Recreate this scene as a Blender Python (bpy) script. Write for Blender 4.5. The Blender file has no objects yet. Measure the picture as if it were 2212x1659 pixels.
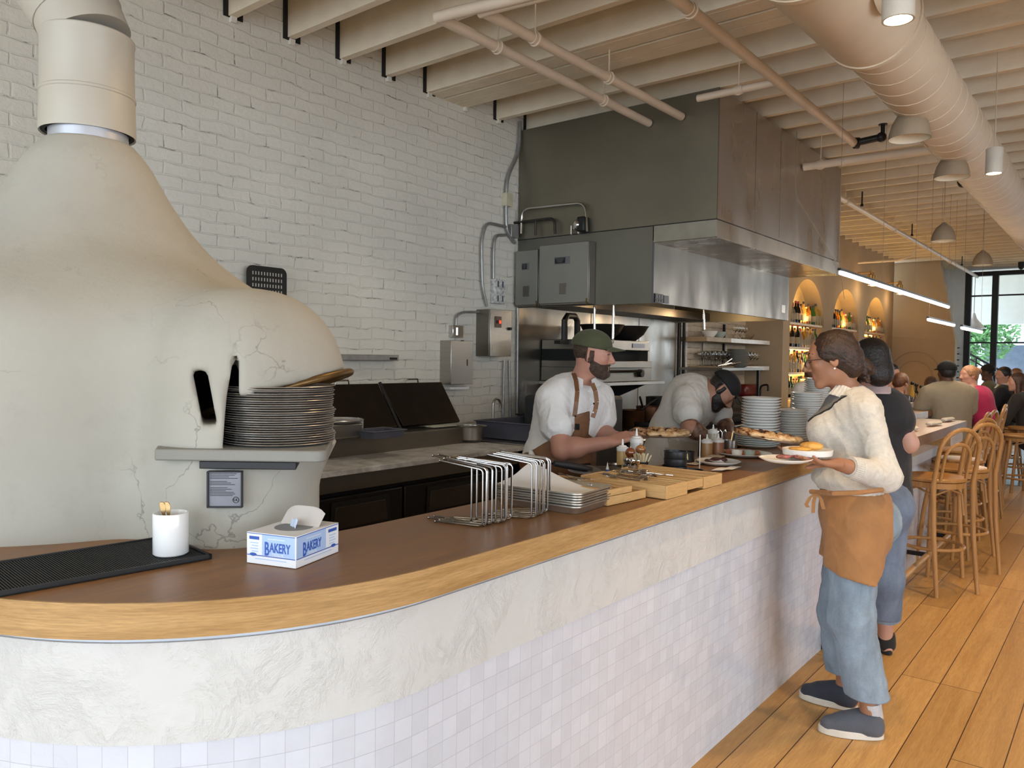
import bpy, bmesh, math, random
import numpy as np
from mathutils import Vector, Matrix, Euler
SC = bpy.context.scene
COL = SC.collection
PI = math.pi
random.seed(7)
def V(*a): return Vector(a)
# ---------------------------------------------------------------- camera
F_PX, CX, CY, CAM_H = 1672.0, 1106.0, 829.5, 1.55
YAW, PITCH, ROLL = math.radians(38.7), math.radians(1.92), math.radians(0.75)
FWD = V(-math.sin(YAW)*math.cos(PITCH), math.cos(YAW)*math.cos(PITCH), -math.sin(PITCH))
_rt = V(math.cos(YAW), math.sin(YAW), 0)
_up = _rt.cross(FWD)
RT = _rt*math.cos(ROLL) + _up*math.sin(ROLL)
UP = -_rt*math.sin(ROLL) + _up*math.cos(ROLL)
CPOS = V(0, 0, CAM_H)
cam_data = bpy.data.cameras.new('camera')
cam = bpy.data.objects.new('camera', cam_data)
COL.objects.link(cam)
cam.location = CPOS
cam.rotation_euler = Matrix((RT, UP, -FWD)).transposed().to_euler()
cam_data.sensor_width = 36.0
cam_data.lens = F_PX/2212*36.0
cam_data.clip_start = 0.05
SC.camera = cam
SC.view_settings.view_transform = 'Standard'
SC.view_settings.look = 'None'
SC.view_settings.gamma = 1
SC.view_settings.use_curve_mapping = False
SC.view_settings.exposure = 0.4
# world: soft overcast daylight
W = bpy.data.worlds.new('world'); SC.world = W; W.use_nodes = True
W.node_tree.nodes['Background'].inputs[0].default_value = (0.76, 0.88, 1.0, 1)
W.node_tree.nodes['Background'].inputs[1].default_value = 3.4
def light(name, typ, loc, energy, color, size=0.3, size_y=None, target=None, spot=None, blend=0.5):
    l = bpy.data.lights.new(name, typ); l.energy = energy; l.color = color
    if typ == 'AREA':
        l.size = size
        if size_y: l.shape = 'RECTANGLE'; l.size_y = size_y
    elif typ in ('POINT', 'SPOT'): l.shadow_soft_size = size
    if spot: l.spot_size = math.radians(spot); l.spot_blend = blend
    o = bpy.data.objects.new(name, l); COL.objects.link(o); o.location = loc
    if target is not None: o.rotation_euler = (Vector(target)-Vector(loc)).to_track_quat('-Z', 'Y').to_euler()
    return o
WARM = (1.0, 0.68, 0.36)
DAY = (0.86, 0.93, 1.0)
# daylight from the shop windows behind and right of the camera
light('window_daylight', 'AREA', (5.6, 1.2, 1.7), 240, (0.76, 0.87, 1.0), 6.5, 2.6, target=(-1.4, 1.9, 0.8))
light('front_window_daylight', 'AREA', (-1.0, -4.2, 2.3), 18, DAY, 3.5, 2.2, target=(-2.5, 2.5, 1.2))
light('garden_window_daylight', 'AREA', (1.0, 18.3, 1.8), 35, DAY, 5.0, 2.8, target=(0.5, 10, 0.8))
# warm ceiling spots over the aisle and the dining room
for (lx, ly, e) in ((0.6, 3.0, 75), (0.3, 5.0, 90), (-0.6, 6.8, 50), (1.0, 7.4, 50), (-0.9, 9.6, 30), (0.6, 11.0, 35), (0.4, 14.5, 25), (-1.9, 12.5, 15)):
    light('ceiling_spot', 'SPOT', (lx, ly, 2.95), e, WARM, 0.06, target=(lx, ly, 0), spot=100, blend=0.8)

light('oven_spot', 'SPOT', (-1.5, 2.6, 3.3), 60, WARM, 0.08, target=(-2.5, 1.5, 1.7), spot=60, blend=0.8)
light('prep_fill', 'SPOT', (-3.0, 3.2, 3.45), 26, (1.0, 0.9, 0.76), 0.08, target=(-3.55, 3.5, 0.9), spot=75, blend=0.9)  # added fill that lifts the under-lit marble worktop, no fixture here
def at(px, py, depth):
    """world point seen at picture position px,py at the given distance along the view axis"""
    return CPOS + (RT*((px-CX)/F_PX) - UP*((py-CY)/F_PX) + FWD)*depth
def on(px, py, ax, val):
    d = RT*((px-CX)/F_PX) - UP*((py-CY)/F_PX) + FWD
    i = 'xyz'.index(ax)
    return CPOS + d*((val-CPOS[i])/d[i])
# ---------------------------------------------------------------- materials
MATS = {}
class N:
    def __init__(s, name):
        s.m = bpy.data.materials.new(name); s.m.use_nodes = True
        s.t = s.m.node_tree; s.b = s.t.nodes['Principled BSDF']
    def new(s, typ, **kw):
        n = s.t.nodes.new(typ)
        for k, v in kw.items():
            if k in n.inputs: n.inputs[k].default_value = v
            else: setattr(n, k, v)
        return n
    def link(s, a, b): s.t.links.new(a, b)
    def coord(s, scale=(1, 1, 1), rot=(0, 0, 0), kind='Object'):
        tc = s.t.nodes.new('ShaderNodeTexCoord'); mp = s.t.nodes.new('ShaderNodeMapping')
        mp.inputs['Scale'].default_value = scale; mp.inputs['Rotation'].default_value = rot
        s.link(tc.outputs[kind], mp.inputs['Vector']); return mp.outputs['Vector']
    def noise(s, vec, scale=5, detail=4, rough=0.55, dist=0.0):
        n = s.t.nodes.new('ShaderNodeTexNoise')
        n.inputs['Scale'].default_value = scale; n.inputs['Detail'].default_value = detail
        n.inputs['Roughness'].default_value = rough; n.inputs['Distortion'].default_value = dist
        s.link(vec, n.inputs['Vector']); return n.outputs['Fac']
    def ramp(s, fac, stops):
        r = s.t.nodes.new('ShaderNodeValToRGB'); e = r.color_ramp.elements
        while len(e) < len(stops): e.new(0.5)
        for i, (p, c) in enumerate(stops):
            e[i].position = p
            c = (c, c, c) if isinstance(c, (int, float)) else c
            e[i].color = (*c, 1)
        s.link(fac, r.inputs['Fac']); return r.outputs['Color']
    def mix(s, fac, a, b, mode='MIX'):
        n = s.t.nodes.new('ShaderNodeMix'); n.data_type = 'RGBA'; n.blend_type = mode
        for sock, val in ((n.inputs[0], fac), (n.inputs[6], a), (n.inputs[7], b)):
            if isinstance(val, bpy.types.NodeSocket): s.link(val, sock)
            elif isinstance(val, (int, float)): sock.default_value = val
            else: sock.default_value = (*val, 1)
        return n.outputs[2]
    def math(s, op, a, b=0.0):
        n = s.t.nodes.new('ShaderNodeMath'); n.operation = op
        for sock, val in ((n.inputs[0], a), (n.inputs[1], b)):
            if isinstance(val, bpy.types.NodeSocket): s.link(val, sock)
            else: sock.default_value = val
        return n.outputs[0]
    def bump(s, h, strength=0.3, dist=0.01):
        n = s.t.nodes.new('ShaderNodeBump'); n.inputs['Strength'].default_value = strength
        n.inputs['Distance'].default_value = dist
        s.link(h, n.inputs['Height']); s.link(n.outputs['Normal'], s.b.inputs['Normal'])
    def base(s, c):
        if isinstance(c, bpy.types.NodeSocket): s.link(c, s.b.inputs['Base Color'])
        else: s.b.inputs['Base Color'].default_value = (*c, 1)
    def set(s, **kw):
        for k, v in kw.items(): s.b.inputs[k.replace('_', ' ')].default_value = v
def mat(name, color, rough=0.6, metal=0.0, var=0.12, nscale=8, bump=0.0, bscale=60, spec=None, coat=0, stretch=(1, 1, 1), trans=0, ior=None, emit=None, es=0, alpha=None, sheen=0):
    if name in MATS: return MATS[name]
    n = N(name); v = n.coord(stretch)
    f = n.noise(v, nscale, 5)
    d = tuple(max(0, c*(1-var)) for c in color); l = tuple(min(1, c*(1+var)) for c in color)
    n.base(n.ramp(f, [(0.3, d), (0.7, l)]))
    n.set(Roughness=rough, Metallic=metal)
    if spec is not None: n.set(Specular_IOR_Level=spec)
    if coat: n.set(Coat_Weight=coat)
    if trans: n.set(Transmission_Weight=trans)
    if ior: n.set(IOR=ior)
    if alpha is not None: n.set(Alpha=alpha)
    if sheen: n.set(Sheen_Weight=sheen)
    if emit: n.b.inputs['Emission Color'].default_value = (*emit, 1); n.set(Emission_Strength=es)
    if bump: n.bump(n.noise(v, bscale, 6), bump, 0.01)
    MATS[name] = n.m
    return n.m
# ---------------------------------------------------------------- mesh builder
ORIG = {}
class MB:
    def __init__(s): s.v = []; s.f = []
    def add(s, vs, fs):
        k = len(s.v); s.v.extend(tuple(p) for p in vs); s.f.extend(tuple(i+k for i in f) for f in fs); return s
    def box(s, c, d, rz=0, M=None):
        R = M if M is not None else Matrix.Rotation(rz, 3, 'Z')
        c = Vector(c)
        vs = [c + R @ V(x*d[0]/2, y*d[1]/2, z*d[2]/2) for x in (-1, 1) for y in (-1, 1) for z in (-1, 1)]
        return s.add(vs, [(0, 1, 3, 2), (4, 6, 7, 5), (0, 4, 5, 1), (2, 3, 7, 6), (0, 2, 6, 4), (1, 5, 7, 3)])
    def b2(s, a, b):
        return s.box([(a[i]+b[i])/2 for i in range(3)], [abs(b[i]-a[i]) for i in range(3)])
    def prism(s, pts, z0, z1):
        n = len(pts)
        vs = [(p[0], p[1], z0) for p in pts]+[(p[0], p[1], z1) for p in pts]
        fs = [tuple(range(n-1, -1, -1)), tuple(range(n, 2*n))]+[(i, (i+1) % n, (i+1) % n+n, i+n) for i in range(n)]
        return s.add(vs, fs)
    def extr(s, pts, d):
        """closed 3d polygon extruded by vector d"""
        n = len(pts); d = Vector(d)
        vs = [Vector(p) for p in pts]+[Vector(p)+d for p in pts]
        fs = [tuple(range(n-1, -1, -1)), tuple(range(n, 2*n))]+[(i, (i+1) % n, (i+1) % n+n, i+n) for i in range(n)]
        return s.add(vs, fs)
    def cyl(s, a, b, r0, r1=None, seg=16, cap=True):
        r1 = r0 if r1 is None else r1
        a = Vector(a); b = Vector(b); z = (b-a).normalized()
        x = z.orthogonal().normalized(); y = z.cross(x)
        vs = []
        for p, r in ((a, r0), (b, r1)):
            for i in range(seg):
                t = 2*PI*i/seg; vs.append(p+x*(r*math.cos(t))+y*(r*math.sin(t)))
        fs = [(i, (i+1) % seg, (i+1) % seg+seg, i+seg) for i in range(seg)]
        if cap: fs += [tuple(range(seg-1, -1, -1)), tuple(range(seg, 2*seg))]
        return s.add(vs, fs)
    def tube(s, pts, r, seg=10, closed=False, cap=True):
        P = [Vector(p) for p in pts]; n = len(P); rs = r if isinstance(r, (list, tuple)) else [r]*n
        vs = []; prev = None
        for i in range(n):
            if closed: t = P[(i+1) % n]-P[i-1]
            else: t = P[min(i+1, n-1)]-P[max(i-1, 0)]
            t.normalize()
            if prev is None: x = t.orthogonal().normalized()
            else:
                x = prev-t*prev.dot(t)
                x = x.normalized() if x.length > 1e-6 else t.orthogonal().normalized()
            prev = x; y = t.cross(x)
            for j in range(seg):
                a = 2*PI*j/seg; vs.append(P[i]+(x*math.cos(a)+y*math.sin(a))*rs[i])
        fs = []
        for i in range(n if closed else n-1):
            k = (i+1) % n
            for j in range(seg): fs.append((i*seg+j, i*seg+(j+1) % seg, k*seg+(j+1) % seg, k*seg+j))
        if cap and not closed: fs += [tuple(range(seg-1, -1, -1)), tuple(range((n-1)*seg, n*seg))]
        return s.add(vs, fs)
    def lathe(s, prof, c=(0, 0, 0), seg=32, M=None):
        """prof: list of (r,z) bottom to top"""
        c = Vector(c); vs = []; fs = []; rings = []
        for r, z in prof:
            if r < 1e-5: rings.append([len(vs)]); q = V(0, 0, z); vs.append(c+(M @ q if M else q))
            else:
                ids = []
                for i in range(seg):
                    t = 2*PI*i/seg; q = V(r*math.cos(t), r*math.sin(t), z); ids.append(len(vs)); vs.append(c+(M @ q if M else q))
                rings.append(ids)
        for A, B in zip(rings, rings[1:]):
            if len(A) == 1 and len(B) == 1: continue
            for i in range(seg):
                j = (i+1) % seg
                if len(A) == 1: fs.append((A[0], B[j], B[i]))
                elif len(B) == 1: fs.append((A[i], A[j], B[0]))
                else: fs.append((A[i], A[j], B[j], B[i]))
        return s.add(vs, fs)
    def ball(s, c, r, seg=16, rings=10, M=None):
        r = (r, r, r) if isinstance(r, (int, float)) else r
        c = Vector(c); vs = []; fs = []
        def q(x, y, z):
            p = V(x*r[0], y*r[1], z*r[2]); return c+(M @ p if M else p)
        vs.append(q(0, 0, -1))
        for i in range(1, rings):
            a = -PI/2+PI*i/rings
            for j in range(seg):
                t = 2*PI*j/seg; vs.append(q(math.cos(a)*math.cos(t), math.cos(a)*math.sin(t), math.sin(a)))
        vs.append(q(0, 0, 1)); L = len(vs)-1
        for j in range(seg):
            k = (j+1) % seg
            fs.append((0, 1+k, 1+j)); fs.append((L, L-seg+j, L-seg+k))
            for i in range(rings-2): fs.append((1+i*seg+j, 1+i*seg+k, 1+(i+1)*seg+k, 1+(i+1)*seg+j))
        return s.add(vs, fs)
    def grid(s, fn, nu, nv, th=None):
        """surface fn(u,v)->point, optional thickness vector/function"""
        pts = [[Vector(fn(i/nu, j/nv)) for j in range(nv+1)] for i in range(nu+1)]
        vs = [p for row in pts for p in row]; w = nv+1
        fs = [(i*w+j, (i+1)*w+j, (i+1)*w+j+1, i*w+j+1) for i in range(nu) for j in range(nv)]
        if th is not None:
            k = len(vs); d = Vector(th)
            vs += [p+d for p in vs]
            fs2 = [tuple(q+k for q in reversed(f)) for f in fs]
            ed = [(i*w, (i+1)*w) for i in range(nu)]+[((i+1)*w+nv, i*w+nv) for i in range(nu)]+[(j+1, j) for j in range(nv)]+[(nu*w+j, nu*w+j+1) for j in range(nv)]
            fs += fs2+[(a, b, b+k, a+k) for a, b in ed]
        return s.add(vs, fs)
    def build(s, name, m, parent=None, bevel=0, smooth=40, sub=0, fix=True, segs=2):
        o0 = ORIG.get(parent.name, V(0, 0, 0)) if parent is not None else V(0, 0, 0)
        me = bpy.data.meshes.new(name)
        vs = [(p[0]-o0.x, p[1]-o0.y, p[2]-o0.z) for p in s.v]
        me.from_pydata(vs, [], s.f); me.update()
        if fix:
            b = bmesh.new(); b.from_mesh(me); bmesh.ops.recalc_face_normals(b, faces=b.faces); b.to_mesh(me); b.free()
        if smooth:
            me.polygons.foreach_set('use_smooth', [True]*len(me.polygons))
            me.set_sharp_from_angle(angle=math.radians(smooth))
        o = bpy.data.objects.new(name, me); COL.objects.link(o)
        me.materials.append(m)
        if parent is not None: o.parent = parent; ORIG[o.name] = o0
        if bevel:
            d = o.modifiers.new('b', 'BEVEL'); d.width = bevel; d.segments = segs; d.limit_method = 'ANGLE'; d.angle_limit = math.radians(35)
        if sub:
            d = o.modifiers.new('s', 'SUBSURF'); d.levels = sub; d.render_levels = sub
        return o
def tag(o, label, cat, group=None):
    o['label'] = label; o['category'] = cat
    if group: o['group'] = group
    return o
def struct(o): o['kind'] = 'structure'; return o
def thing(name, label, cat, loc=(0, 0, 0), rz=0, group=None, world=True):
    o = bpy.data.objects.new(name, None); COL.objects.link(o); o.empty_display_size = 0.1
    o.location = loc; o.rotation_euler = (0, 0, rz)
    if world and rz == 0: ORIG[o.name] = Vector(loc)
    return tag(o, label, cat, group)
def one(mb, name, label, cat, m, loc=None, group=None, **kw):
    """a thing that is a single mesh; loc shifts its origin to its base"""
    if loc is not None:
        L = Vector(loc); mb.v = [(p[0]-L.x, p[1]-L.y, p[2]-L.z) for p in mb.v]
    o = mb.build(name, m, None, **kw)
    if loc is not None: o.location = loc
    return tag(o, label, cat, group)
def dup(root, loc=None, rot=None, label=None, group=None, scale=None):
    kids = {}
    for c in root.children: kids[c] = list(c.children)
    r = root.copy(); COL.objects.link(r)
    if loc is not None: r.location = loc
    if rot is not None: r.rotation_euler = rot
    if scale is not None: r.scale = scale
    if label: r['label'] = label
    if group: r['group'] = group
    for c, gs in kids.items():
        k = c.copy(); COL.objects.link(k); k.parent = r
        for g in gs:
            d = g.copy(); COL.objects.link(d); d.parent = k
    return r
_O = 'first second third fourth fifth sixth seventh eighth ninth tenth eleventh twelfth thirteenth fourteenth fifteenth sixteenth seventeenth eighteenth nineteenth twentieth'.split()
def ordn(i):
    """0 -> first"""
    return _O[i] if i < 20 else 'twenty-'+_O[i-20]
def text_obj(s, name, size, m, parent, loc, rot, extrude=0.0004, bold=0, sx=1):
    """real lettering as a mesh part"""
    cu = bpy.data.curves.new(name, 'FONT'); cu.body = s; cu.size = size; cu.extrude = extrude
    cu.align_x = 'CENTER'; cu.align_y = 'CENTER'; cu.offset = bold; cu.resolution_u = 3
    tmp = bpy.data.objects.new(name, cu); COL.objects.link(tmp)
    dg = bpy.context.evaluated_depsgraph_get()
    me = bpy.data.meshes.new_from_object(tmp.evaluated_get(dg)); bpy.data.objects.remove(tmp)
    me.name = name
    o = bpy.data.objects.new(name, me); COL.objects.link(o); me.materials.clear(); me.materials.append(m)
    o.parent = parent; o.location = Vector(loc)-ORIG.get(parent.name, V(0, 0, 0)); ORIG[o.name] = ORIG.get(parent.name, V(0, 0, 0))
    o.rotation_euler = rot; o.scale = (sx, 1, 1)
    return o
# ---------------------------------------------------------------- implicit surfaces for organic shapes
class SDF:
    """smooth union / difference of ellipsoids and tapered capsules, meshed with surface nets"""
    def __init__(s, h=0.006, k=0.03): s.h = h; s.k = k; s.p = []; s.post = []; s.bound = None
    def cap(s, a, b, ra, rb=None, k=None, squash=None, sub=False):
        """tapered capsule; squash=(direction, factor) widens distances along direction -> flatter"""
        s.p.append(('c', Vector(a), Vector(b), ra, ra if rb is None else rb, s.k if k is None else k, squash, sub)); return s
    def ell(s, c, r, M=None, k=None, sub=False):
        r = (r, r, r) if isinstance(r, (int, float)) else r
        s.p.append(('e', Vector(c), r, M, None, s.k if k is None else k, None, sub)); return s
    def chain(s, pts, rs, k=None, squash=None):
        for i in range(len(pts)-1): s.cap(pts[i], pts[i+1], rs[i], rs[i+1], k, squash)
        return s
    def inflate(s, d):
        q = SDF(s.h, s.k)
        for t in s.p:
            if t[7]: continue
            if t[0] == 'c': q.p.append((t[0], t[1], t[2], t[3]+d, t[4]+d, t[5], t[6], t[7]))
            else: q.p.append((t[0], t[1], tuple(x+d for x in t[2]), t[3], None, t[5], None, t[7]))
        return q
    def eval(s):
        lo = np.full(3, 1e9); hi = np.full(3, -1e9)
        bbs = []
        for t in s.p:
            if t[0] == 'c':
                A = np.array(t[1]); B = np.array(t[2]); r = max(t[3], t[4])
                l = np.minimum(A, B)-r; u = np.maximum(A, B)+r
            else:
                A = np.array(t[1]); r = max(t[2]) if t[3] is not None else np.array(t[2]); l = A-r; u = A+r
            m = t[5]+3*s.h
            bbs.append((l-m, u+m))
            if not t[7]: lo = np.minimum(lo, l); hi = np.maximum(hi, u)
        if s.bound: lo = np.minimum(lo, np.array(s.bound[0])); hi = np.maximum(hi, np.array(s.bound[1]))
        lo -= 3*s.h; hi += 3*s.h
        n = np.ceil((hi-lo)/s.h).astype(int)+1
        s.ax = [(lo[i]+s.h*np.arange(n[i])).astype(np.float32) for i in range(3)]
        F = np.full(tuple(n), 0.2, np.float32)
        for t, (l, u) in zip(s.p, bbs):
            i0 = np.clip(np.floor((l-lo)/s.h).astype(int), 0, n); i1 = np.clip(np.ceil((u-lo)/s.h).astype(int)+1, 0, n)
            if np.any(i1 <= i0): continue
            sl = tuple(slice(i0[i], i1[i]) for i in range(3))
            X = s.ax[0][sl[0]][:, None, None]; Y = s.ax[1][sl[1]][None, :, None]; Z = s.ax[2][sl[2]][None, None, :]
            if t[0] == 'c':
                a, b, ra, rb, sq = t[1], t[2], t[3], t[4], t[6]
                dx = X-a.x; dy = Y-a.y; dz = Z-a.z; bx, by, bz = (b-a)
                if sq:
                    q, fac = Vector(sq[0]).normalized(), sq[1]-1
                    d0 = (dx*q.x+dy*q.y+dz*q.z)*fac; dx = dx+d0*q.x; dy = dy+d0*q.y; dz = dz+d0*q.z
                    e0 = (bx*q.x+by*q.y+bz*q.z)*fac; bx += e0*q.x; by += e0*q.y; bz += e0*q.z
                L2 = max(bx*bx+by*by+bz*bz, 1e-9)
                h = np.clip((dx*bx+dy*by+dz*bz)/L2, 0, 1)
                d = np.sqrt((dx-h*bx)**2+(dy-h*by)**2+(dz-h*bz)**2)-(ra+(rb-ra)*h)
            else:
                c, r, M = t[1], t[2], t[3]
                dx = X-c.x; dy = Y-c.y; dz = Z-c.z
                if M is not None:
                    Mi = M.transposed()
                    dx, dy, dz = (Mi[i][0]*dx+Mi[i][1]*dy+Mi[i][2]*dz for i in range(3))
                k0 = np.sqrt((dx/r[0])**2+(dy/r[1])**2+(dz/r[2])**2)
                k1 = np.sqrt((dx/r[0]**2)**2+(dy/r[1]**2)**2+(dz/r[2]**2)**2)+1e-6
                d = k0*(k0-1)/k1
                d = np.where(k0 < 0.05, -min(r), d)
            G = F[sl]; k = max(t[5], 1e-4)
            if t[7]:
                d = -d; hh = np.clip(0.5-0.5*(d-G)/k*-1, 0, 1); hh = np.clip(0.5+0.5*(d-G)/k, 0, 1)
                F[sl] = G*(1-hh)+d*hh+k*hh*(1-hh)
            else:
                hh = np.clip(0.5+0.5*(G-d)/k, 0, 1)
                F[sl] = G*(1-hh)+d*hh-k*hh*(1-hh)
        for fn in s.post:
            F = fn(F, s.ax[0][:, None, None], s.ax[1][None, :, None], s.ax[2][None, None, :]).astype(np.float32)
        s.F = F
        return s
    def mesh(s, cut=None):
        s.eval(); F = s.F
        for a in range(3):
            sl = [slice(None)]*3; sl[a] = 0; F[tuple(sl)] = 1; sl[a] = -1; F[tuple(sl)] = 1
        ins = F < 0
        nx, ny, nz = F.shape
        c = ins[:-1, :-1, :-1].astype(np.int8)
        tot = np.zeros((nx-1, ny-1, nz-1), np.int8)
        for i in (0, 1):
            for j in (0, 1):
                for k in (0, 1): tot += ins[i:nx-1+i, j:ny-1+j, k:nz-1+k]
        act = (tot > 0) & (tot < 8)
        idx = np.argwhere(act)
        if len(idx) == 0: return MB()
        ids = -np.ones(act.shape, np.int64); ids[act] = np.arange(len(idx))
        acc = np.zeros((len(idx), 3)); cnt = np.zeros(len(idx))
        I, J, K = idx.T
        cor = [(0, 0, 0), (1, 0, 0), (0, 1, 0), (1, 1, 0), (0, 0, 1), (1, 0, 1), (0, 1, 1), (1, 1, 1)]
        vals = [F[I+a, J+b, K+g] for a, b, g in cor]
        for e0 in range(8):
            for e1 in range(e0+1, 8):
                d = np.array(cor[e1])-np.array(cor[e0])
                if np.abs(d).sum() != 1: continue
                v0, v1 = vals[e0], vals[e1]
                m = (v0 < 0) != (v1 < 0)
                t = np.where(m, v0/(v0-v1+1e-12), 0)
                p = np.array(cor[e0])[None, :]+t[:, None]*d[None, :]
                acc[m] += p[m]; cnt[m] += 1
        P = acc/cnt[:, None]+idx
        P = P*s.h+np.array([s.ax[0][0], s.ax[1][0], s.ax[2][0]])[None, :]
        quads = []
        for ax in range(3):
            o1, o2 = [(1, 2), (2, 0), (0, 1)][ax]
            sa = [slice(None)]*3; sb = [slice(None)]*3
            sa[ax] = slice(0, -1); sb[ax] = slice(1, None)
            A = ins[tuple(sa)]; B = ins[tuple(sb)]
            ch = np.argwhere(A != B)
            ok = (ch[:, o1] > 0) & (ch[:, o2] > 0) & (ch[:, o1] < F.shape[o1]-1) & (ch[:, o2] < F.shape[o2]-1)
            ch = ch[ok]
            sgn = A[tuple(ch.T)]
            def gid(a, b):
                q = ch.copy(); q[:, o1] -= a; q[:, o2] -= b; return ids[tuple(q.T)]
            q = np.stack([gid(0, 0), gid(1, 0), gid(1, 1), gid(0, 1)], 1)
            q[~sgn] = q[~sgn][:, ::-1]
            quads.append(q)
        Q = np.concatenate(quads)
        Q = Q[(Q >= 0).all(1)]
        m = MB(); m.v = P.tolist(); m.f = Q.tolist()
        return m
    def build(s, name, m, parent=None, smooth_it=0, **kw):
        kw.setdefault('smooth', 180); kw.setdefault('fix', False)
        o = s.mesh().build(name, m, parent, **kw)
        if smooth_it:
            d = o.modifiers.new('sm', 'SMOOTH'); d.factor = 0.5; d.iterations = smooth_it
        return o
def wob(X, Y, Z, f, ph=0.0):
    """cheap smooth 3d noise in -1..1"""
    return (np.sin(X*f+1.7*np.sin(Y*f*0.71+ph)+ph)*np.sin(Y*f*1.13+1.3*np.sin(Z*f*0.83+ph*2)+0.5)+np.sin(Z*f*0.91+1.9*np.sin(X*f*0.67+ph)+2.1*ph)*0.7)/1.7
# ================================================================ materials of the room
def m_brick(name, c=(0.70, 0.67, 0.59), bw=0.215, bh=0.0725, ang='left', crack=0.57):
    n = N(name)
    tc = n.new('ShaderNodeTexCoord'); sp = n.new('ShaderNodeSeparateXYZ'); cb = n.new('ShaderNodeCombineXYZ')
    n.link(tc.outputs['Object'], sp.inputs[0])
    n.link(sp.outputs['Y' if ang == 'left' else 'X'], cb.inputs[0]); n.link(sp.outputs['Z'], cb.inputs[1])
    w = n.noise(tc.outputs['Object'], 5, 3)
    # wobble the coordinates a little so that the courses are hand laid
    nz = n.new('ShaderNodeTexNoise'); nz.inputs['Scale'].default_value = 6; nz.inputs['Detail'].default_value = 4
    n.link(cb.outputs[0], nz.inputs['Vector'])
    vs = n.new('ShaderNodeVectorMath', operation='SUBTRACT'); n.link(nz.outputs['Color'], vs.inputs[0]); vs.inputs[1].default_value = (0.5, 0.5, 0.5)
    vm = n.new('ShaderNodeVectorMath', operation='SCALE'); n.link(vs.outputs[0], vm.inputs[0]); vm.inputs['Scale'].default_value = 0.045
    va = n.new('ShaderNodeVectorMath', operation='ADD'); n.link(vm.outputs[0], va.inputs[0]); n.link(cb.outputs[0], va.inputs[1])
    def brick(ms, sm):
        b = n.new('ShaderNodeTexBrick'); n.link(va.outputs[0], b.inputs['Vector'])
        b.offset = 0.5; b.offset_frequency = 2
        b.inputs['Color1'].default_value = (1, 1, 1, 1); b.inputs['Color2'].default_value = (0.55, 0.55, 0.55, 1); b.inputs['Mortar'].default_value = (0, 0, 0, 1)
        b.inputs['Scale'].default_value = 1; b.inputs['Mortar Size'].default_value = ms; b.inputs['Mortar Smooth'].default_value = sm
        b.inputs['Brick Width'].default_value = bw; b.inputs['Row Height'].default_value = bh
        return b
    bs = brick(0.0075, 0.6); bt = brick(0.0022, 0.2)
    n1 = n.noise(cb.outputs[0], 9, 4, 0.6); 
    gate = n.ramp(n1, [(crack, 0.0), (crack+0.08, 1.0)])
    dark = n.math('MULTIPLY', bt.outputs['Fac'], gate)
    dark = n.math('MULTIPLY', dark, n.ramp(n.noise(cb.outputs[0], 45, 3, 0.7), [(0.35, 0.1), (0.6, 1.0)]))
    tone = n.ramp(n.noise(cb.outputs[0], 1.3, 5, 0.6), [(0.3, tuple(x*0.93 for x in c)), (0.7, tuple(min(1, x*1.06) for x in c))])
    tone = n.mix(0.07, tone, bs.outputs['Color'], 'MULTIPLY')
    tone = n.mix(n.math('MULTIPLY', bs.outputs['Fac'], 0.02), tone, tuple(x*0.6 for x in c))
    n.base(n.mix(dark, tone, tuple(x*0.13 for x in c)))
    n.set(Roughness=0.62, Specular_IOR_Level=0.3)
    h = n.math('SUBTRACT', n.math('MULTIPLY', n.noise(cb.outputs[0], 22, 7, 0.7), 0.8), n.math('MULTIPLY', bs.outputs['Fac'], 0.30))
    h = n.math('SUBTRACT', h, dark)
    n.bump(h, 0.75, 0.012)
    return n.m
def m_plaster(name, c, bump=0.15, sc=3, rough=0.8, crack=False):
    n = N(name); v = n.coord()
    a = n.noise(v, sc, 6, 0.6); b = n.noise(v, sc*0.35, 3)
    col = n.ramp(a, [(0.3, tuple(x*0.92 for x in c)), (0.7, tuple(min(1, x*1.04) for x in c))])
    col = n.mix(n.ramp(b, [(0.4, 0.0), (0.7, 0.35)]), col, tuple(x*y for x, y in zip(c, (0.93, 0.89, 0.80))))
    if crack:
        vo = n.new('ShaderNodeTexVoronoi', feature='DISTANCE_TO_EDGE'); vo.inputs['Scale'].default_value = 3.0
        nz = n.new('ShaderNodeTexNoise'); nz.inputs['Scale'].default_value = 5; n.link(v, nz.inputs['Vector']); nz.inputs['Detail'].default_value = 6
        va = n.new('ShaderNodeVectorMath', operation='MULTIPLY_ADD'); n.link(nz.outputs['Color'], va.inputs[0]); va.inputs[1].default_value = (0.35, 0.35, 0.35); n.link(v, va.inputs[2])
        n.link(va.outputs[0], vo.inputs['Vector'])
        ln = n.ramp(vo.outputs['Distance'], [(0.0, 1.0), (0.007, 0.0)])
        g = n.ramp(n.noise(v, 2.2, 2), [(0.46, 0.0), (0.55, 1.0)])
        cr = n.math('MULTIPLY', ln, g)
        sm = n.ramp(n.noise(v, 7, 6, 0.7), [(0.55, 0.0), (0.85, 0.35)])
        col = n.mix(sm, col, tuple(x*0.55 for x in c))
        col = n.mix(n.math('MULTIPLY', cr, 0.7), col, tuple(x*0.35 for x in c))
        h = n.math('SUBTRACT', n.noise(v, 22, 6), n.math('MULTIPLY', cr, 0.4))
    else: h = n.noise(v, 25, 6)
    n.base(col); n.set(Roughness=rough, Specular_IOR_Level=0.25); n.bump(h, bump, 0.01)
    return n.m
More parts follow.
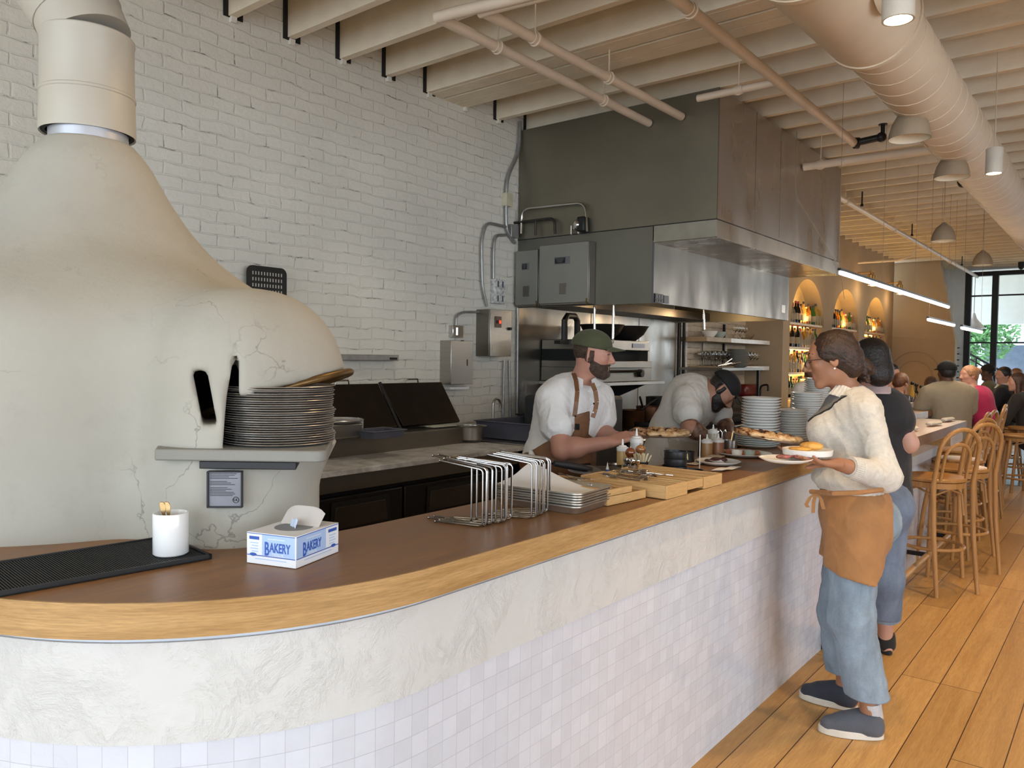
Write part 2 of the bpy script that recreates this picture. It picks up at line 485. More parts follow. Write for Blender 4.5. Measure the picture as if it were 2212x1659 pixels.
def m_stucco(name, c):
    """trowelled white plaster with raised ridges"""
    n = N(name); v = n.coord()
    d = n.noise(v, 3.2, 3)
    a = n.noise(v, 9, 7, 0.7, 0.7); b = n.noise(n.coord((1, 1, 1.6), (0.5, 0.3, 0.2)), 30, 4, 0.6, 1.2)
    msk = n.ramp(n.noise(v, 4.5, 3, 0.6), [(0.42, 0.05), (0.62, 1.0)])
    h = n.math('MULTIPLY', n.math('ADD', n.ramp(a, [(0.46, 0), (0.56, 1), (0.7, 0.75)]), n.math('MULTIPLY', b, 0.8)), msk)
    n.base(n.ramp(d, [(0.3, tuple(x*0.97 for x in c)), (0.7, c)])); n.set(Roughness=0.5, Specular_IOR_Level=0.4)
    n.bump(h, 0.40, 0.010)
    return n.m
def m_oak(name, c1, c2, axis='Y', rough=0.35, plank=None, gloss_bump=0.05, grain=1.0):
    """oak; axis = grain direction"""
    n = N(name); kind_ = 'UV' if axis == 'UV' else 'Object'; st = {'UV': (0.5, 9, 9), 'X': (0.5, 9, 9), 'Y': (9, 0.5, 9), 'Z': (9, 9, 0.5)}[axis]
    v = n.coord(st, kind=kind_)
    g = n.noise(v, 5*grain, 8, 0.65, 0.6); f = n.noise(n.coord(tuple(x*4 for x in st), kind=kind_), 9*grain, 4, 0.7)
    lw = n.noise(n.coord(), 1.1, 2)
    col = n.ramp(g, [(0.25, c1), (0.5, tuple((a+b)/2 for a, b in zip(c1, c2))), (0.75, c2)])
    col = n.mix(0.5 if axis == 'UV' else 0.38, col, n.ramp(f, [(0.35, 0.45), (0.6, 1.0)]), 'MULTIPLY')
    col = n.mix(0.25, col, n.ramp(lw, [(0.3, 0.75), (0.7, 1.0)]), 'MULTIPLY')
    if plank:
        pw, pl = plank
        tc = n.new('ShaderNodeTexCoord'); sp = n.new('ShaderNodeSeparateXYZ'); cb = n.new('ShaderNodeCombineXYZ')
        n.link(tc.outputs['Object'], sp.inputs[0]); n.link(sp.outputs['Y'], cb.inputs[0]); n.link(sp.outputs['X'], cb.inputs[1])
        b = n.new('ShaderNodeTexBrick'); n.link(cb.outputs[0], b.inputs['Vector'])
        b.offset = 0.37; b.offset_frequency = 3
        b.inputs['Color1'].default_value = (1, 1, 1, 1); b.inputs['Color2'].default_value = (0.62, 0.58, 0.52, 1); b.inputs['Mortar'].default_value = (0.12, 0.08, 0.04, 1)
        b.inputs['Scale'].default_value = 1; b.inputs['Mortar Size'].default_value = 0.0022; b.inputs['Brick Width'].default_value = pl; b.inputs['Row Height'].default_value = pw; b.inputs['Bias'].default_value = -0.2
        col = n.mix(1.0, col, b.outputs['Color'], 'MULTIPLY')
        n.bump(n.math('SUBTRACT', n.math('MULTIPLY', f, 0.15), b.outputs['Fac']), 0.4, 0.004)
    else: n.bump(f, gloss_bump, 0.003)
    n.base(col); n.link(n.ramp(g, [(0.3, rough*0.85), (0.7, rough*1.2)]), n.b.inputs['Roughness']); n.set(Specular_IOR_Level=0.3)
    return n.m
def m_tile(name, c, w=0.1, axis='YZ'):
    n = N(name); tc = n.new('ShaderNodeTexCoord'); mp = n.new('ShaderNodeUVMap')
    def brick(a, b_, ms):
        b = n.new('ShaderNodeTexBrick'); n.link(mp.outputs[0], b.inputs['Vector']); b.offset = 0.0; b.squash = 1
        b.inputs['Color1'].default_value = (*a, 1); b.inputs['Color2'].default_value = (*b_, 1); b.inputs['Mortar'].default_value = (c[0]*0.78, c[1]*0.76, c[2]*0.76, 1)
        b.inputs['Scale'].default_value = 1; b.inputs['Mortar Size'].default_value = ms; b.inputs['Brick Width'].default_value = w; b.inputs['Row Height'].default_value = w; b.inputs['Mortar Smooth'].default_value = 0.2
        return b
    b = brick(tuple(x*0.91 for x in c), c, 0.0007)
    wn = n.noise(mp.outputs[0], 14, 4, 0.6)
    col = n.mix(0.5, b.outputs['Color'], n.ramp(wn, [(0.35, (0.93, 0.92, 0.93)), (0.65, (1, 1, 1))]), 'MULTIPLY')
    n.base(col); n.set(Roughness=0.16, Specular_IOR_Level=0.6)
    # each hand cut tile leans a little its own way
    h = n.math('SUBTRACT', n.math('ADD', n.math('MULTIPLY', wn, 0.6), n.math('MULTIPLY', n.noise(mp.outputs[0], 5.0, 2), 1.2)), n.math('MULTIPLY', b.outputs['Fac'], 0.8))
    n.bump(h, 0.55, 0.01)
    return n.m
M_BRICK = m_brick('painted_brick')
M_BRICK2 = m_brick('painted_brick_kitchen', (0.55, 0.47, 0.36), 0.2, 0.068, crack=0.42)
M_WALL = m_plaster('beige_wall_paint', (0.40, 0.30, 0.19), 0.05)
M_WALLW = m_plaster('white_wall_paint', (0.72, 0.74, 0.72), 0.05)
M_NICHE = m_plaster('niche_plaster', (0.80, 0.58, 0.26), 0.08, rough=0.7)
M_CEIL = m_plaster('ceiling_cream_paint', (0.76, 0.66, 0.51), 0.25, 6)
M_FLOOR = m_oak('oak_floor_boards', (0.50, 0.27, 0.088), (0.74, 0.45, 0.17), 'Y', 0.42, plank=(0.17, 2.1), grain=0.7)
M_STEEL = mat('brushed_steel', (0.42, 0.40, 0.37), 0.30, 1.0, 0.06, 3, 0.03, 30, stretch=(1, 1, 12))
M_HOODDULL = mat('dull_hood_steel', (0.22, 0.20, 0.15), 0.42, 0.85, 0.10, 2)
# ================================================================ floor, walls, ceiling
CEIL = 3.54   # underside of the joists
DECK = 3.84
struct(MB().b2((-4.35, -5.0, -0.12), (6.2, 19.2, 0.0)).build('floor', M_FLOOR, smooth=0))
# painted brick wall on the left; shade of the joist pockets goes on as dark plates
w = struct(MB().b2((-4.5, -5.0, 0), (-4.2, 8.62, DECK)).build('wall_left', M_BRICK, smooth=0))
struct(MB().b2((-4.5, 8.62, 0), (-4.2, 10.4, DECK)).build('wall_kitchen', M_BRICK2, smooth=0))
struct(MB().b2((-4.5, 10.4, 0), (-3.68, 10.52, DECK)).build('wall_pantry', M_WALL, smooth=0))
struct(MB().b2((6.0, -5.0, 0), (6.2, 19.2, DECK)).build('wall_right', M_WALL, smooth=0))
# ceiling deck with joists
ce = struct(MB().b2((-4.5, -5.0, DECK), (6.2, 22.5, DECK+0.08)).build('ceiling', M_CEIL, smooth=0))
j0 = MB().b2((-4.33, -0.025, CEIL), (6.0, 0.025, DECK)).build('joist', M_CEIL, ce, smooth=0)
M_DARK = mat('pocket_shade', (0.012, 0.010, 0.008), 0.9)
pk = MB().b2((-4.198, -0.055, CEIL-0.015), (-4.19, 0.07, DECK)).build('joist_pocket_shade', M_DARK, ce, smooth=0)  # dark plate on the brick face, paints the shade of a pocket
first = True
for i in range(-2, 46):
    y = 0.93 + i*0.407
    if 4.2 < y < 4.7: continue
    if first: j, p = j0, pk; first = False
    else:
        j = j0.copy(); p = pk.copy(); COL.objects.link(j); COL.objects.link(p)
    j.parent = ce; p.parent = ce; j.location = (0, y, random.uniform(-0.01, 0.01)); p.location = (0, y, 0)
    if y > 8: p.location = (-0.2, y, 0)
# doubled beam with dark slots over the pass
bm = MB().b2((-4.33, 4.20, 3.53), (6.0, 4.33, DECK)).b2((-4.33, 4.36, 3.53), (6.0, 4.47, DECK)).b2((-4.33, 4.48, 3.53), (6.0, 4.60, DECK))
bm.build('doubled_beam', M_CEIL, ce, smooth=0)
# ragged brick ledge where the courses were broken out under the joists
lg = MB()
for i in range(0, 17):
    y = 0.93 + i*0.407
    lg.box((-4.192, y+0.005, CEIL-0.022), (0.03, 0.04, 0.036), 0)
lg.build('ledge_brick', M_BRICK, w, bevel=0.004)
# arched bottle niches wall at x=-3.68 : built as a slab with three round topped openings
def arch_pts(y0, y1, zs, n=20):
    """points of the arch top from (y1,zs) over to (y0,zs)"""
    c = (y0+y1)/2; r = (y1-y0)/2
    return [(c+r*math.cos(PI*i/n), zs+r*math.sin(PI*i/n)) for i in range(n+1)]
ARCH = [(10.66, 12.16), (12.55, 14.05), (14.44, 15.94)]
ZS = 1.99
wn = MB(); x0, x1 = -3.92, -3.68
def quad_arch(mb, ya, yb):
    pts = arch_pts(ya, yb, ZS)
    top = DECK
    for (a, b) in zip(pts, pts[1:]):
        mb.extr([(x0, a[0], a[1]), (x0, a[0], top), (x0, b[0], top), (x0, b[0], b[1])], (x1-x0, 0, 0))
ys = 10.52
for (ya, yb) in ARCH:
    wn.b2((x0, ys, 0), (x1, ya, top := DECK)); quad_arch(wn, ya, yb)
    wn.b2((x0, ya, 0), (x1, yb, 0.62)); ys = yb
wn.b2((x0, ys, 0), (x1, 16.45, DECK))
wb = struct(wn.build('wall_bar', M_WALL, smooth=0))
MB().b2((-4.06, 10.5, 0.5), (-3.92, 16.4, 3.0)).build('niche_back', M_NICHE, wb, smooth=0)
# far beige wall with the sloped end under the stair and the round arched moulding
fy = 16.45
def fx(px, py): p = on(px, py, 'y', fy); return (p.x, fy, p.z)
pts = [(-3.9, fy, 0), (-3.9, fy, 2.09), fx(2063, 737), fx(2061, 900)]
pts[3] = (pts[2][0], fy, 0)
wf = struct(MB().extr(pts, (0, 0.25, 0)).build('wall_far', M_WALL, smooth=0))
a, b = fx(2063, 737), fx(2012, 545)
top_z = DECK
MB().extr([(-3.9, fy, 2.09), (a[0], fy, a[2]), (b[0], fy+0.5, DECK), (-3.9, fy+0.5, DECK)], (0, 0.22, 0)).build('sloped_soffit', M_WALL, wf, smooth=0)
mo = MB()
for (hw, zt) in ((0.42, 1.36), (0.30, 1.30)):
    cxm = fx(1976, 800)[0]; 
    path = [(cxm-hw, fy-0.006, 0.3)]+[(cxm-hw*math.cos(PI*i/24), fy-0.006, zt+hw*math.sin(PI*i/24)) for i in range(25)]+[(cxm+hw, fy-0.006, 0.3)]
    mo.tube(path, 0.011, 6)
mo.build('arch_moulding', M_WALL, wf)
# white end wall beside the garden window
struct(MB().b2((-4.3, 18.62, 0), (-2.78, 18.9, DECK)).b2((-4.3, 16.7, 0), (-4.05, 18.7, DECK)).build('wall_end', M_WALLW, smooth=0))
struct(MB().b2((-2.78, 18.62, 3.50), (6.0, 18.9, DECK)).build('trim_1', M_WALLW, smooth=0))
# garden window: black steel frame with panes
M_BLACK = mat('black_painted_steel', (0.012, 0.012, 0.013), 0.45, 0.3)
M_GLASS = mat('window_glass', (0.95, 0.97, 0.97), 0.0, 0, 0, trans=1.0, ior=1.01, spec=0.3)
wf_ = MB(); zt = 3.46
wf_.b2((-2.78, 18.58, zt-0.09), (6.0, 18.7, zt)).b2((-2.78, 18.58, 0), (6.0, 18.7, 0.1))
for x in (-2.78, -2.30, -0.9, 0.6, 2.1, 3.6, 5.1): wf_.b2((x, 18.57, 0), (x+0.11, 18.7, zt))
for z in (2.95, 1.98): wf_.b2((-2.78, 18.6, z), (6.0, 18.67, z+0.03))
w1 = struct(wf_.build('window_1', M_BLACK, smooth=0))
MB().b2((-2.75, 18.635, 0.1), (6.0, 18.645, 3.4)).build('pane', M_GLASS, w1, smooth=0)
# terrace outside: paving, soffit, stair rail, trees, bright street
struct(MB().b2((-6, 18.9, -0.12), (8, 32, -0.02)).build('terrace_ground', mat('pale_paving', (0.6, 0.6, 0.58), 0.8), smooth=0))
struct(MB().b2((-6, 22.5, 2.55), (8, 22.8, 3.9)).build('terrace_beam', M_WALLW, smooth=0))
# ================================================================ counter
M_OAKTOP = m_oak('oak_counter_top', (0.19, 0.090, 0.036), (0.36, 0.18, 0.075), 'Y', 0.36)
M_OAKEDGE = m_oak('oak_counter_edge', (0.40, 0.225, 0.085), (0.60, 0.37, 0.155), 'Y', 0.40)
M_OAKBENT = m_oak('oak_bent_edge', (0.36, 0.20, 0.072), (0.60, 0.375, 0.16), 'UV', 0.40)
M_STUCCO = m_stucco('trowelled_white_plaster', (0.60, 0.60, 0.585))
M_TILE = m_tile('pale_lilac_zellige_tile', (0.64, 0.67, 0.74), 0.05)
M_BLUEGREY = mat('pale_grey_render', (0.62, 0.65, 0.70), 0.55)
ctr = thing('counter', 'long curved kitchen counter with oak top over white plaster and pale square tiles', 'counter', (-1.5, 2.0, 0))
def path_outer(off, bar=False, y_end=7.32, far=-1.265):
    """front line of the counter seen from above, off = how far it sticks out"""
    R = 0.78+off; cxx, cyy = -2.045, 1.28
    p = [(-4.19, cyy-R), (cxx, cyy-R)]
    for i in range(1, 33):
        a = -PI/2+PI/2*i/32; p.append((cxx+R*math.cos(a), cyy+R*math.sin(a)))
    if bar: p += [(-1.265+off, 4.4), (-1.20+off*0.5, 4.62), (-1.085, 4.85), (-1.078, y_end)]
    else: p += [(-1.265+off, 3.0), (-1.265+off, 5.0), (-1.265+off, y_end)]
    return p
def band(name, off, z0, z1, m, parent, y_end=7.32, depth=0.05):
    pts = path_outer(off, False, y_end)
    inn = path_outer(off-depth, False, y_end)
    mb = MB(); n = len(pts)
    mb.v = [(x, y, z0) for x, y in pts]+[(x, y, z1) for x, y in pts]+[(x, y, z0) for x, y in inn]+[(x, y, z1) for x, y in inn]
    for i in range(n-1):
        mb.f += [(i, i+1, n+i+1, n+i), (2*n+i+1, 2*n+i, 3*n+i, 3*n+i+1), (n+i, n+i+1, 3*n+i+1, 3*n+i)]
    mb.f.append((n-1, 3*n-1, 4*n-1, 2*n-1))
    o = mb.build(name, m, parent, smooth=30)
    arc = [0]
    for a, b in zip(pts, pts[1:]): arc.append(arc[-1]+math.hypot(b[0]-a[0], b[1]-a[1]))
    uv = o.data.uv_layers.new(name='UVMap')
    for lp in o.data.loops:
        k = lp.vertex_index % n; z = (z0, z1, z0, z1)[lp.vertex_index//n]
        uv.data[lp.index].uv = (arc[k]+0.03, z-z1)
    return o
band('tile_band', 0.0, 0.0, 0.778, M_TILE, ctr)
band('plaster_band', 0.004, 0.778, 0.982, M_STUCCO, ctr)
band('shadow_strip', -0.004, 0.982, 1.0, M_BLUEGREY, ctr)
MB().b2((-1.66, 1.5, 0), (-1.32, 7.3, 1.0)).build('carcass', M_BLUEGREY, ctr)
# oak top : outer outline, back edge follows the oven
top = path_outer(0.03, True, 7.5)
back = [(-1.68, 7.5), (-1.68, 1.42), (-1.69, 1.28), (-2.1, 0.9), (-4.19, 0.9)]
MB().prism(top+back, 1.003, 1.07).build('oak_top', M_OAKTOP, ctr, bevel=0.002)
# oak edge band bent round the front, colour lightened for daylight falling on it
ed = MB(); o1 = path_outer(0.034, True, 7.5); o2 = path_outer(0.028, True, 7.5); n = len(o1)
ed.v = [(x, y, z) for z in (1.0, 1.0705) for (x, y) in o1]+[(x, y, z) for z in (1.0, 1.0705) for (x, y) in o2]
for i in range(n-1): ed.f += [(i, i+1, n+i+1, n+i), (2*n+i+1, 2*n+i, 3*n+i, 3*n+i+1), (n+i, n+i+1, 3*n+i+1, 3*n+i), (i+1, i, 2*n+i, 2*n+i+1)]
oe = ed.build('oak_edge', M_OAKBENT, ctr, smooth=30); uv = oe.data.uv_layers.new(name='UVMap'); ac = [0]
for a, b in zip(o1, o1[1:]): ac.append(ac[-1]+math.hypot(b[0]-a[0], b[1]-a[1]))
for lp in oe.data.loops: uv.data[lp.index].uv = (ac[lp.vertex_index % n], oe.data.vertices[lp.vertex_index].co.z)
MB().b2((-1.60, 6.9, 0.90), (-1.10, 7.46, 1.0)).b2((-1.262, 5.0, 0.86), (-1.245, 7.32, 1.0)).build('apron_board', M_OAKEDGE, ctr)
MB().tube([(-1.12, 5.2, 0.16), (-1.12, 7.2, 0.16)], 0.02).build('foot_rail', M_OAKEDGE, ctr)
for yy in (5.3, 6.3, 7.1): MB().box((-1.19, yy, 0.15), (0.15, 0.02, 0.03)).build('rail_bracket', M_BLACK, ctr)
M_MARBLE = N('grey_marble'); v = M_MARBLE.coord((1, 1, 1)); g = M_MARBLE.noise(v, 5, 8, 0.6, 1.8)
M_MARBLE.base(M_MARBLE.mix(M_MARBLE.ramp(M_MARBLE.noise(v, 3, 4), [(0.5, 0.0), (0.75, 0.6)]), M_MARBLE.ramp(g, [(0.35, (0.34, 0.32, 0.29)), (0.55, (0.55, 0.53, 0.49)), (0.7, (0.72, 0.70, 0.65))]), (0.62, 0.56, 0.44)))
M_MARBLE.set(Roughness=0.4); M_MARBLE = M_MARBLE.m
# raised far bar beyond the end of the counter
fb = thing('far_bar', 'second bar counter beyond the oak counter where guests sit below the bottle arches', 'counter', (-2.2, 9.5, 0))
MB().b2((-2.5, 7.45, 0), (-1.47, 7.8, 1.06)).b2((-2.2, 7.8, 0), (-1.75, 14.5, 1.0)).build('body', M_TILE, fb)
MB().b2((-2.55, 7.42, 1.06), (-1.45, 7.9, 1.11)).b2((-2.5, 7.9, 1.0), (-1.62, 14.6, 1.06)).build('oak_top', M_OAKTOP, fb, bevel=0.003)
MB().b2((-1.452, 7.418, 1.055), (-1.447, 7.9, 1.115)).b2((-2.55, 7.414, 1.058), (-1.447, 7.419, 1.115)).build('pale_end_panel', M_BLUEGREY, fb)
# ================================================================ pizza oven
def uvz(u, v, z): return V(0.78*u-0.625*v, 0.625*u+0.78*v, z)
M_OVEN = m_plaster('oven_render', (0.385, 0.37, 0.325), 0.18, 2.2, 0.75, crack=True)
OC = V(-2.75, 1.15, 0)
ov = thing('pizza_oven', 'large rounded cream plaster pizza oven tapering up to a neck, with a hooded mouth', 'oven', (OC.x, OC.y, 0))
# bell shaped dome: radius by height, measured off the neck, shoulders and belly
prof = [(312, 86), (340, 114), (385, 136), (430, 160), (470, 185), (510, 214), (560, 258), (597, 306), (630, 360), (665, 415), (705, 455), (760, 475), (850, 482)]
prof = [(at(190+r, y, 2.6).z, r*2.6/F_PX) for y, r in prof]+[(1.0, .755), (-0.2, .755)]
_zz = np.linspace(-0.2, prof[0][0], 240); _rr = np.interp(_zz, [p[0] for p in prof][::-1], [p[1] for p in prof][::-1])
_rp = np.concatenate([np.full(9, _rr[0]), _rr, _rr[-1]+(_rr[-1]-_rr[-2])*np.arange(1, 10)]); _rr = np.convolve(_rp, np.hanning(21)[1:-1]/np.hanning(21).sum(), 'valid')
BUL = uvz(-0.75, 2.11, 0)
sd = SDF(0.0125, 0.1)
sd.cap(BUL+V(0, 0, 0.1), BUL+V(0, 0, 1.50), 0.222, 0.215)           # rounded front pier under the mouth
sd.cap(uvz(-1.15, 2.35, 1.52), uvz(-0.74, 2.21, 1.53), 0.27, 0.17, k=0.12)
sd.ell(uvz(-0.672, 2.20, 1.44), (0.20, 0.20, 0.265), k=0.06)           # hood over the mouth
sd.bound = (OC+V(-0.86, -0.86, -0.05), OC+V(1.05, 1.0, 2.45))
ZN = prof[0][0]
def rimz(U): return 1.467+0.32*(U+0.595)
def oven_post(F, X, Y, Z):
    zs, rs = _zz, _rr
    R = np.interp(Z, zs, rs)
    sl = np.abs(np.interp(Z+0.03, zs, rs)-np.interp(Z-0.03, zs, rs))/0.06
    d = (np.sqrt((X-OC.x)**2+(Y-OC.y)**2)-R)/np.sqrt(1+sl**2)
    d = np.maximum(d, Z-ZN)
    k = 0.13; h = np.clip(0.5+0.5*(F-d)/k, 0, 1)
    F = F*(1-h)+d*h-k*h*(1-h)
    F = np.maximum(F, 0.002-Z); F = np.maximum(F, Z-ZN)
    U = 0.78*X+0.625*Y; Vv = -0.625*X+0.78*Y
    # open mouth between the slab and the tilted lower rim
    F = np.maximum(F, -np.maximum(np.maximum(1.31-Z, Z-rimz(U)), -(U+0.700)))
    # tapering slit between body and hood
    Q = U/Vv
    F = np.maximum(F, -2*np.maximum(np.maximum(np.abs(Q+0.3585-0.045*(Z-1.5))-0.0068*np.clip((1.60-Z)/0.15, 0, 1), np.abs(Z-1.46)-0.155), Vv-2.3))
    F = F+0.003*wob(X, Y, Z, 7)
    # narrow rectangular slot
    F = np.maximum(F, -2*np.maximum(np.maximum(np.abs(Q+0.397+0.10*(Z-1.443))-0.0095, np.abs(Z-1.443)-0.067), Vv-2.35))
    return F
sd.post.append(oven_post)
sd.build('oven_body', M_OVEN, ov)
M_BRASS = mat('aged_brass', (0.17, 0.105, 0.042), 0.42, 0.85, 0.35, 14, 0.1, 50)
rim = [];
for i in range(40):
    a = 2*PI*i/40; U = -0.667+0.203*math.cos(a); Vv = 2.20+0.203*math.sin(a)
    rim.append(uvz(U, Vv, rimz(U)-0.004))
r_ = MB(); r_.tube(rim, 0.0105, 10, closed=True)
r_.build('brass_rim', M_BRASS, ov)
M_INSHADE = mat('inner_shade_black', (0.006, 0.006, 0.006), 0.85)  # near-black that paints the shade inside openings and recesses
sb = MB()
sb.box(uvz(-0.87, 2.20, 1.425), (0.13, 0.006, 0.22), M=Matrix.Rotation(math.radians(38.7), 3, 'Z'))
sb.box(uvz(-0.79, 2.20, 1.47), (0.08, 0.006, 0.3), M=Matrix.Rotation(math.radians(38.7), 3, 'Z'))
sb.build('dark_cavity', M_INSHADE, ov)  # black plates behind slot and slit, painted shade of the oven inside
# stone working slab and its black bracket
M_SLAB = m_plaster('grey_stone_slab', (0.24, 0.235, 0.21), 0.2, 8, 0.5)
sl = thing('stone_slab', 'grey stone slab jutting from the front of the pizza oven under the pan stack', 'shelf', tuple(uvz(-0.75, 1.95, 1.27)))
vf = 1.872
def uq(px, v): return (px-CX)/F_PX*v
out = [(uq(333, vf)-0.0, vf), (uq(676, vf), vf)]
for i in range(1, 9): a = -PI/2+PI/2*i/8; out.append((uq(676, vf)+0.028*math.cos(a), vf+0.028+0.028*math.sin(a)))
out += [(-0.53, 2.32), (-0.62, 2.55), (-0.9, 2.5), (-0.95, 2.1)]
MB().prism([tuple(uvz(u, v, 0))[:2] for u, v in out], 1.290, 1.318).build('slab', M_SLAB, sl, bevel=0.004)
br = MB(); br.prism([tuple(uvz(u, v, 0))[:2] for u, v in [(uq(430, 1.882), 1.882), (uq(640, 1.882), 1.882), (-0.56, 2.06), (-0.80, 2.06)]], 1.270, 1.289)
br.build('bracket', M_BLACK, sl, bevel=0.002)
# rating plate with print under the slab
pl = thing('rating_plate', 'grey metal rating plate with small black print set into the oven under the slab', 'label', tuple(uvz(-0.70, 1.875, 1.20)))
Mz = Matrix.Rotation(math.radians(38.7+4), 3, 'Z'); pc = uvz(-0.695, 1.878, 1.222)
M_PLATE = mat('grey_plate', (0.17, 0.17, 0.19), 0.4, 0.4)
fr = MB()
for dx, dz, w_, h_ in ((-0.040, 0, 0.004, 0.088), (0.040, 0, 0.002, 0.088), (0, -0.043, 0.082, 0.004), (0, 0.043, 0.082, 0.003)): fr.box(pc+Mz @ V(dx, -0.003, dz), (w_, 0.016, h_), M=Mz)
fr.build('black_edge', M_BLACK, pl)
MB().box(pc, (0.080, 0.010, 0.086), M=Mz).build('plate', M_PLATE, pl)
tx = MB()
for i in range(15):
    if i in (4, 8): continue
    L = 0.066*(0.55+0.45*random.random()); tx.box(pc+Mz @ V(-0.035+L/2, -0.0056, 0.038-0.0038*i), (L, 0.0008, 0.0013), M=Mz)
tx.build('print_lines', M_BLACK, pl)
rg = MB(); q = pc+Mz @ V(0.026, -0.006, -0.026); rg.tube([q+Mz @ V(0.007*math.cos(a*PI/12), 0, 0.007*math.sin(a*PI/12)) for a in range(24)], 0.0007, 5, closed=True)
rg.build('certification_ring', M_BLACK, pl)
text_obj('UL', 'certification_mark', 0.009, M_BLACK, pl, q, (PI/2, 0, math.radians(42.7)))
# ---------------------------------------------------------------- flue
M_FLUE = mat('cream_painted_flue', (0.42, 0.39, 0.33), 0.45, 0.0, 0.05, 2, 0.04, 20)
fl = thing('flue_pipe', 'cream painted round flue rising from the oven neck and bending away at the top', 'pipe', (OC.x, OC.y, 2.3))
FC = at(190, 180, 2.6)
FC = V(FC.x, FC.y, 0); OC2 = FC
zb, zr, zt_ = at(190, 266, 2.46).z, at(190, 178, 2.46).z, at(190, 48, 2.46).z
MB().lathe([(0.120, ZN-0.01), (0.120, zb+0.03), (0.0, zb+0.03)], OC, 40).build('inner_collar', mat('pale_blue_grey_metal', (0.45, 0.47, 0.52), 0.35, 0.5), fl)
MB().lathe([(0.134, zb+0.01), (0.145, zb), (0.1465, zb+0.01), (0.1435, zr-0.006), (0.1465, zr-0.003), (0.1465, zr+0.004), (0.1425, zr+0.008), (0.1415, zt_-0.01), (0.1445, zt_-0.006), (0.144, zt_+0.004), (0.14, zt_+0.008)], FC, 48).build('sleeve', M_FLUE, fl)
MB().lathe([(0.126, zb+0.003), (0.140, zb+0.004), (0.140, zb+0.05), (0.0, zb+0.05)], FC, 40).build('sleeve_inside', M_INSHADE, fl)
el = MB(); pts = [FC+V(0, 0, zt_)]
dr = uvz(-1, 0.1, 0).normalized()
for i in range(1, 3): pass
# three segment lobster-back elbow
segs_ = [(FC+V(0, 0, zt_), V(0, 0, 1)), (FC+V(0, 0, zt_+0.08)+dr*0.035, (V(0, 0, 1)+dr*0.55).normalized()), (FC+V(0, 0, zt_+.24)+dr*0.15, (V(0, 0, 1)+dr*0.9).normalized()), (FC+V(0, 0, zt_+.64)+dr*0.55, (V(0, 0, 1)+dr*1.0).normalized())]
el.tube([q for q, _ in segs_], 0.139, 40)
el.tube([segs_[1][0]-segs_[1][1]*0.004, segs_[1][0]+segs_[1][1]*0.006], 0.1425, 40)
el.build('elbow', M_FLUE, fl, smooth=25)
# ---------------------------------------------------------------- stack of pizza pans on the slab
M_PAN = mat('worn_aluminium', (0.66, 0.64, 0.62), 0.32, 0.9, 0.15, 20, 0.03, 40)
def pan_mb(r=0.142, h=0.0055):
    return MB().lathe([(0, 0), (r*0.90, 0), (r*0.965, h*0.75), (r*0.985, h), (r, h+0.0006), (r+0.0012, h-0.0008), (r, h-0.0016), (r*0.975, h-0.002), (r*0.91, 0.0), ], (0, 0, 0), 56)
pc0 = uvz(uq(604, 2.06), 2.06, 1.3195)
pan0 = None
nst = 26; step = 0.0058
for i in range(nst):
    lab = 'round aluminium pizza pan, %s from the bottom of the stack on the oven slab' % ordn(i)
    off = V(random.uniform(-.004, .004), random.uniform(-.004, .004), 0)
    tilt = (random.uniform(-.003, .003), random.uniform(-.003, .003), 0)
    if i == 0: lab = 'round aluminium pizza pan at the very bottom of the stack on the oven slab'
    if i == nst-1: lab = 'topmost round aluminium pizza pan of the tall stack on the oven slab'
    L = pc0+off+V(0, 0, i*step+0.0001)
    if pan0 is None: pan0 = one(pan_mb(), 'pizza_pan', lab, 'pan', M_PAN, group='pizza pans stacked on the oven slab', smooth=30); pan0.location = L
    else: o = dup(pan0, L, tilt if i < nst-1 else (0.01, 0, 0), lab)
# perforated screen behind the oven on the brick wall
sc = MB(); c = on(576, 640, 'x', -4.15)
outl = []
for (sy, sz, a0) in ((1, 1, 0), (-1, 1, 90), (-1, -1, 180), (1, -1, 270)):
    for i in range(6):
        a = math.radians(a0+90*i/5); outl.append((c.x, c.y+sy*0.10+0.04*math.cos(a), c.z+0.0+sz*0.14+0.04*math.sin(a)))
ps = thing('perforated_peel', 'dark perforated metal pizza peel head showing above the oven hood', 'pizza peel', tuple(c))
MB().extr(outl, (0.006, 0, 0)).build('blade', mat('dark_peel_metal', (0.035, 0.033, 0.03), 0.5, 0.6), ps)
sl_ = MB()
for r in range(6):
    for k in range(11): sl_.box((c.x+0.0075, c.y-0.10+0.02*k, c.z+0.135-0.036*r), (0.003, 0.006, 0.02))
sl_.build('slots', mat('wall_seen_through_slots', (0.45, 0.42, 0.38), 0.7), ps)
MB().box((c.x+0.003, c.y, c.z-0.45), (0.02, 0.03, 0.6)).build('handle', M_STEEL, ps)
# ================================================================ prep refrigerator
M_BLK = mat('black_vinyl_steel', (0.018, 0.017, 0.017), 0.35, 0.4, 0.15)
M_BLK2 = mat('dark_brown_lid', (0.030, 0.020, 0.014), 0.32, 0.6, 0.2)
M_STEELD = mat('dim_stainless', (0.22, 0.20, 0.17), 0.35, 0.9, 0.08, 4)
XF = -3.37      # front of the prep table
pf = thing('prep_refrigerator', 'black two door pizza prep refrigerator with marble worktop and open raised lids', 'refrigerator', (-3.75, 3.5, 0))
MB().b2((-4.15, 1.9, 0.08), (XF-0.05, 4.30, 0.88)).build('cabinet', M_BLK, pf, bevel=0.004)
MB().b2((-3.80, 1.9, 0.895), (XF+0.02, 4.34, 0.925)).build('marble_top', M_MARBLE, pf, bevel=0.003)
MB().b2((XF-0.06, 1.9, 0.80), (XF-0.01, 4.30, 0.895)).build('top_rail', M_STEELD, pf, bevel=0.003)
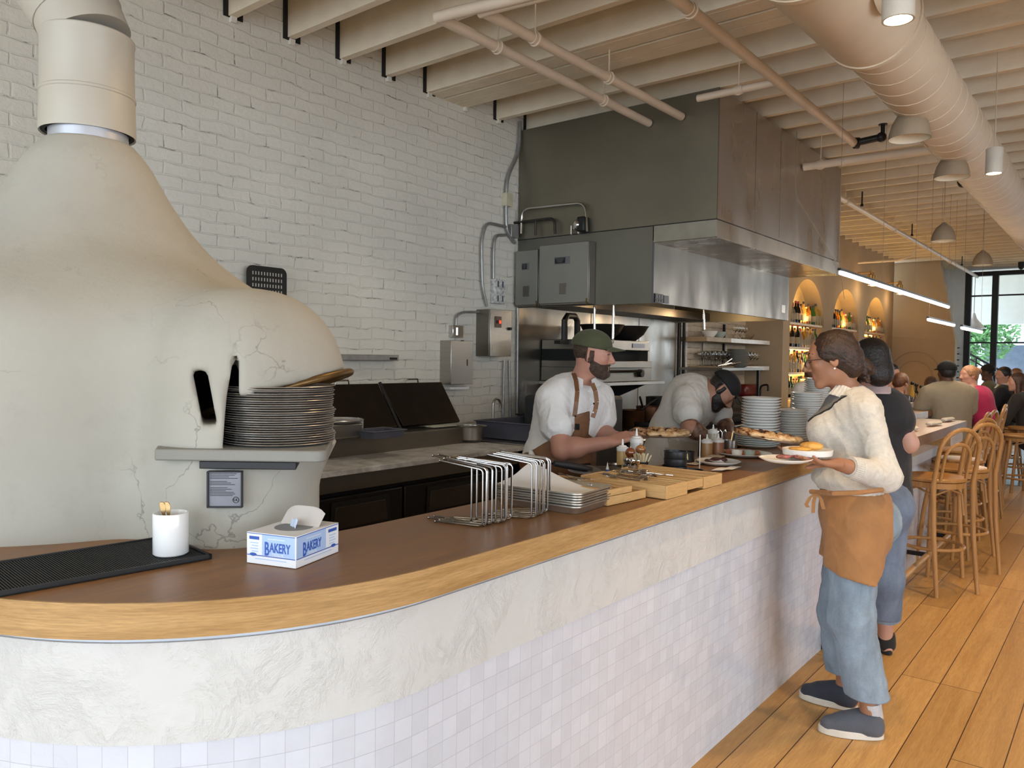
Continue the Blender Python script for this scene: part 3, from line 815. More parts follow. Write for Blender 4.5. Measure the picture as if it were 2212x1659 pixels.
yd = [on(676, 1100, 'x', XF).y, on(873, 1060, 'x', XF).y, on(1062, 1030, 'x', XF).y]
for k, (a, b) in enumerate(((yd[0], yd[1]), (yd[1], 4.22))):
    d = MB().b2((XF-0.06, a+0.01, 0.12), (XF-0.005, b-0.01, 0.775)).build('door', M_BLK, pf, bevel=0.006)
    c = (a+b)/2; w = (b-a)*0.60
    hm = MB(); z1, z0 = 0.72, 0.60
    hm.extr([(XF+0.0, c-w/2+0.02, z1), (XF+0.0, c+w/2-0.02, z1), (XF+0.0, c+w/2, z0), (XF+0.0, c-w/2, z0)], (0.004, 0, 0))
    hm.build('recessed_pull', mat('brown_grey_pull', (0.075, 0.060, 0.050), 0.3, 0.5), d, bevel=0.002)
    MB().extr([(XF-0.002, c-w/2-0.01, z1+0.03), (XF-0.002, c+w/2+0.01, z1+0.03), (XF-0.002, c+w/2+0.02, z0-0.01), (XF-0.002, c-w/2-0.02, z0-0.01)], (0.003, 0, 0)).build('pull_recess', M_INSHADE, d)
# raised rail with ingredient wells
MB().b2((-4.17, 1.9, 0.90), (-3.80, 4.34, 1.04)).build('raised_rail', M_STEELD, pf, bevel=0.004)
MB().b2((-4.10, 2.0, 1.041), (-3.86, 4.22, 1.043)).build('well_opening', mat('well_shadow_steel', (0.05, 0.045, 0.04), 0.4, 0.7), pf)
for (y0_, y1_) in ((3.02, 3.66), (3.68, 4.30), (2.3, 3.0)):
    l = MB(); l.extr([(-3.93, y0_+0.03, 1.07), (-3.93, y1_-0.01, 1.07), (-4.14, y1_, 1.36), (-4.14, y0_, 1.36)], (-0.02, 0, -0.012))
    ld = l.build('lid', M_BLK2, pf, bevel=0.004)
    yc = (y0_+y1_)/2
    MB().tube([(-4.14, yc-0.06, 1.36), (-4.135, yc-0.05, 1.385), (-4.135, yc+0.05, 1.385), (-4.14, yc+0.06, 1.36)], 0.006, 8).build('lid_handle', M_STEEL, ld)
    MB().tube([(-3.93, y0_, 1.05), (-4.14, y0_-0.005, 1.365)], 0.012, 6).build('lid_edge', M_BLK, ld)
# things standing on the prep table
def ptop(px, py, z): return on(px, py, 'z', z)
M_PLAST = mat('frosted_plastic', (0.62, 0.62, 0.58), 0.35, trans=0.3)
M_YEL = mat('pale_yellow_sauce', (0.62, 0.42, 0.17), 0.5)
M_WHITEP = mat('white_plastic', (0.72, 0.72, 0.70), 0.4)
ps_ = on(730, 915, 'x', -3.8)
gp = thing('dough_pan', 'round metal pan lying over steel food pan behind the pan stack', 'pan', (ps_.x, ps_.y, 1.12))
MB().lathe([(0, 1.150), (0.14, 1.150), (0.155, 1.162), (0.158, 1.158), (0.14, 1.145), (0, 1.145)], (ps_.x, ps_.y, 0), 40).build('disc', M_PAN, gp)
MB().box((ps_.x, ps_.y-0.02, 1.095), (0.22, 0.26, 0.09)).build('pan_body', M_STEEL, gp, bevel=0.01)
for px, hh, rr, nm, lb, m2 in ((746, 0.075, 0.032, 'deli_container', 'small white lidless deli container beside the open prep lids', M_WHITEP),):
    q = on(px, 955, 'x', -3.83)
    one(MB().lathe([(0, 0), (rr*0.85, 0), (rr, hh), (rr*0.93, hh), (rr*0.8, 0.005), (0, 0.005)], (0, 0, 0), 24), nm, lb, 'container', m2).location = (q.x, q.y, 1.043)
q = on(770, 955, 'x', -3.84)
jg = thing('measuring_jug', 'clear plastic square jug with orange yellow sauce beside the prep lids', 'jug', (q.x, q.y, 1.043))
MB().box((q.x, q.y, 1.095), (0.065, 0.065, 0.105)).build('jug_body', M_PLAST, jg, bevel=0.006)
MB().box((q.x, q.y, 1.068), (0.067, 0.067, 0.045)).build('sauce', M_YEL, jg, bevel=0.006)
MB().tube([(q.x+0.03, q.y-0.02, 1.14), (q.x+0.05, q.y-0.03, 1.16), (q.x+0.03, q.y+0.02, 1.14)], 0.005, 6).build('handle', M_WHITEP, jg)
M_GREYP = mat('blue_grey_plastic', (0.085, 0.088, 0.115), 0.5, 0, 0.06)
def tub(name, label, c, w, d, h, m, group=None, taper=0.92):
    t = thing(name, label, 'tub', c)
    cx_, cy_, cz = c
    def ring(k, z, e=0): return [(cx_+sx*(w/2*k+e), cy_+sy*(d/2*k+e), z) for sx, sy in ((-1, -1), (1, -1), (1, 1), (-1, 1))]
    R = [ring(taper, cz), ring(1, cz+h), ring(1, cz+h, 0.012), ring(1, cz+h-0.008, 0.012), ring(1, cz+h-0.008, 0.0)]
    I = [ring(0.985, cz+h, -0.002), ring(taper*0.98, cz+0.006)]
    mb = MB(); mb.v = [p for r in R for p in r]+[p for r in I for p in r]
    for a, b in ((0, 4), (4, 3), (3, 2), (2, 1), (1, 5), (5, 6)):
        for i in range(4): mb.f.append((a*4+i, a*4+(i+1) % 4, b*4+(i+1) % 4, b*4+i))
    mb.f.append((3, 2, 1, 0)); mb.f.append((24, 25, 26, 27))
    mb.build('tub_shell', m, t, bevel=0.004)
    return t
q = ptop(800, 945, 1.045); tub('ingredient_tub', 'small dark grey plastic tub set into the prep table beside the lids', (q.x+0.02, q.y+0.05, 1.045), 0.2, 0.26, 0.05, M_GREYP)
a_ = ptop(1135, 985, 0.93)
tub('bus_tub', 'wide blue grey plastic bus tub on the kitchen counter behind the steel bowl', (-3.72, 4.88, 0.93), 0.52, 0.72, 0.135, M_GREYP)
tub('bus_tub', 'dark plastic bus tub at the back by the faucet behind the blue grey tub', (-3.95, 5.50, 0.93), 0.4, 0.5, 0.14, mat('dark_grey_plastic', (0.03, 0.03, 0.033), 0.5))
q = ptop(1016, 955, 0.927)
bw = thing('mixing_bowl', 'stainless steel mixing bowl with rolled rim on the marble worktop', 'bowl', (q.x-0.03, q.y+0.03, 0.927))
MB().lathe([(0, 0.0), (0.075, 0.0), (0.10, 0.02), (0.108, 0.11), (0.125, 0.114), (0.127, 0.118), (0.105, 0.116), (0.096, 0.03), (0, 0.006)], (q.x-0.03, q.y+0.03, 0.927), 40).build('bowl_shell', M_STEEL, bw)
q = ptop(930, 935, 1.045)
nt = one(MB().box((0, 0, 0.006), (0.16, 0.24, 0.012)), 'folded_towel', 'pale folded cloth on the edge of the prep table wells', 'towel', mat('pale_green_cloth', (0.40, 0.40, 0.32), 0.9, bump=0.3), bevel=0.005); nt.location = (-3.93, 4.05, 1.046)
# low steel work table under the tubs, with faucet
wt = thing('work_table', 'stainless steel table holding the bus tubs beside the prep refrigerator', 'table', (-3.7, 5.0, 0))
MB().b2((-4.18, 4.40, 0.88), (-3.38, 5.22, 0.925)).build('table_top', M_STEEL, wt, bevel=0.004)
for xx in (-4.1, -3.45):
    for yy in (4.48, 5.15): MB().b2((xx-0.02, yy-0.02, 0), (xx+0.02, yy+0.02, 0.88)).build('leg', M_STEEL, wt)
MB().b2((-4.15, 4.45, 0.45), (-3.45, 5.2, 0.48)).build('undershelf', M_STEELD, wt)
fc = on(1070, 895, 'x', -4.05)
ft = thing('faucet', 'chrome gooseneck faucet standing by the conduits on the brick wall', 'faucet', (fc.x, fc.y, 0.93))
pts = [(fc.x, fc.y-0.03, 0.93), (fc.x, fc.y-0.03, 1.17)]+[(fc.x, fc.y-0.03+0.045-0.045*math.cos(a*PI/8), 1.17+0.045*math.sin(a*PI/8)) for a in range(1, 9)]+[(fc.x, fc.y+0.06, 1.14)]
MB().tube(pts, 0.010, 10).build('spout', M_STEEL, ft)
MB().cyl((fc.x, fc.y-0.03, 0.93), (fc.x, fc.y-0.03, 0.97), 0.022).build('base', M_STEEL, ft)
# ================================================================ wall things on the painted brick
M_GALV = mat('galvanised_metal', (0.36, 0.36, 0.35), 0.42, 0.8, 0.12, 20)
M_CHROME = mat('chrome', (0.62, 0.61, 0.60), 0.12, 1.0, 0.02)
def cond(name, label, pts, r=0.012, m=None, cat='conduit'):
    P = [Vector(p) for p in pts]; out = [P[0]]
    for a, b, c in zip(P, P[1:], P[2:]):
        d1 = (b-a); d2 = (c-b); rr = min(0.09, d1.length*0.45, d2.length*0.45)
        s0 = b-d1.normalized()*rr; s1 = b+d2.normalized()*rr
        for i in range(6):
            t = i/5; out.append(s0*(1-t)**2+b*2*t*(1-t)+s1*t*t)
    out.append(P[-1])
    L = Vector(pts[0])
    return one(MB().tube(out, r, 10), name, label, cat, m or M_GALV, loc=tuple(L))
X = -4.17
def wl(px, py, x=X): return on(px, py, 'x', x)
cond('conduit', 'grey conduit running down the brick corner from the joists to the junction box', [wl(1124, 262), wl(1121, 330), wl(1095, 385), wl(1093, 440), wl(1094, 500), wl(1113, 525)], 0.014)
cond('conduit', 'long bent conduit from corner box down to the control cabinet top', [wl(1093, 490), wl(1050, 480), wl(1040, 520), wl(1042, 620), wl(1052, 662)])
cond('conduit', 'short bent conduit dropping into the white outlet box', [wl(1093, 508), wl(1070, 508), wl(1066, 540), wl(1066, 602)])
cond('conduit', 'thin horizontal conduit from switch box into the control cabinet side', [wl(985, 705), wl(986, 682), wl(1000, 674), wl(1045, 674)], 0.010)
cond('conduit', 'vertical conduit below the control cabinet, left of the pair on the corner', [wl(1089, 778), wl(1086, 925)], 0.010)
cond('conduit', 'thin vertical pipe below the control cabinet beside the stainless panel', [wl(1100, 778), wl(1103, 925)], 0.010)
cond('conduit', 'tall vertical pipe along the left edge of the stainless wall panel', [wl(1118, 665), wl(1117, 925)], 0.011)
def boxobj(name, label, cat, px, py, wy, hz, dx, m, x=-4.2, extra=None, bevel=0.003):
    p = on(px, py, 'x', x+dx/2); t = thing(name, label, cat, tuple(p))
    MB().box(p, (dx, wy, hz)).build('box', m, t, bevel=bevel)
    if extra: extra(t, p)
    return t
M_CREAM = mat('cream_plastic', (0.50, 0.46, 0.33), 0.5)
boxobj('junction_box', 'small cream junction box on the corner conduit', 'box', 1096, 432, 0.085, 0.11, 0.05, M_CREAM)
boxobj('junction_box', 'grey junction box behind the corner conduit bends', 'box', 1108, 500, 0.10, 0.11, 0.05, M_GALV)
def covers(t, p):
    for dy in (-0.03, 0.03):
        for dz in (0.06, -0.06): MB().box((p.x+0.028, p.y+dy, p.z+dz), (0.006, 0.018, 0.05)).build('cable_slot', M_GREYP, t)
boxobj('outlet_box', 'white speckled outlet box above the steel control cabinet', 'box', 1075, 630, 0.13, 0.20, 0.06, mat('speckled_white', (0.52, 0.52, 0.50), 0.5, 0, 0.5, 40), extra=covers)
def panel(t, p):
    d = MB().box((p.x+0.075, p.y+0.00, p.z), (0.012, 0.27, 0.38)).build('door', M_STEEL, t, bevel=0.002)
    MB().box((p.x+0.083, p.y-0.04, p.z+0.09), (0.008, 0.075, 0.09)).build('switch_plate', mat('brown_plate', (0.10, 0.07, 0.05), 0.4, 0.4), t)
    MB().box((p.x+0.09, p.y-0.025, p.z+0.09), (0.01, 0.014, 0.025)).build('red_switch', mat('red_lit_switch', (0.6, 0.02, 0.01), 0.4, emit=(1, 0.06, 0.02), es=1.5), t)
    MB().box((p.x+0.09, p.y-0.055, p.z+0.09), (0.01, 0.014, 0.025)).build('black_switch', M_BLACK, t)
    MB().cyl((p.x+0.08, p.y+0.11, p.z+0.04), (p.x+0.1, p.y+0.11, p.z+0.04), 0.012).build('latch', M_BLACK, t)
    MB().box((p.x+0.082, p.y-0.09, p.z-0.13), (0.002, 0.04, 0.05)).build('paper_note', M_CREAM, t)
boxobj('control_cabinet', 'stainless steel electrical control cabinet with a red switch on brick wall', 'electrical cabinet', 1066, 720, 0.28, 0.38, 0.14, M_STEELD, extra=panel)
def sw(t, p): MB().box((p.x+0.03, p.y, p.z), (0.01, 0.03, 0.06)).build('switch_cover', M_CHROME, t)
boxobj('switch_box', 'small chrome switch box on the brick above the towel dispenser', 'box', 985, 716, 0.12, 0.095, 0.05, M_CHROME, extra=sw)
def disp(t, p):
    MB().b2((p.x-0.05, p.y-0.10, p.z-0.21), (p.x+0.03, p.y+0.12, p.z-0.19)).build('paper_towel', M_WHITEP, t)
    MB().box((p.x+0.062, p.y+0.06, p.z), (0.004, 0.004, 0.05)).build('window_slot', M_BLACK, t)
    MB().box((p.x+0.062, p.y, p.z+0.17), (0.006, 0.03, 0.008)).build('lock', M_BLACK, t)
boxobj('towel_dispenser', 'brushed steel paper towel dispenser on the brick wall', 'dispenser', 986, 783, 0.25, 0.34, 0.12, M_STEEL, extra=disp)
def tl(t, p): MB().cyl((p.x+0.0, p.y-0.1, p.z+0.03), (p.x, p.y+0.1, p.z+0.03), 0.004).build('bracket', M_GALV, t)
a = on(715, 772, 'x', -4.15); b = on(858, 772, 'x', -4.15)
lb = thing('wall_light_bar', 'thin grey light bar fixed on the brick above the prep lids', 'light', (-4.16, (a.y+b.y)/2, a.z))
MB().b2((-4.19, 3.1, a.z-0.02), (-4.13, b.y, a.z+0.022)).build('housing', M_GALV, lb, bevel=0.004)
MB().b2((-4.131, b.y-0.09, a.z-0.012), (-4.127, b.y-0.02, a.z+0.004)).build('label_plate', M_BLACK, lb)
one(MB().cyl((0, 0, 0), (0, 0, -0.04), 0.012), 'pipe_stub', 'small cream round pipe end between the joists above the brick wall', 'pipe', M_CEIL).location = on(800, 45, 'x', -4.1)
# ================================================================ steel wall behind the cooking line
swp = thing('stainless_wall_panel', 'tall stainless steel wall panel behind the cooking line under the hood', 'panel', (-4.18, 6.8, 0.0))
def m_wavy(name, c, rough=0.16, bs=0.35, sc=1.2):
    n = N(name); v = n.coord((1, 1, 1)); n.base(n.ramp(n.noise(v, 2, 3), [(0.3, tuple(x*0.9 for x in c)), (0.7, c)]))
    n.set(Metallic=0.95); n.link(n.ramp(n.noise(n.coord((1, 1, 0.4)), 3, 4), [(0.3, rough*0.8), (0.7, rough*1.9)]), n.b.inputs['Roughness'])
    n.bump(n.noise(n.coord((1, 1, 0.22)), sc*1.3, 1, 0.4, 0.3), bs*0.45, 0.12); return n.m
M_WAVY = m_wavy('rippled_stainless', (0.30, 0.28, 0.25), 0.26, 0.35, 1.6)
MB().b2((-4.195, 5.30, 0.0), (-4.18, 8.28, 2.05)).build('sheet', M_WAVY, swp)
for yy in (6.45, 7.4): MB().b2((-4.182, yy, 0.0), (-4.176, yy+0.006, 2.05)).build('seam', M_STEELD, swp)
# exhaust hood : lower canopy and the large box above
HY0, HY1 = 5.295, 8.26
hd_ = thing('exhaust_hood', 'huge stainless steel exhaust hood box hanging from the joists over the kitchen line', 'range hood', (-3.4, 6.8, 2.0))
MH = M_HOODDULL
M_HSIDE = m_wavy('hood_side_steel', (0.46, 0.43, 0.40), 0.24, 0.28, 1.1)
lo = MB()
z0h, z1h = 1.985, 2.44
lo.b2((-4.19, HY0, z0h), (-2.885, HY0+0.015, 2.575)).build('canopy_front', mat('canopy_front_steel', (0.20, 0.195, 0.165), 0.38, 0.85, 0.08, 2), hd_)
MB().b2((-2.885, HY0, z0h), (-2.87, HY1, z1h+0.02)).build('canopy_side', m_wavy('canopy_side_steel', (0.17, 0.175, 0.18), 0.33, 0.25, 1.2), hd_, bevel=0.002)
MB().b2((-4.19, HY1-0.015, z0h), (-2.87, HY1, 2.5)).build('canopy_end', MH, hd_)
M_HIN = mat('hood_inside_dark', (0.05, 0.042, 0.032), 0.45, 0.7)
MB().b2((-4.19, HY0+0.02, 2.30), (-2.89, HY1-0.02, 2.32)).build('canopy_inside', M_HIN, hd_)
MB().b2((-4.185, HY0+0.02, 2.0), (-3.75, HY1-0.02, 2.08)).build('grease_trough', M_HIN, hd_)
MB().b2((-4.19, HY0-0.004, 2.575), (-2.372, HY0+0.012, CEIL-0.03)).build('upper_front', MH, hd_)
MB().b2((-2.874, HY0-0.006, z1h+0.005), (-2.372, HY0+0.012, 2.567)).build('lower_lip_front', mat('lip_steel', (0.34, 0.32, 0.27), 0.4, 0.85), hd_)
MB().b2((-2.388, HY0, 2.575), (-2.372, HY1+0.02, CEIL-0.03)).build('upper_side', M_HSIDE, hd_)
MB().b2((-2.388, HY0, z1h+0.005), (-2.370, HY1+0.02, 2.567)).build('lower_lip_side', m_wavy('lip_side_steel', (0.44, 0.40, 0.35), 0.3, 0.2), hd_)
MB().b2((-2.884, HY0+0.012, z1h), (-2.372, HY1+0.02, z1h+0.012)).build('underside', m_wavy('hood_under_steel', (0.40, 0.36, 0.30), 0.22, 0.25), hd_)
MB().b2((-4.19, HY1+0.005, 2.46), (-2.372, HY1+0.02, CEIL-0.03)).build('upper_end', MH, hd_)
sm = MB().b2((-4.19, HY0-0.006, 2.568), (-2.368, HY0, 2.574)).b2((-2.374, HY0-0.004, 2.568), (-2.366, HY1+0.02, 2.574))
sm.b2((-3.08, HY0-0.003, z0h), (-3.076, HY0-0.001, 2.568)) if False else None
sm.build('seam', M_BLACK, hd_)
for yy in (6.0, 6.55): MB().b2((-2.373, yy, 2.6), (-2.370, yy+0.004, CEIL-0.03)).build('panel_joint', M_STEELD, hd_)
# controls on the canopy
q = on(1426, 645, 'x', -2.865)
MB().b2((-2.873, q.y-0.09, q.z-0.035), (-2.860, q.y+0.04, q.z+0.035)).build('control_panel', M_BLACK, hd_)
cpn = MB()
for k in range(3): cpn.b2((-2.861, q.y-0.082+0.042*k, q.z+0.0), (-2.857, q.y-0.05+0.042*k, q.z+0.026)); cpn.b2((-2.861, q.y-0.075+0.042*k, q.z-0.025), (-2.857, q.y-0.06+0.042*k, q.z-0.008))
cpn.build('control_keys', M_GREYP, hd_)
MB().b2((-2.873, q.y+0.06, q.z-0.03), (-2.862, q.y+0.14, q.z+0.03)).build('thermostat', M_GREYP, hd_)
q = on(1695, 680, 'x', -2.865); MB().b2((-2.872, 8.05, 2.06), (-2.866, 8.15, 2.14)).build('sticker', M_WHITEP, hd_)
for py_ in (662,): pass
for i in range(4): MB().cyl((-3.3, 5.9+0.6*i, 2.10), (-3.3, 5.9+0.6*i, 2.28), 0.05, 0.07).build('hood_lamp', mat('hood_lamp_glass', (0.5, 0.4, 0.25), 0.3, emit=(1, 0.7, 0.35), es=0.5), hd_)
light('hood_lamp_light', 'POINT', (-3.6, 5.9, 2.02), 2, WARM, 0.05); light('hood_lamp_light', 'POINT', (-3.6, 7.5, 2.02), 5, WARM, 0.05)
# fire suppression cabinets hung on the canopy front
def cabinet(label, pxa, pxb, zt, zb, dy, lab):
    xa = on(pxa, 560, 'y', HY0-dy).x; xb = on(pxb, 560, 'y', HY0-dy).x
    t = thing('suppression_cabinet', label, 'cabinet', ((xa+xb)/2, HY0-dy/2, zb))
    MB().b2((xa, HY0-dy+0.01, zb), (xb, HY0-0.002, zt)).build('case', M_STEELD, t, bevel=0.003)
    d = MB().b2((xa+0.004, HY0-dy-0.004, zb+0.015), (xb-0.004, HY0-dy+0.01, zt-0.005)).build('door', mat('cabinet_door_steel', (0.30, 0.30, 0.27), 0.4, 0.75, 0.05, 3), t, bevel=0.002)
    cx_ = xa+(xb-xa)*0.5; L = lab
    MB().box((cx_-0.01, HY0-dy-0.006, zt-0.14), (L, 0.004, 0.06)).build('label_plate', M_PLATE, d)
    tl_ = MB().box((cx_-0.01-L*0.12, HY0-dy-0.009, zt-0.14), (L*0.68, 0.003, 0.045)).build('black_label', M_BLACK, d)
    ln = MB()
    for k in range(4): ln.box((cx_-0.01-L*0.12, HY0-dy-0.011, zt-0.125-0.009*k), (L*(0.55-0.08*k), 0.001, 0.003))
    ln.build('label_lines', M_PLATE, d)
    MB().box((cx_, HY0-dy-0.005, zb+0.13), (0.07, 0.003, 0.09)).build('embossed_square', M_STEELD, d, bevel=0.002)
    MB().box((xb-0.012, HY0-dy-0.006, zb+0.02), (0.01, 0.01, 0.05)).build('brass_tag', M_BRASS, d)
    return t
cabinet('narrow grey suppression cabinet hung at the left end of the hood', 1114, 1163, 2.47, 1.99, 0.06, 0.075)
cabinet('wide grey suppression cabinet with black label beside the narrow one on hood', 1165, 1272, 2.49, 1.99, 0.10, 0.15)
yy = HY0-0.05
def fy_(px, py): return on(px, py, 'y', yy)
cond('suppression_pipe', 'bright pipe rising behind the cabinets and crossing to the right above them', [fy_(1126, 505), fy_(1127, 452), fy_(1265, 437), fy_(1268, 500)], 0.010, M_CHROME, 'pipe')
cond('suppression_pipe', 'dark pipe running low over the cabinet tops', [fy_(1106, 482), fy_(1198, 471), fy_(1199, 505)], 0.012, mat('dark_iron', (0.06, 0.055, 0.05), 0.4, 0.8), 'pipe')
cond('suppression_pipe', 'short dark pipe dropping into the narrow cabinet', [fy_(1157, 478), fy_(1157, 508)], 0.010, mat('dark_iron', (0.06, 0.055, 0.05), 0.4, 0.8), 'pipe')
p = fy_(1250, 486); vb = thing('valve', 'black and chrome gas valve on top of the wide suppression cabinet', 'valve', tuple(p))
MB().ball(p, 0.05).build('valve_body', M_CHROME, vb); MB().box(p+V(0.04, 0, 0), (0.07, 0.08, 0.12)).build('actuator', M_BLACK, vb, bevel=0.01)
for dx in (-0.07, 0.0): MB().cyl(p+V(dx, 0, 0), p+V(dx, 0, -0.07), 0.012).build('outlet', M_CHROME, vb)
cond('drop_pipe', 'thin steel drop rod hanging under the hood front, left one', [on(1284, 655, 'y', 5.42)+V(0, 0, 0.24), on(1284, 712, 'y', 5.42)], 0.010, M_CHROME, 'pipe')
cond('drop_pipe', 'thin steel drop rod hanging under the hood, second from left behind the cap', [on(1315, 655, 'x', -3.25)+V(0, 0.08, 0.24), on(1312, 732, 'x', -3.25)+V(0, 0.08, 0)], 0.010, M_CHROME, 'pipe')
cond('drop_pipe', 'thin steel drop pipe with loop end under the far end of the hood', [on(1520, 668, 'x', -3.2)+V(0, 0, 0.2), on(1521, 712, 'x', -3.2)], 0.012, M_CHROME, 'pipe')
# ================================================================ ducts, pipes and lamps under the joists
M_DUCT = mat('cream_painted_duct', (0.62, 0.52, 0.39), 0.62, 0, 0.06, 3, 0.06, 30)
dc = V(-1.02, 0, 3.17)
du = thing('air_duct', 'large cream spiral air duct running the length of the ceiling above the aisle', 'duct', (dc.x, 4, dc.z-0.2))
b = MB()
b.cyl((dc.x, -2, dc.z), (dc.x, 3.02, dc.z), 0.245, seg=48); b.cyl((dc.x, 3.0, dc.z), (dc.x, 3.03, dc.z), 0.251, seg=48)
b.cyl((dc.x, 3.03, dc.z), (dc.x, 3.95, dc.z), 0.240, 0.215, seg=48); b.cyl((dc.x, 3.95, dc.z), (dc.x, 3.98, dc.z), 0.222, seg=48)
b.build('reducer', M_DUCT, du, smooth=30)
MB().cyl((dc.x, 3.95, dc.z), (dc.x, 17.5, dc.z), 0.19, seg=48).build('duct_run', M_DUCT, du, smooth=30)
sp = MB(); pts = []
for i in range(0, 24*64+1):
    a = 2*PI*i/24; pts.append((dc.x+0.191*math.cos(a), 4.0+0.2*i/24, dc.z+0.191*math.sin(a)))
sp.tube(pts, 0.0032, 4)
sp.build('spiral_seam', M_DUCT, du)
gr = MB()
for yy in (5.6, 8.4, 11.5):
    gr.box((dc.x-0.13, yy, dc.z-0.13), (0.09, 0.5, 0.02), M=Matrix.Rotation(math.radians(45), 3, 'Y'))
gr.build('air_register', mat('register_cream', (0.55, 0.47, 0.36), 0.5), du, bevel=0.002)
bd = thing('branch_duct', 'ribbed cream branch duct crossing to the right at the top of the picture', 'duct', (1.0, 3.45, dc.z-0.2))
by = 3.42
MB().cyl((dc.x+0.2, by, dc.z+0.02), (3.2, by, dc.z+0.02), 0.185, seg=40).build('branch_run', M_DUCT, bd, smooth=30)
rb = MB()
for i in range(40): rb.tube([(dc.x+0.32+0.075*i+0.02*math.cos(a*PI/10), by+0.188*math.cos(a*PI/10), dc.z+0.02+0.188*math.sin(a*PI/10)) for a in range(20)], 0.006, 6, closed=True)
rb.build('rib', M_DUCT, bd)
MB().cyl((dc.x+0.17, by, dc.z+0.02), (dc.x+0.27, by, dc.z+0.02), 0.215, 0.195, seg=40).build('collar', M_DUCT, bd, smooth=30)
M_PIPE = mat('beige_painted_pipe', (0.68, 0.57, 0.45), 0.45, 0, 0.06, 4)
def pipe(label, a, b, r=0.03, hang=(), extra=None, name='ceiling_pipe'):
    t = thing(name, label, 'pipe', tuple(a)); a = Vector(a); b = Vector(b)
    MB().tube([a, b], r, 16).build('pipe_run', M_PIPE, t)
    for f in hang:
        q = a+(b-a)*f; h = MB()
        h.tube([q+V((r+0.006)*math.cos(k*PI/10), 0, (r+0.006)*math.sin(k*PI/10)) for k in range(20)], 0.006, 6, closed=True)
        h.tube([q+V(0, 0, r), (q.x, q.y, CEIL+0.05)], 0.005, 6)
        h.build('hanger', M_PIPE, t)
        MB().cyl(q-(b-a).normalized()*0.03, q+(b-a).normalized()*0.03, r+0.005, seg=16).build('coupling', M_PIPE, t)
    if extra: extra(t)
    return t
zP = 3.35
def pz(px, py): return on(px, py, 'z', zP)
def elbow1(t): MB().tube([pz(943, 38), pz(980, 28), pz(1100, 0)+V(0, 0, 0), pz(1300, -50)], 0.03, 14).build('cross_run', M_PIPE, t)
pipe('cream pipe running back from the upper left to the hood, left of the parallel pair', pz(943, 36), V(-2.93, 5.28, zP), 0.03, (0.22, 0.72), elbow1)
def elbow2(t): MB().tube([pz(1036, 27), pz(1075, 15), pz(1250, -30)], 0.03, 14).build('cross_run', M_PIPE, t)
pipe('cream pipe running back to the hood, right of the parallel pair', pz(1044, 25), V(-2.66, 5.28, zP), 0.03, (0.2, 0.55), elbow2)
def valve(t):
    e = V(-1.84, 6.75, zP); v = MB()
    v.cyl(e, e+V(0.03, 0.02, 0), 0.045); v.cyl(e+V(0, 0, 0), e+V(0.2, 0.02, 0.02), 0.028); v.ball(e+V(0.2, 0.02, 0.02), 0.04); v.cyl(e+V(0.21, 0.02, 0.02), e+V(0.21, 0.02, 0.12), 0.016); v.cyl(e+V(0.21, 0.02, 0.115), e+V(0.21, 0.02, 0.122), 0.035)
    v.build('black_valve', M_BLACK, t)
pipe('long cream gas pipe from top centre ending in a black valve beside the hood', (-1.83, 2.6, zP), (-1.84, 6.75, zP), 0.032, (0.27,), valve)
pipe('short cream branch pipe with capped end in front of the hood top', pz(1507, 213), V(-1.86, 4.99, zP), 0.024, (0.55,))
pipe('cream cross pipe leaving the right side of the hood toward the duct', V(-2.36, 7.1, 3.30), V(-0.9, 7.1, 3.30), 0.034, (0.1,))
def drop(t):
    MB().tube([(-2.5, 13.6, 3.36), (-2.75, 13.6, 3.36), (-2.8, 13.6, 3.25), (-3.0, 13.6, 3.2), (-3.6, 13.6, 3.2)], 0.02, 10).build('side_branch', M_PIPE, t)
pipe('long cream sprinkler pipe running from the hood to the garden window', (-2.56, 8.3, zP), (-2.56, 18.5, zP), 0.03, (0.08, 0.3, 0.5, 0.7), drop)
pipe('cream pipe high at the right behind the duct', (-0.55, 7.4, 3.40), (3.5, 7.4, 3.40), 0.035, (0.5,))
for k, (a_, b_, lab) in enumerate((((-0.35, 4.0, 3.46), (-0.36, 5.3, 3.46), 'thin bent conduit under the joists right of the duct, left one'), ((-0.22, 4.0, 3.46), (-0.16, 5.0, 3.46), 'thin bent conduit under the joists right of the duct, right one'))):
    cond('ceiling_conduit', lab, [a_, b_, (b_[0]+0.5, b_[1]+0.35, b_[2]), (b_[0]+0.9, b_[1]+0.35, b_[2])], 0.012, M_PIPE)
for (px, py) in ((1862, 440), (1970, 505), (2078, 570)):
    p = on(px, py, 'z', 3.40)
    one(MB().cyl((0, 0, 0), (0, 0, 0.14), 0.008).cyl((0, 0, -0.03), (0, 0, 0), 0.02, 0.012), 'sprinkler_head', 'small dark sprinkler head under the joists '+{1862: 'nearest the hood', 1970: 'in the middle of the room', 2078: 'nearest the garden window'}[px], 'sprinkler', M_BLACK).location = p
for (px, py, lab) in ((2080, 395, 'small dark ceiling camera under the duct'), (2206, 577, 'small round black ceiling camera above the garden window')):
    p = on(px, py, 'z', 3.45); o = one(MB().ball((0, 0, 0), (0.05, 0.05, 0.05)).cyl((0, 0, 0), (0, 0, 0.1), 0.055), 'dome_camera', lab, 'camera', M_BLACK); o.location = p
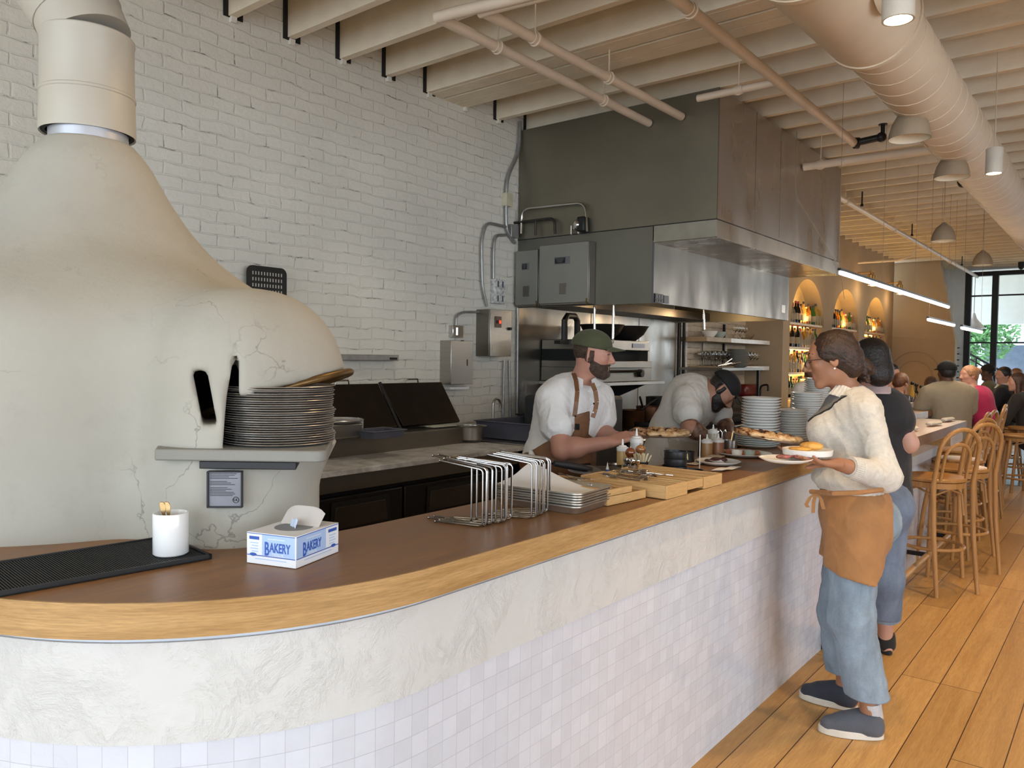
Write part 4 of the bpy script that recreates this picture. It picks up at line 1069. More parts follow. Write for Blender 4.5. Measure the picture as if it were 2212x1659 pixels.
# cylinder pendants
M_LAMPBODY = mat('grey_beige_lamp_body', (0.50, 0.46, 0.39), 0.5)
M_BULB = mat('warm_lamp_glow', (1, 0.8, 0.5), 0.4, emit=(1.0, 0.72, 0.38), es=14)
M_CORD = mat('pale_cord', (0.45, 0.38, 0.28), 0.6)
def cyl_pendant(label, x, y, z, r=0.05, h=0.16):
    t = thing('cylinder_pendant', label, 'lamp', (x, y, z), group='small cylinder pendant lamps')
    MB().lathe([(r*0.8, 0.02), (r*0.86, 0.0), (r, 0.0), (r, h), (0, h)], (x, y, z), 32).build('lamp_shade', M_LAMPBODY, t)
    MB().lathe([(0, 0.004), (r*0.83, 0.004), (r*0.83, 0.01), (0, 0.01)], (x, y, z), 24).build('bulb', M_BULB, t)
    MB().cyl((x, y, z+h), (x, y, DECK), 0.0035, seg=6).build('cord', M_CORD, t)
    light('pendant_light', 'SPOT', (x, y, z-0.01), 45, WARM, 0.04, target=(x, y, 0), spot=80, blend=0.7)
p = on(1940, 44, 'z', 2.72); cyl_pendant('grey cylinder pendant lamp glowing warm at the top right in front of the duct', p.x, p.y, 2.72, 0.052)
p = on(2147, 375, 'z', 2.78); cyl_pendant('grey cylinder pendant lamp hanging on a long cord at the right beside the duct', p.x, p.y, 2.78, 0.050)
M_SHADE = mat('taupe_shade', (0.30, 0.23, 0.155), 0.55)
M_SHADEIN = mat('pale_shade_inside', (0.75, 0.66, 0.5), 0.6)
def dome_pendant(label, px, py, z, r=0.115, h=0.19, m=None, on_=True, y=None):
    p = on(px, py, 'z', z) if y is None else on(px, py, 'y', y); x, yy, z = p
    t = thing('dome_pendant', label, 'lamp', (x, yy, z), group='taupe dome pendant lamps')
    MB().lathe([(r, 0), (r*0.98, h*0.18), (r*0.86, h*0.45), (r*0.62, h*0.72), (r*0.25, h*0.92), (r*0.1, h), (0, h)], (x, yy, z), 32).build('lamp_shade', m or M_SHADE, t)
    MB().lathe([(r*0.985, 0.001), (r*0.96, h*0.18), (r*0.84, h*0.45), (r*0.6, h*0.70), (0, h*0.85)], (x, yy, z), 32).build('shade_inside', M_SHADEIN, t)
    MB().cyl((x, yy, z+h), (x, yy, DECK), 0.004, seg=6).build('cord', M_CORD, t)
dome_pendant('taupe dome pendant lamp half hidden behind the duct, nearest of the domes', 1965, 300, 2.88)
dome_pendant('taupe dome pendant lamp behind the duct, second nearest of the domes', 2056, 384, 2.88)
dome_pendant('taupe dome pendant lamp hanging clear in mid room above the sprinkler pipe', 2038, 521, 2.80)
dome_pendant('taupe dome pendant lamp nearest the garden window frame', 2122, 573, 2.80)
p = on(2103, 712, 'y', 19.6); t = thing('teardrop_pendant', 'pale pink teardrop pendant lamp hanging outside behind the garden window', 'lamp', tuple(p))
r = 0.20; MB().lathe([(r*0.5, -0.02), (r, 0.02), (r*0.95, 0.08), (r*0.6, 0.16), (r*0.28, 0.25), (r*0.15, 0.34), (0.02, 0.36)], p, 32).build('lamp_shade', mat('pale_pink_shade', (0.55, 0.48, 0.46), 0.5), t)
MB().cyl(p+V(0, 0, 0.35), (p.x, p.y, DECK), 0.006, seg=6).build('cord', M_BLACK, t)
# linear tube lights
M_LED = mat('white_led_tube', (1, 1, 1), 0.4, emit=(1.0, 0.93, 0.82), es=9)
M_THIN = mat('thin_dark_wire', (0.26, 0.20, 0.14), 0.5)
def led(label, x, y0, y1, z, n, wires):
    t = thing('linear_light', label, 'lamp', (x, (y0+y1)/2, z), group='slim suspended tube lights')
    MB().b2((x-0.012, y0-0.03, z+0.012), (x+0.012, y1+0.03, z+0.032)).build('housing', M_BLACK, t)
    L = (y1-y0)/n
    for i in range(n): MB().cyl((x, y0+L*i+0.02, z), (x, y0+L*(i+1)-0.02, z), 0.017, seg=12).build('light_tube', M_LED, t)
    for yy in wires: MB().cyl((x, yy, z+0.03), (x, yy, DECK), 0.0018, seg=5).build('suspension_wire', M_THIN, t)
    for i in range(n): light('tube_light', 'POINT', (x, y0+L*(i+0.5), z-0.05), 3.5, (1, 0.80, 0.58), 0.05)
led('longest suspended tube light running from the hood corner over the bar', -1.75, on(1815, 583, 'x', -1.75).y, on(2049, 660, 'x', -1.75).y, 2.23, 4, [6.1, 7.4, 8.7, 10.0, 10.5])
a = on(2005, 690, 'x', -1.75); b = on(2061, 702, 'x', -1.75); led('short suspended tube light beyond the long one over the far bar', -1.75, a.y, b.y, a.z, 2, [a.y+0.05, b.y-0.05])
a = on(2078, 708, 'x', -1.4); b = on(2120, 717, 'x', -1.4); led('short suspended tube light in front of the window pendant', -1.4, a.y, b.y, a.z, 2, [a.y+0.05, b.y-0.05])
# brass wall lamps between the arches
M_BRASS2 = mat('satin_brass', (0.55, 0.36, 0.14), 0.3, 0.9)
for yy, lab in ((13.9, 'pair of small brass cylinder wall lamps above the middle bottle arch'), (15.9, 'pair of small brass cylinder wall lamps above the farthest bottle arch')):
    zl = 2.84; t = thing('wall_lamp', lab, 'lamp', (-3.68, yy, zl))
    MB().tube([(-3.68, yy, zl+0.22), (-3.45, yy, zl+0.22)], 0.012, 8).tube([(-3.45, yy-0.08, zl+0.2), (-3.45, yy-0.08, zl+0.24), (-3.45, yy+0.08, zl+0.24), (-3.45, yy+0.08, zl+0.2)], 0.012, 8).build('arm', M_BRASS2, t)
    for dy in (-0.08, 0.08):
        MB().lathe([(0.040, 0), (0.045, 0), (0.045, 0.17), (0, 0.2)], (-3.45, yy+dy, zl), 20).build('brass_shade', M_BRASS2, t)
        MB().cyl((-3.45, yy+dy, zl+0.004), (-3.45, yy+dy, zl+0.008), 0.04, seg=16).build('bulb', M_BULB, t)
    light('sconce_light', 'POINT', (-3.45, yy, zl-0.05), 2.5, WARM, 0.04)
# thin black rods from ceiling near the hood corner
cond('hanging_wire', 'thin wire hanging beside the far hood corner', [(-2.33, 6.8, CEIL), (-2.33, 6.8, 3.0), (-2.355, 8.25, 2.5), (-2.33, 8.35, 2.2)], 0.003, M_THIN, 'wire')
# ================================================================ cooking line below the hood
M_IRON = mat('black_iron', (0.02, 0.018, 0.016), 0.45, 0.5, 0.3)
M_COPPER = mat('browned_copper', (0.16, 0.07, 0.035), 0.35, 0.8, 0.3)
# broiler on its wall shelf
xb = -3.55
y0, y1 = on(1296, 760, 'x', xb).y, on(1403, 760, 'x', xb).y
def zb(px, py): return on(px, py, 'x', xb).z
br_ = thing('broiler', 'stainless steel salamander broiler with dark opening and round knobs on wall shelf', 'oven', (-3.85, (y0+y1)/2, zb(1350, 828)))
Zt, Z1, Z2, Z3, Z4 = zb(1350, 735), zb(1350, 757), zb(1350, 780), zb(1350, 790), zb(1350, 824)
MB().b2((-4.17, y0, Z1), (xb, y1, Zt)).build('top_housing', M_STEELD, br_, bevel=0.006)
MB().b2((-4.17, y0, Z2), (xb-0.1, y1, Z1)).build('broiling_opening', M_INSHADE, br_)
MB().b2((xb-0.1, y1-0.03, Z2), (xb, y1, Z1)).build('side_post', M_STEELD, br_); MB().b2((xb-0.1, y0, Z2), (xb, y0+0.03, Z1)).build('side_post', M_STEELD, br_)
MB().b2((-4.17, y0, Z3-0.02), (xb+0.02, y1+0.02, Z2)).build('drip_shelf', M_STEELD, br_, bevel=0.004)
MB().b2((-4.17, y0, Z4), (xb-0.04, y1+0.12, Z3-0.02)).build('control_front', M_STEELD, br_)
for f in (0.16, 0.86):
    yy = y0+(y1-y0)*f; k = MB(); k.cyl((xb-0.04, yy, (Z3+Z4)/2), (xb, yy, (Z3+Z4)/2), 0.036, seg=24); k.build('knob', M_IRON, br_)
MB().tube([(xb, y0+0.15, (Z3+Z4)/2+0.02), (xb, y1-0.15, (Z3+Z4)/2+0.02)], 0.012, 8).build('front_rail', M_CHROME, br_)
MB().b2((xb+0.001, y1-0.32, zb(1390, 752)), (xb+0.006, y1-0.10, zb(1390, 743))).build('badge', M_PLATE, br_)
sh = thing('broiler_shelf', 'steel wall shelf on brackets carrying the broiler', 'shelf', (-3.9, (y0+y1)/2, Z4-0.04))
MB().b2((-4.18, y0-0.02, Z4-0.035), (xb+0.02, y1+0.28, Z4-0.005)).build('shelf_plate', M_STEEL, sh, bevel=0.003)
MB().extr([(-4.17, y0+0.75, Z4-0.04), (xb, y0+0.75, Z4-0.04), (-4.17, y0+0.75, Z4-0.3)], (0, 0.03, 0)).extr([(-4.17, y1+0.1, Z4-0.04), (xb-0.1, y1+0.1, Z4-0.04), (-4.17, y1+0.1, Z4-0.25)], (0, 0.03, 0)).build('bracket', M_IRON, sh)
def wok(label, px, py, r, x=-3.75):
    p = on(px, py, 'x', x); t = thing('frying_pan', label, 'pan', (p.x, p.y, Zt+0.002))
    MB().lathe([(0, 0), (r*0.45, 0), (r*0.8, 0.06), (r, 0.135), (r*1.03, 0.137), (r*0.97, 0.13), (r*0.75, 0.06), (r*0.4, 0.01), (0, 0.01)], (p.x, p.y, Zt+0.002), 32).build('pan_bowl', M_IRON, t)
wok('black steel pan bowl sitting on broiler top, left behind the cap', 1300, 725, 0.20)
wok('black steel pan bowl sitting on broiler top, right of the drop rod', 1350, 725, 0.22)
# black ladle hook / handle frame left of the cap
p = on(1232, 712, 'x', -3.9)
hk = thing('fan_stand', 'black square topped metal stand rising over the range left of the cook', 'stand', tuple(p))
MB().tube([p+V(0, -0.09, -0.10), p+V(0, -0.09, 0.08), p+V(0, -0.05, 0.12), p+V(0, 0.07, 0.12), p+V(0, 0.11, 0.08), p+V(0, 0.11, -0.10)], 0.028, 8).b2(p+V(-0.03, -0.2, -0.13), p+V(0.03, 0.14, -0.10)).build('frame', M_IRON, hk)
MB().b2((p.x-0.03, p.y-0.03, 0.0), (p.x+0.03, p.y+0.04, p.z-0.13)).build('upright', M_STEELD, hk)
# range
rx = -3.30
rg = thing('range', 'black iron cooking range with pots along the steel wall', 'range', (-3.75, 6.9, 0))
MB().b2((-4.17, 5.7, 0), (rx, 8.2, 0.90)).build('range_body', M_IRON, rg, bevel=0.006)
MB().b2((-4.15, 5.75, 0.90), (rx+0.02, 8.18, 0.945)).build('grate', M_BLACK, rg)
MB().tube([(rx+0.05, 5.8, 0.86), (rx+0.05, 8.1, 0.86)], 0.014, 8).build('front_rail', M_STEEL, rg)
fr = thing('fryer', 'dark tall fryer back standing behind the cook beside the pots', 'fryer', (-3.6, 5.55, 0))
pa, pb = on(1300, 860, 'x', -3.3), on(1348, 860, 'x', -3.3)
MB().b2((-3.9, pa.y-0.25, 0), (-3.3, pb.y, on(1320, 856, 'x', -3.3).z)).build('back_panel', mat('charcoal_enamel', (0.025, 0.026, 0.028), 0.5), fr, bevel=0.03)
def pot(label, px, r, h, m, x=-3.5, z=0.946, name='saucepan', hd=None):
    p = on(px, 900, 'x', x); t = thing(name, label, 'pot', (p.x, p.y, z))
    MB().lathe([(0, 0), (r*0.96, 0), (r, 0.01), (r, h), (r*1.03, h+0.004), (r*0.97, h), (r*0.95, 0.012), (0, 0.012)], (p.x, p.y, z), 32).build('pot_body', m, t)
    if hd: MB().tube([(p.x, p.y+r*0.9 if hd > 0 else p.y-r*0.9, z+h*0.85), (p.x+0.08, p.y+(0.32 if hd > 0 else -0.32), z+h+0.10)], 0.010, 8).build('handle', M_IRON, t)
    return t
pot('brown copper saucepan with raised black handle on the range', 1365, 0.11, 0.15, M_COPPER, hd=1)
pot('brown copper saucepan with steel rim beside the bending cook', 1402, 0.12, 0.17, M_COPPER, hd=-1)
pot('black stockpot at the right end of the range behind the bending cook', 1428, 0.16, 0.22, M_IRON, x=-3.8)
pot('low black frying pan on the front of the range', 1390, 0.15, 0.05, M_IRON, x=-3.42, name='skillet')
# shelving right of the range : black steel rack and two oak wall shelves
fs = thing('wire_rack', 'black steel rack with dark shelf standing against the brick right of the range', 'shelf', (-3.9, 8.7, 0))
q = on(1462, 795, 'x', -3.7)
zs_ = q.z
MB().b2((-4.15, 8.32, zs_-0.03), (-3.62, 9.55, zs_)).build('shelf_plate', M_STEELD, fs)
for yy in (8.36, 9.5):
    for xx in (-4.12, -3.66): MB().b2((xx-0.015, yy-0.015, 0), (xx+0.015, yy+0.015, 2.02 if xx < -4 else zs_)).build('post', M_IRON, fs)
MB().b2((-4.15, 8.32, 0.88), (-3.62, 10.3, 0.92)).build('lower_shelf', M_STEELD, fs)
M_DISH = mat('white_ceramic', (0.80, 0.79, 0.75), 0.18, 0, 0.02, spec=0.6)
M_DISHG = mat('celadon_ceramic', (0.36, 0.42, 0.37), 0.25)
def plate_mb(r=0.13, h=0.022, lip=0.8):
    return MB().lathe([(0, 0), (r*0.6, 0), (r*0.66, 0.003), (r*lip, h*0.35), (r, h), (r+0.0015, h-0.002), (r*0.985, h-0.0045), (r*lip, h*0.35-0.004+0.001), (r*0.62, -0.0005), ], (0, 0, 0), 40)
def plate_full(r=0.13, h=0.022, t=0.004):
    return MB().lathe([(0, 0), (r*0.62, 0), (r*0.8, h*0.3), (r, h-0.002), (r+0.001, h), (r-0.003, h+0.001), (r*0.8, h*0.3+t), (r*0.6, t), (0, t)], (0, 0, 0), 40)
def stack(n, base, step, label, group, r=0.13, h=0.02, m=None, name='plate', cat='plate', proto=None, lean=0.0, jit=0.002, top=None):
    first = proto
    for i in range(n):
        L = Vector(base)+V(random.uniform(-jit, jit)+lean*i*step, random.uniform(-jit, jit), i*step)
        lab = label
        if n > 4: lab = label+', %s from the bottom' % ordn(i)
        if i == n-1 and top: lab = top
        if first is None:
            first = one(plate_full(r, h), name, lab, cat, m or M_DISH, group=group, smooth=35); first.location = L
        else: dup(first, L, (random.uniform(-.004, .004), random.uniform(-.004, .004), 0), lab, group)
    return first
p = on(1520, 793, 'x', -3.85)
stack(14, (p.x, 9.3, zs_+0.001), 0.016, 'pale plate stacked on the black rack beside the wine glasses', 'plates stacked on the black rack', 0.13, 0.02, mat('grey_ceramic', (0.33, 0.33, 0.29), 0.3))
tg = thing('tongs', 'heap of steel tongs and ladles on the black rack shelf', 'tongs', (-3.8, 8.75, zs_+0.01)); tm = MB()
for i in range(6):
    a = random.uniform(0, 3); tm.tube([(-3.8, 8.6+0.05*i, zs_+0.02), (-3.78+0.1*math.sin(a), 8.75+0.05*i, zs_+0.08+0.03*math.cos(a)), (-3.8, 8.9+0.03*i, zs_+0.03)], 0.008, 6)
tm.build('tong_arms', M_CHROME, tg)
M_SHELFOAK = mat('pale_shelf_oak', (0.34, 0.25, 0.15), 0.5)
shelves = []
for (ya, yb, py, lab) in ((on(1527, 730, 'x', -3.85).y, 10.38, 732, 'upper pale wall shelf with glasses and bowls against the brick'), (on(1545, 790, 'x', -3.85).y, 10.38, 791, 'lower pale wall shelf crowded with wine glasses')):
    z = on(1600, py, 'x', -3.85).z
    t = thing('wall_shelf', lab, 'shelf', (-4.0, (ya+yb)/2, z-0.05))
    MB().b2((-4.19, ya, z-0.055), (-3.85, yb, z)).build('board', M_SHELFOAK, t, bevel=0.003)
    MB().b2((-3.853, ya+(yb-ya)*0.35, z-0.053), (-3.848, yb, z-0.002)).build('white_front', M_WHITEP, t)
    shelves.append((ya, yb, z))
M_GLASSW = mat('clear_glass', (0.95, 0.95, 0.93), 0.02, 0, 0, trans=1.0, ior=1.35)
def wineglass():
    return MB().lathe([(0, 0), (0.032, 0.0), (0.033, 0.002), (0.006, 0.006), (0.0035, 0.02), (0.0035, 0.075), (0.012, 0.085), (0.033, 0.11), (0.038, 0.135), (0.034, 0.165), (0.030, 0.185), (0.029, 0.185), (0.033, 0.163), (0.036, 0.135), (0.031, 0.112), (0.01, 0.09), (0, 0.088)], (0, 0, 0), 16)
wg0 = None; ya, yb, z = shelves[1]
for i in range(13):
    for r_ in range(3):
        L = V(-3.93-0.085*r_, ya+0.12+i*(yb-ya-0.25)/13+0.03*(r_ % 2), z+0.001)
        if wg0 is None: wg0 = one(wineglass(), 'wine_glass', 'stemmed wine glass standing in rows on the lower wall shelf', 'glass', M_GLASSW, group='wine glasses on the lower wall shelf', smooth=60); wg0.location = L
        else: dup(wg0, L, (0, 0, 0), 'stemmed wine glass on the lower wall shelf, %s from the left in the %s row' % (ordn(i), ('front', 'middle', 'back')[r_]))
ya, yb, z = shelves[0]
for i in range(4):
    dup(wg0, V(-3.93, ya+1.0+i*0.1, z+0.001), (0, 0, 0), 'wine glass standing on the upper wall shelf beside the bowls', 'glasses on the upper wall shelf')
for k, (dy, m_) in enumerate(((0.35, M_DISH), (0.62, M_DISHG), (1.5, M_GLASSW))):
    one(MB().lathe([(0, 0), (0.05, 0), (0.09, 0.05), (0.10, 0.075), (0.097, 0.075), (0.085, 0.05), (0.045, 0.006), (0, 0.006)], (0, 0, 0), 28), 'bowl', ['white bowl at the left of the upper wall shelf', 'pale green bowl on the upper wall shelf', 'clear glass bowl at the right of the upper wall shelf'][k], 'bowl', m_).location = (-3.98, ya+dy, z+0.001)
# red tool board and tap in the nook, behind the plates
p = on(1598, 842, 'x', -4.15); rbd = thing('slicer', 'dark red kitchen slicer behind the plate stacks', 'machine', (p.x, p.y, 0.9))
MB().b2((-4.15, p.y-0.25, p.z-0.08), (-3.95, p.y+0.2, p.z+0.08)).build('red_body', mat('dark_red_enamel', (0.13, 0.012, 0.010), 0.3), rbd, bevel=0.04)
MB().b2((-4.15, p.y-0.2, 0.92), (-4.0, p.y+0.1, p.z-0.08)).build('base', M_STEELD, rbd)
cond('faucet', 'dark faucet against the pantry wall behind the plates', [(-3.95, 10.34, 1.0), (-3.95, 10.34, 1.22), (-3.82, 10.28, 1.24), (-3.82, 10.28, 1.15)], 0.012, M_IRON, 'faucet')
cond('wall_pipe', 'dark vertical pipe on the kitchen brick right of the steel panel', [(-4.17, 8.34, 0.9), (-4.17, 8.34, 2.4)], 0.022, M_IRON, 'pipe')
cond('wall_pipe', 'thin grey vertical pipe on the kitchen brick above the rack', [(-4.17, 9.0, 1.5), (-4.17, 9.0, 2.6)], 0.012, M_STEELD, 'pipe')
# far kitchen counter in front of the nook, carrying clutter behind the stacks
kc = thing('back_counter', 'dark kitchen counter with white front strip behind the plate stacks', 'counter', (-3.1, 9.3, 0))
MB().b2((-3.6, 8.35, 0), (-2.75, 10.2, 0.93)).build('counter_body', M_IRON, kc)
MB().b2((-3.6, 8.34, 0.93), (-2.74, 10.2, 0.96)).build('counter_top', M_STEEL, kc)
# ================================================================ bottles in the arches
M_BT = {k: mat('bottle_'+k, c, 0.08, 0, 0.0, trans=tr, ior=1.3, spec=0.6) for k, c, tr in (('clear', (0.85, 0.80, 0.68), 0.85), ('amber', (0.62, 0.25, 0.04), 0.6), ('dark', (0.015, 0.012, 0.010), 0.0), ('green', (0.06, 0.20, 0.05), 0.5), ('gold', (0.75, 0.5, 0.12), 0.6))}
M_CAPS = {k: mat('cap_'+k, c, 0.4) for k, c in (('black', (0.015, 0.015, 0.015)), ('red', (0.45, 0.03, 0.02)), ('cream', (0.6, 0.5, 0.3)))}
M_LBL = mat('cream_label', (0.32, 0.26, 0.17), 0.7)
BH = [0.27, 0.31, 0.24]
def bottle_protos(name):
    out = []
    i = 0
    for h, (gk, ck) in zip([0.28, 0.31, 0.25, 0.29, 0.32, 0.26, 0.3], [('clear', 'black'), ('dark', 'red'), ('amber', 'cream'), ('green', 'black'), ('gold', 'black'), ('clear', 'red'), ('amber', 'black')]):
        r = 0.037 if i % 2 else 0.042
        t = thing('liquor_bottle', 'x', 'bottle', (0, 0, 0), world=False)
        MB().lathe([(0, 0), (r, 0), (r, h*0.58), (r*0.8, h*0.68), (0.014, h*0.76), (0.013, h*0.93), (0, h*0.93)], (0, 0, 0), 12).build('glass', M_BT[gk], t, smooth=60)
        MB().cyl((0, 0, h*0.90), (0, 0, h), 0.016, seg=8).build('cap', M_CAPS[ck], t)
        MB().lathe([(r+0.0008, h*0.15), (r+0.0008, h*0.45)], (0, 0, 0), 12).build('paper_label', M_LBL, t, smooth=60)
        out.append(t); i += 1
    return out
BP = bottle_protos('b'); used = [False]*len(BP)
CN = ['clear bottle with a black cap', 'dark bottle with a red cap', 'amber bottle with a cream cap', 'green bottle with a black cap', 'golden bottle with a black cap', 'clear bottle with a red cap', 'amber bottle with a black cap']
M_SHG = mat('arch_shelf_wood', (0.70, 0.50, 0.22), 0.4)
M_GLOW = mat('arch_light_strip', (1, 0.8, 0.4), 0.4, emit=(1.0, 0.66, 0.24), es=7)
AN = ['nearest bottle arch', 'middle bottle arch', 'farthest bottle arch']; SN = ['top', 'second', 'third', 'lowest']
for ai, (ya, yb) in enumerate(ARCH):
    for si, z in enumerate((2.10, 1.76, 1.40, 1.05)):
        if ai > 0 and si == 3: continue
        t = thing('arch_shelf', '%s glowing shelf in the %s' % (SN[si], AN[ai]), 'shelf', (-3.8, (ya+yb)/2, z-0.03))
        MB().b2((-3.915, ya+0.005, z-0.03), (-3.70, yb-0.005, z)).build('board', M_SHG, t)
        MB().b2((-3.912, ya+0.03, z-0.04), (-3.89, yb-0.03, z-0.031)).build('light_strip', M_GLOW, t)
        nb = 13
        for i in range(nb):
            if random.random() < (0.08 if ai == 0 else 0.14): continue
            for rr in range(2 if ai == 0 else 1):
                k = random.randrange(len(BP)); L = V(-3.75-0.09*rr, ya+0.08+(yb-ya-0.16)*i/(nb-1)+0.03*rr, z+0.001)
                lab = '%s, %s shelf of %s, %s from left, %s' % (CN[k], SN[si], ('nearest arch', 'middle arch', 'farthest arch')[ai], ordn(i), ('front', 'back')[rr]); g = 'bottles on the %s shelf of the %s' % (SN[si], AN[ai])
                if not used[k]: BP[k].location = L; BP[k]['label'] = lab; BP[k]['group'] = g; used[k] = True
                else: dup(BP[k], L, (0, 0, 0), lab, g)
    light('arch_glow', 'AREA', (-3.86, (ya+yb)/2, 2.13), 14, (1.0, 0.66, 0.25), 0.1, 1.2, target=(-3.9, (ya+yb)/2, 3.5))
    for z in (1.35, 1.70): light('arch_glow', 'AREA', (-3.83, (ya+yb)/2, z), 7, (1.0, 0.7, 0.3), 0.1, 1.2, target=(-3.95, (ya+yb)/2, z-0.4))
# ================================================================ things on the oak counter, left to right
ZC = 1.0712
def ct(px, py, z=ZC): return on(px, py, 'z', z)
M_RUB = mat('black_rubber', (0.008, 0.008, 0.009), 0.6, 0, 0.1)
A = ct(458, 1207); B = ct(330, 1166); C_ = ct(0, 1290)
bm_ = thing('bar_mat', 'long black ribbed rubber bar mat at the left end of the counter', 'mat', tuple(A))
dirL = (C_-A).normalized(); dirW = V(-dirL.y, dirL.x, 0)
if dirW.dot(B-A) < 0: dirW = -dirW
Lm, Wm = 0.62, 0.262
O = A
m = MB(); m.extr([O, O+dirL*Lm, O+dirL*Lm+dirW*Wm, O+dirW*Wm], (0, 0, 0.003))
for (o_, d_, l_) in ((O, dirL, Lm), (O+dirW*(Wm-0.007), dirL, Lm)): m.extr([o_, o_+d_*l_, o_+d_*l_+dirW*0.007, o_+dirW*0.007], (0, 0, 0.011))
for o_ in (O, O+dirL*(Lm-0.007)): m.extr([o_, o_+dirL*0.007, o_+dirL*0.007+dirW*Wm, o_+dirW*Wm], (0, 0, 0.011))
m.build('mat_frame', M_RUB, bm_)
rb = MB()
for i in range(110):
    o_ = O+dirL*(0.012+0.0055*i)+dirW*0.01+V(0, 0, 0.003); rb.extr([o_, o_+dirL*0.0028, o_+dirL*0.0028+dirW*(Wm-0.02), o_+dirW*(Wm-0.02)], (0, 0, 0.0055))
rb.build('ribs', M_RUB, bm_)
zm = ZC+0.0090
p = on(369, 1205, 'z', zm); p = at(369, 1160, (p-CPOS).dot(FWD)+0.035); p = V(p.x, p.y, zm)
R_ = 0.0395; Hm = 0.098
mg = thing('white_crock', 'plain white ceramic crock holding brass spoons on the black mat', 'cup', tuple(p))
MB().lathe([(0, 0), (R_-0.004, 0), (R_, 0.004), (R_, Hm-0.002), (R_-0.001, Hm), (R_-0.004, Hm), (R_-0.005, Hm-0.003), (R_-0.005, 0.006), (0, 0.006)], p, 48).build('crock_body', mat('glossy_white', (0.80, 0.80, 0.79), 0.12, spec=0.6, var=0.01), mg, smooth=50)
M_GOLD = mat('worn_brass_cutlery', (0.40, 0.26, 0.12), 0.3, 1.0, 0.2, 60)
for k, (dx, an) in enumerate(((-0.020, -0.16), (-0.008, 0.02))):
    b0 = p+RT*(-0.006+0.012*k)+V(0, 0, 0.03); tp = p+RT*dx+V(0, 0, Hm+0.022)-V(0.002*k, 0, 0)
    d = (tp-b0).normalized(); sd_ = RT.cross(d).normalized(); w_ = d.cross(sd_).normalized()
    s_ = MB(); outl = [(-0.0, 0.003), (0.45, 0.0028), (0.68, 0.0036), (0.80, 0.0068), (0.90, 0.0075), (0.96, 0.0066), (1.0, 0.0038)]
    L = (tp-b0).length*1.03
    pts = [b0+d*(L*t)+RT*w for t, w in outl]+[b0+d*(L*t)-RT*w for t, w in reversed(outl)]
    s_.extr(pts, sd_*0.0022)
    t = thing('brass_spoon', ['brass cutlery handle leaning left in the white crock', 'brass cutlery handle on the right in the white crock'][k], 'spoon', tuple(b0), group='brass spoons in the crock')
    s_.build('handle', M_GOLD, t, bevel=0.0012)
    MB().tube([b0+d*(L*0.72), b0+d*(L*0.86)+RT*0.003, b0+d*(L*0.97)], 0.0016, 6).build('scroll_relief', M_GOLD, t)
    MB().ball(b0, (0.010, 0.006, 0.016), 12, 8).build('spoon_bowl', M_GOLD, t)
# bakery tissue box
M_BLUE = mat('light_blue_print', (0.40, 0.54, 0.80), 0.5, var=0.03); M_NAVY = mat('navy_print', (0.035, 0.10, 0.42), 0.5, var=0.02)
M_WBOX = mat('white_card', (0.78, 0.79, 0.82), 0.55, var=0.02)
F_ = ct(639, 1229); Lb = ct(533, 1215); Rb = ct(735, 1199)
a1 = (Lb-F_); a2 = (Rb-F_)
e1 = a1.normalized(); e2 = V(-e1.y, e1.x, 0)
if e2.dot(a2) < 0: e2 = -e2
w1, w2, hB = a1.length, 0.168, 0.072
tb = thing('tissue_box', 'blue and white open bakery tissue box on the counter', 'box', tuple(F_))
bx = MB(); bx.extr([F_, F_+e1*w1, F_+e1*w1+e2*w2, F_+e2*w2], (0, 0, hB)); bx.build('carton', M_WBOX, tb, bevel=0.001)
def face(o, u, n, name, parts_):
    """print on a side: list of (u0,u1,v0,v1,material,depth)"""
    for (u0, u1, v0, v1, mm, dp, nm) in parts_:
        q = o+n*dp; MB().extr([q+u*u0+V(0, 0, v0), q+u*u1+V(0, 0, v0), q+u*u1+V(0, 0, v1), q+u*u0+V(0, 0, v1)], n*0.0003).build(nm, mm, tb, smooth=0)
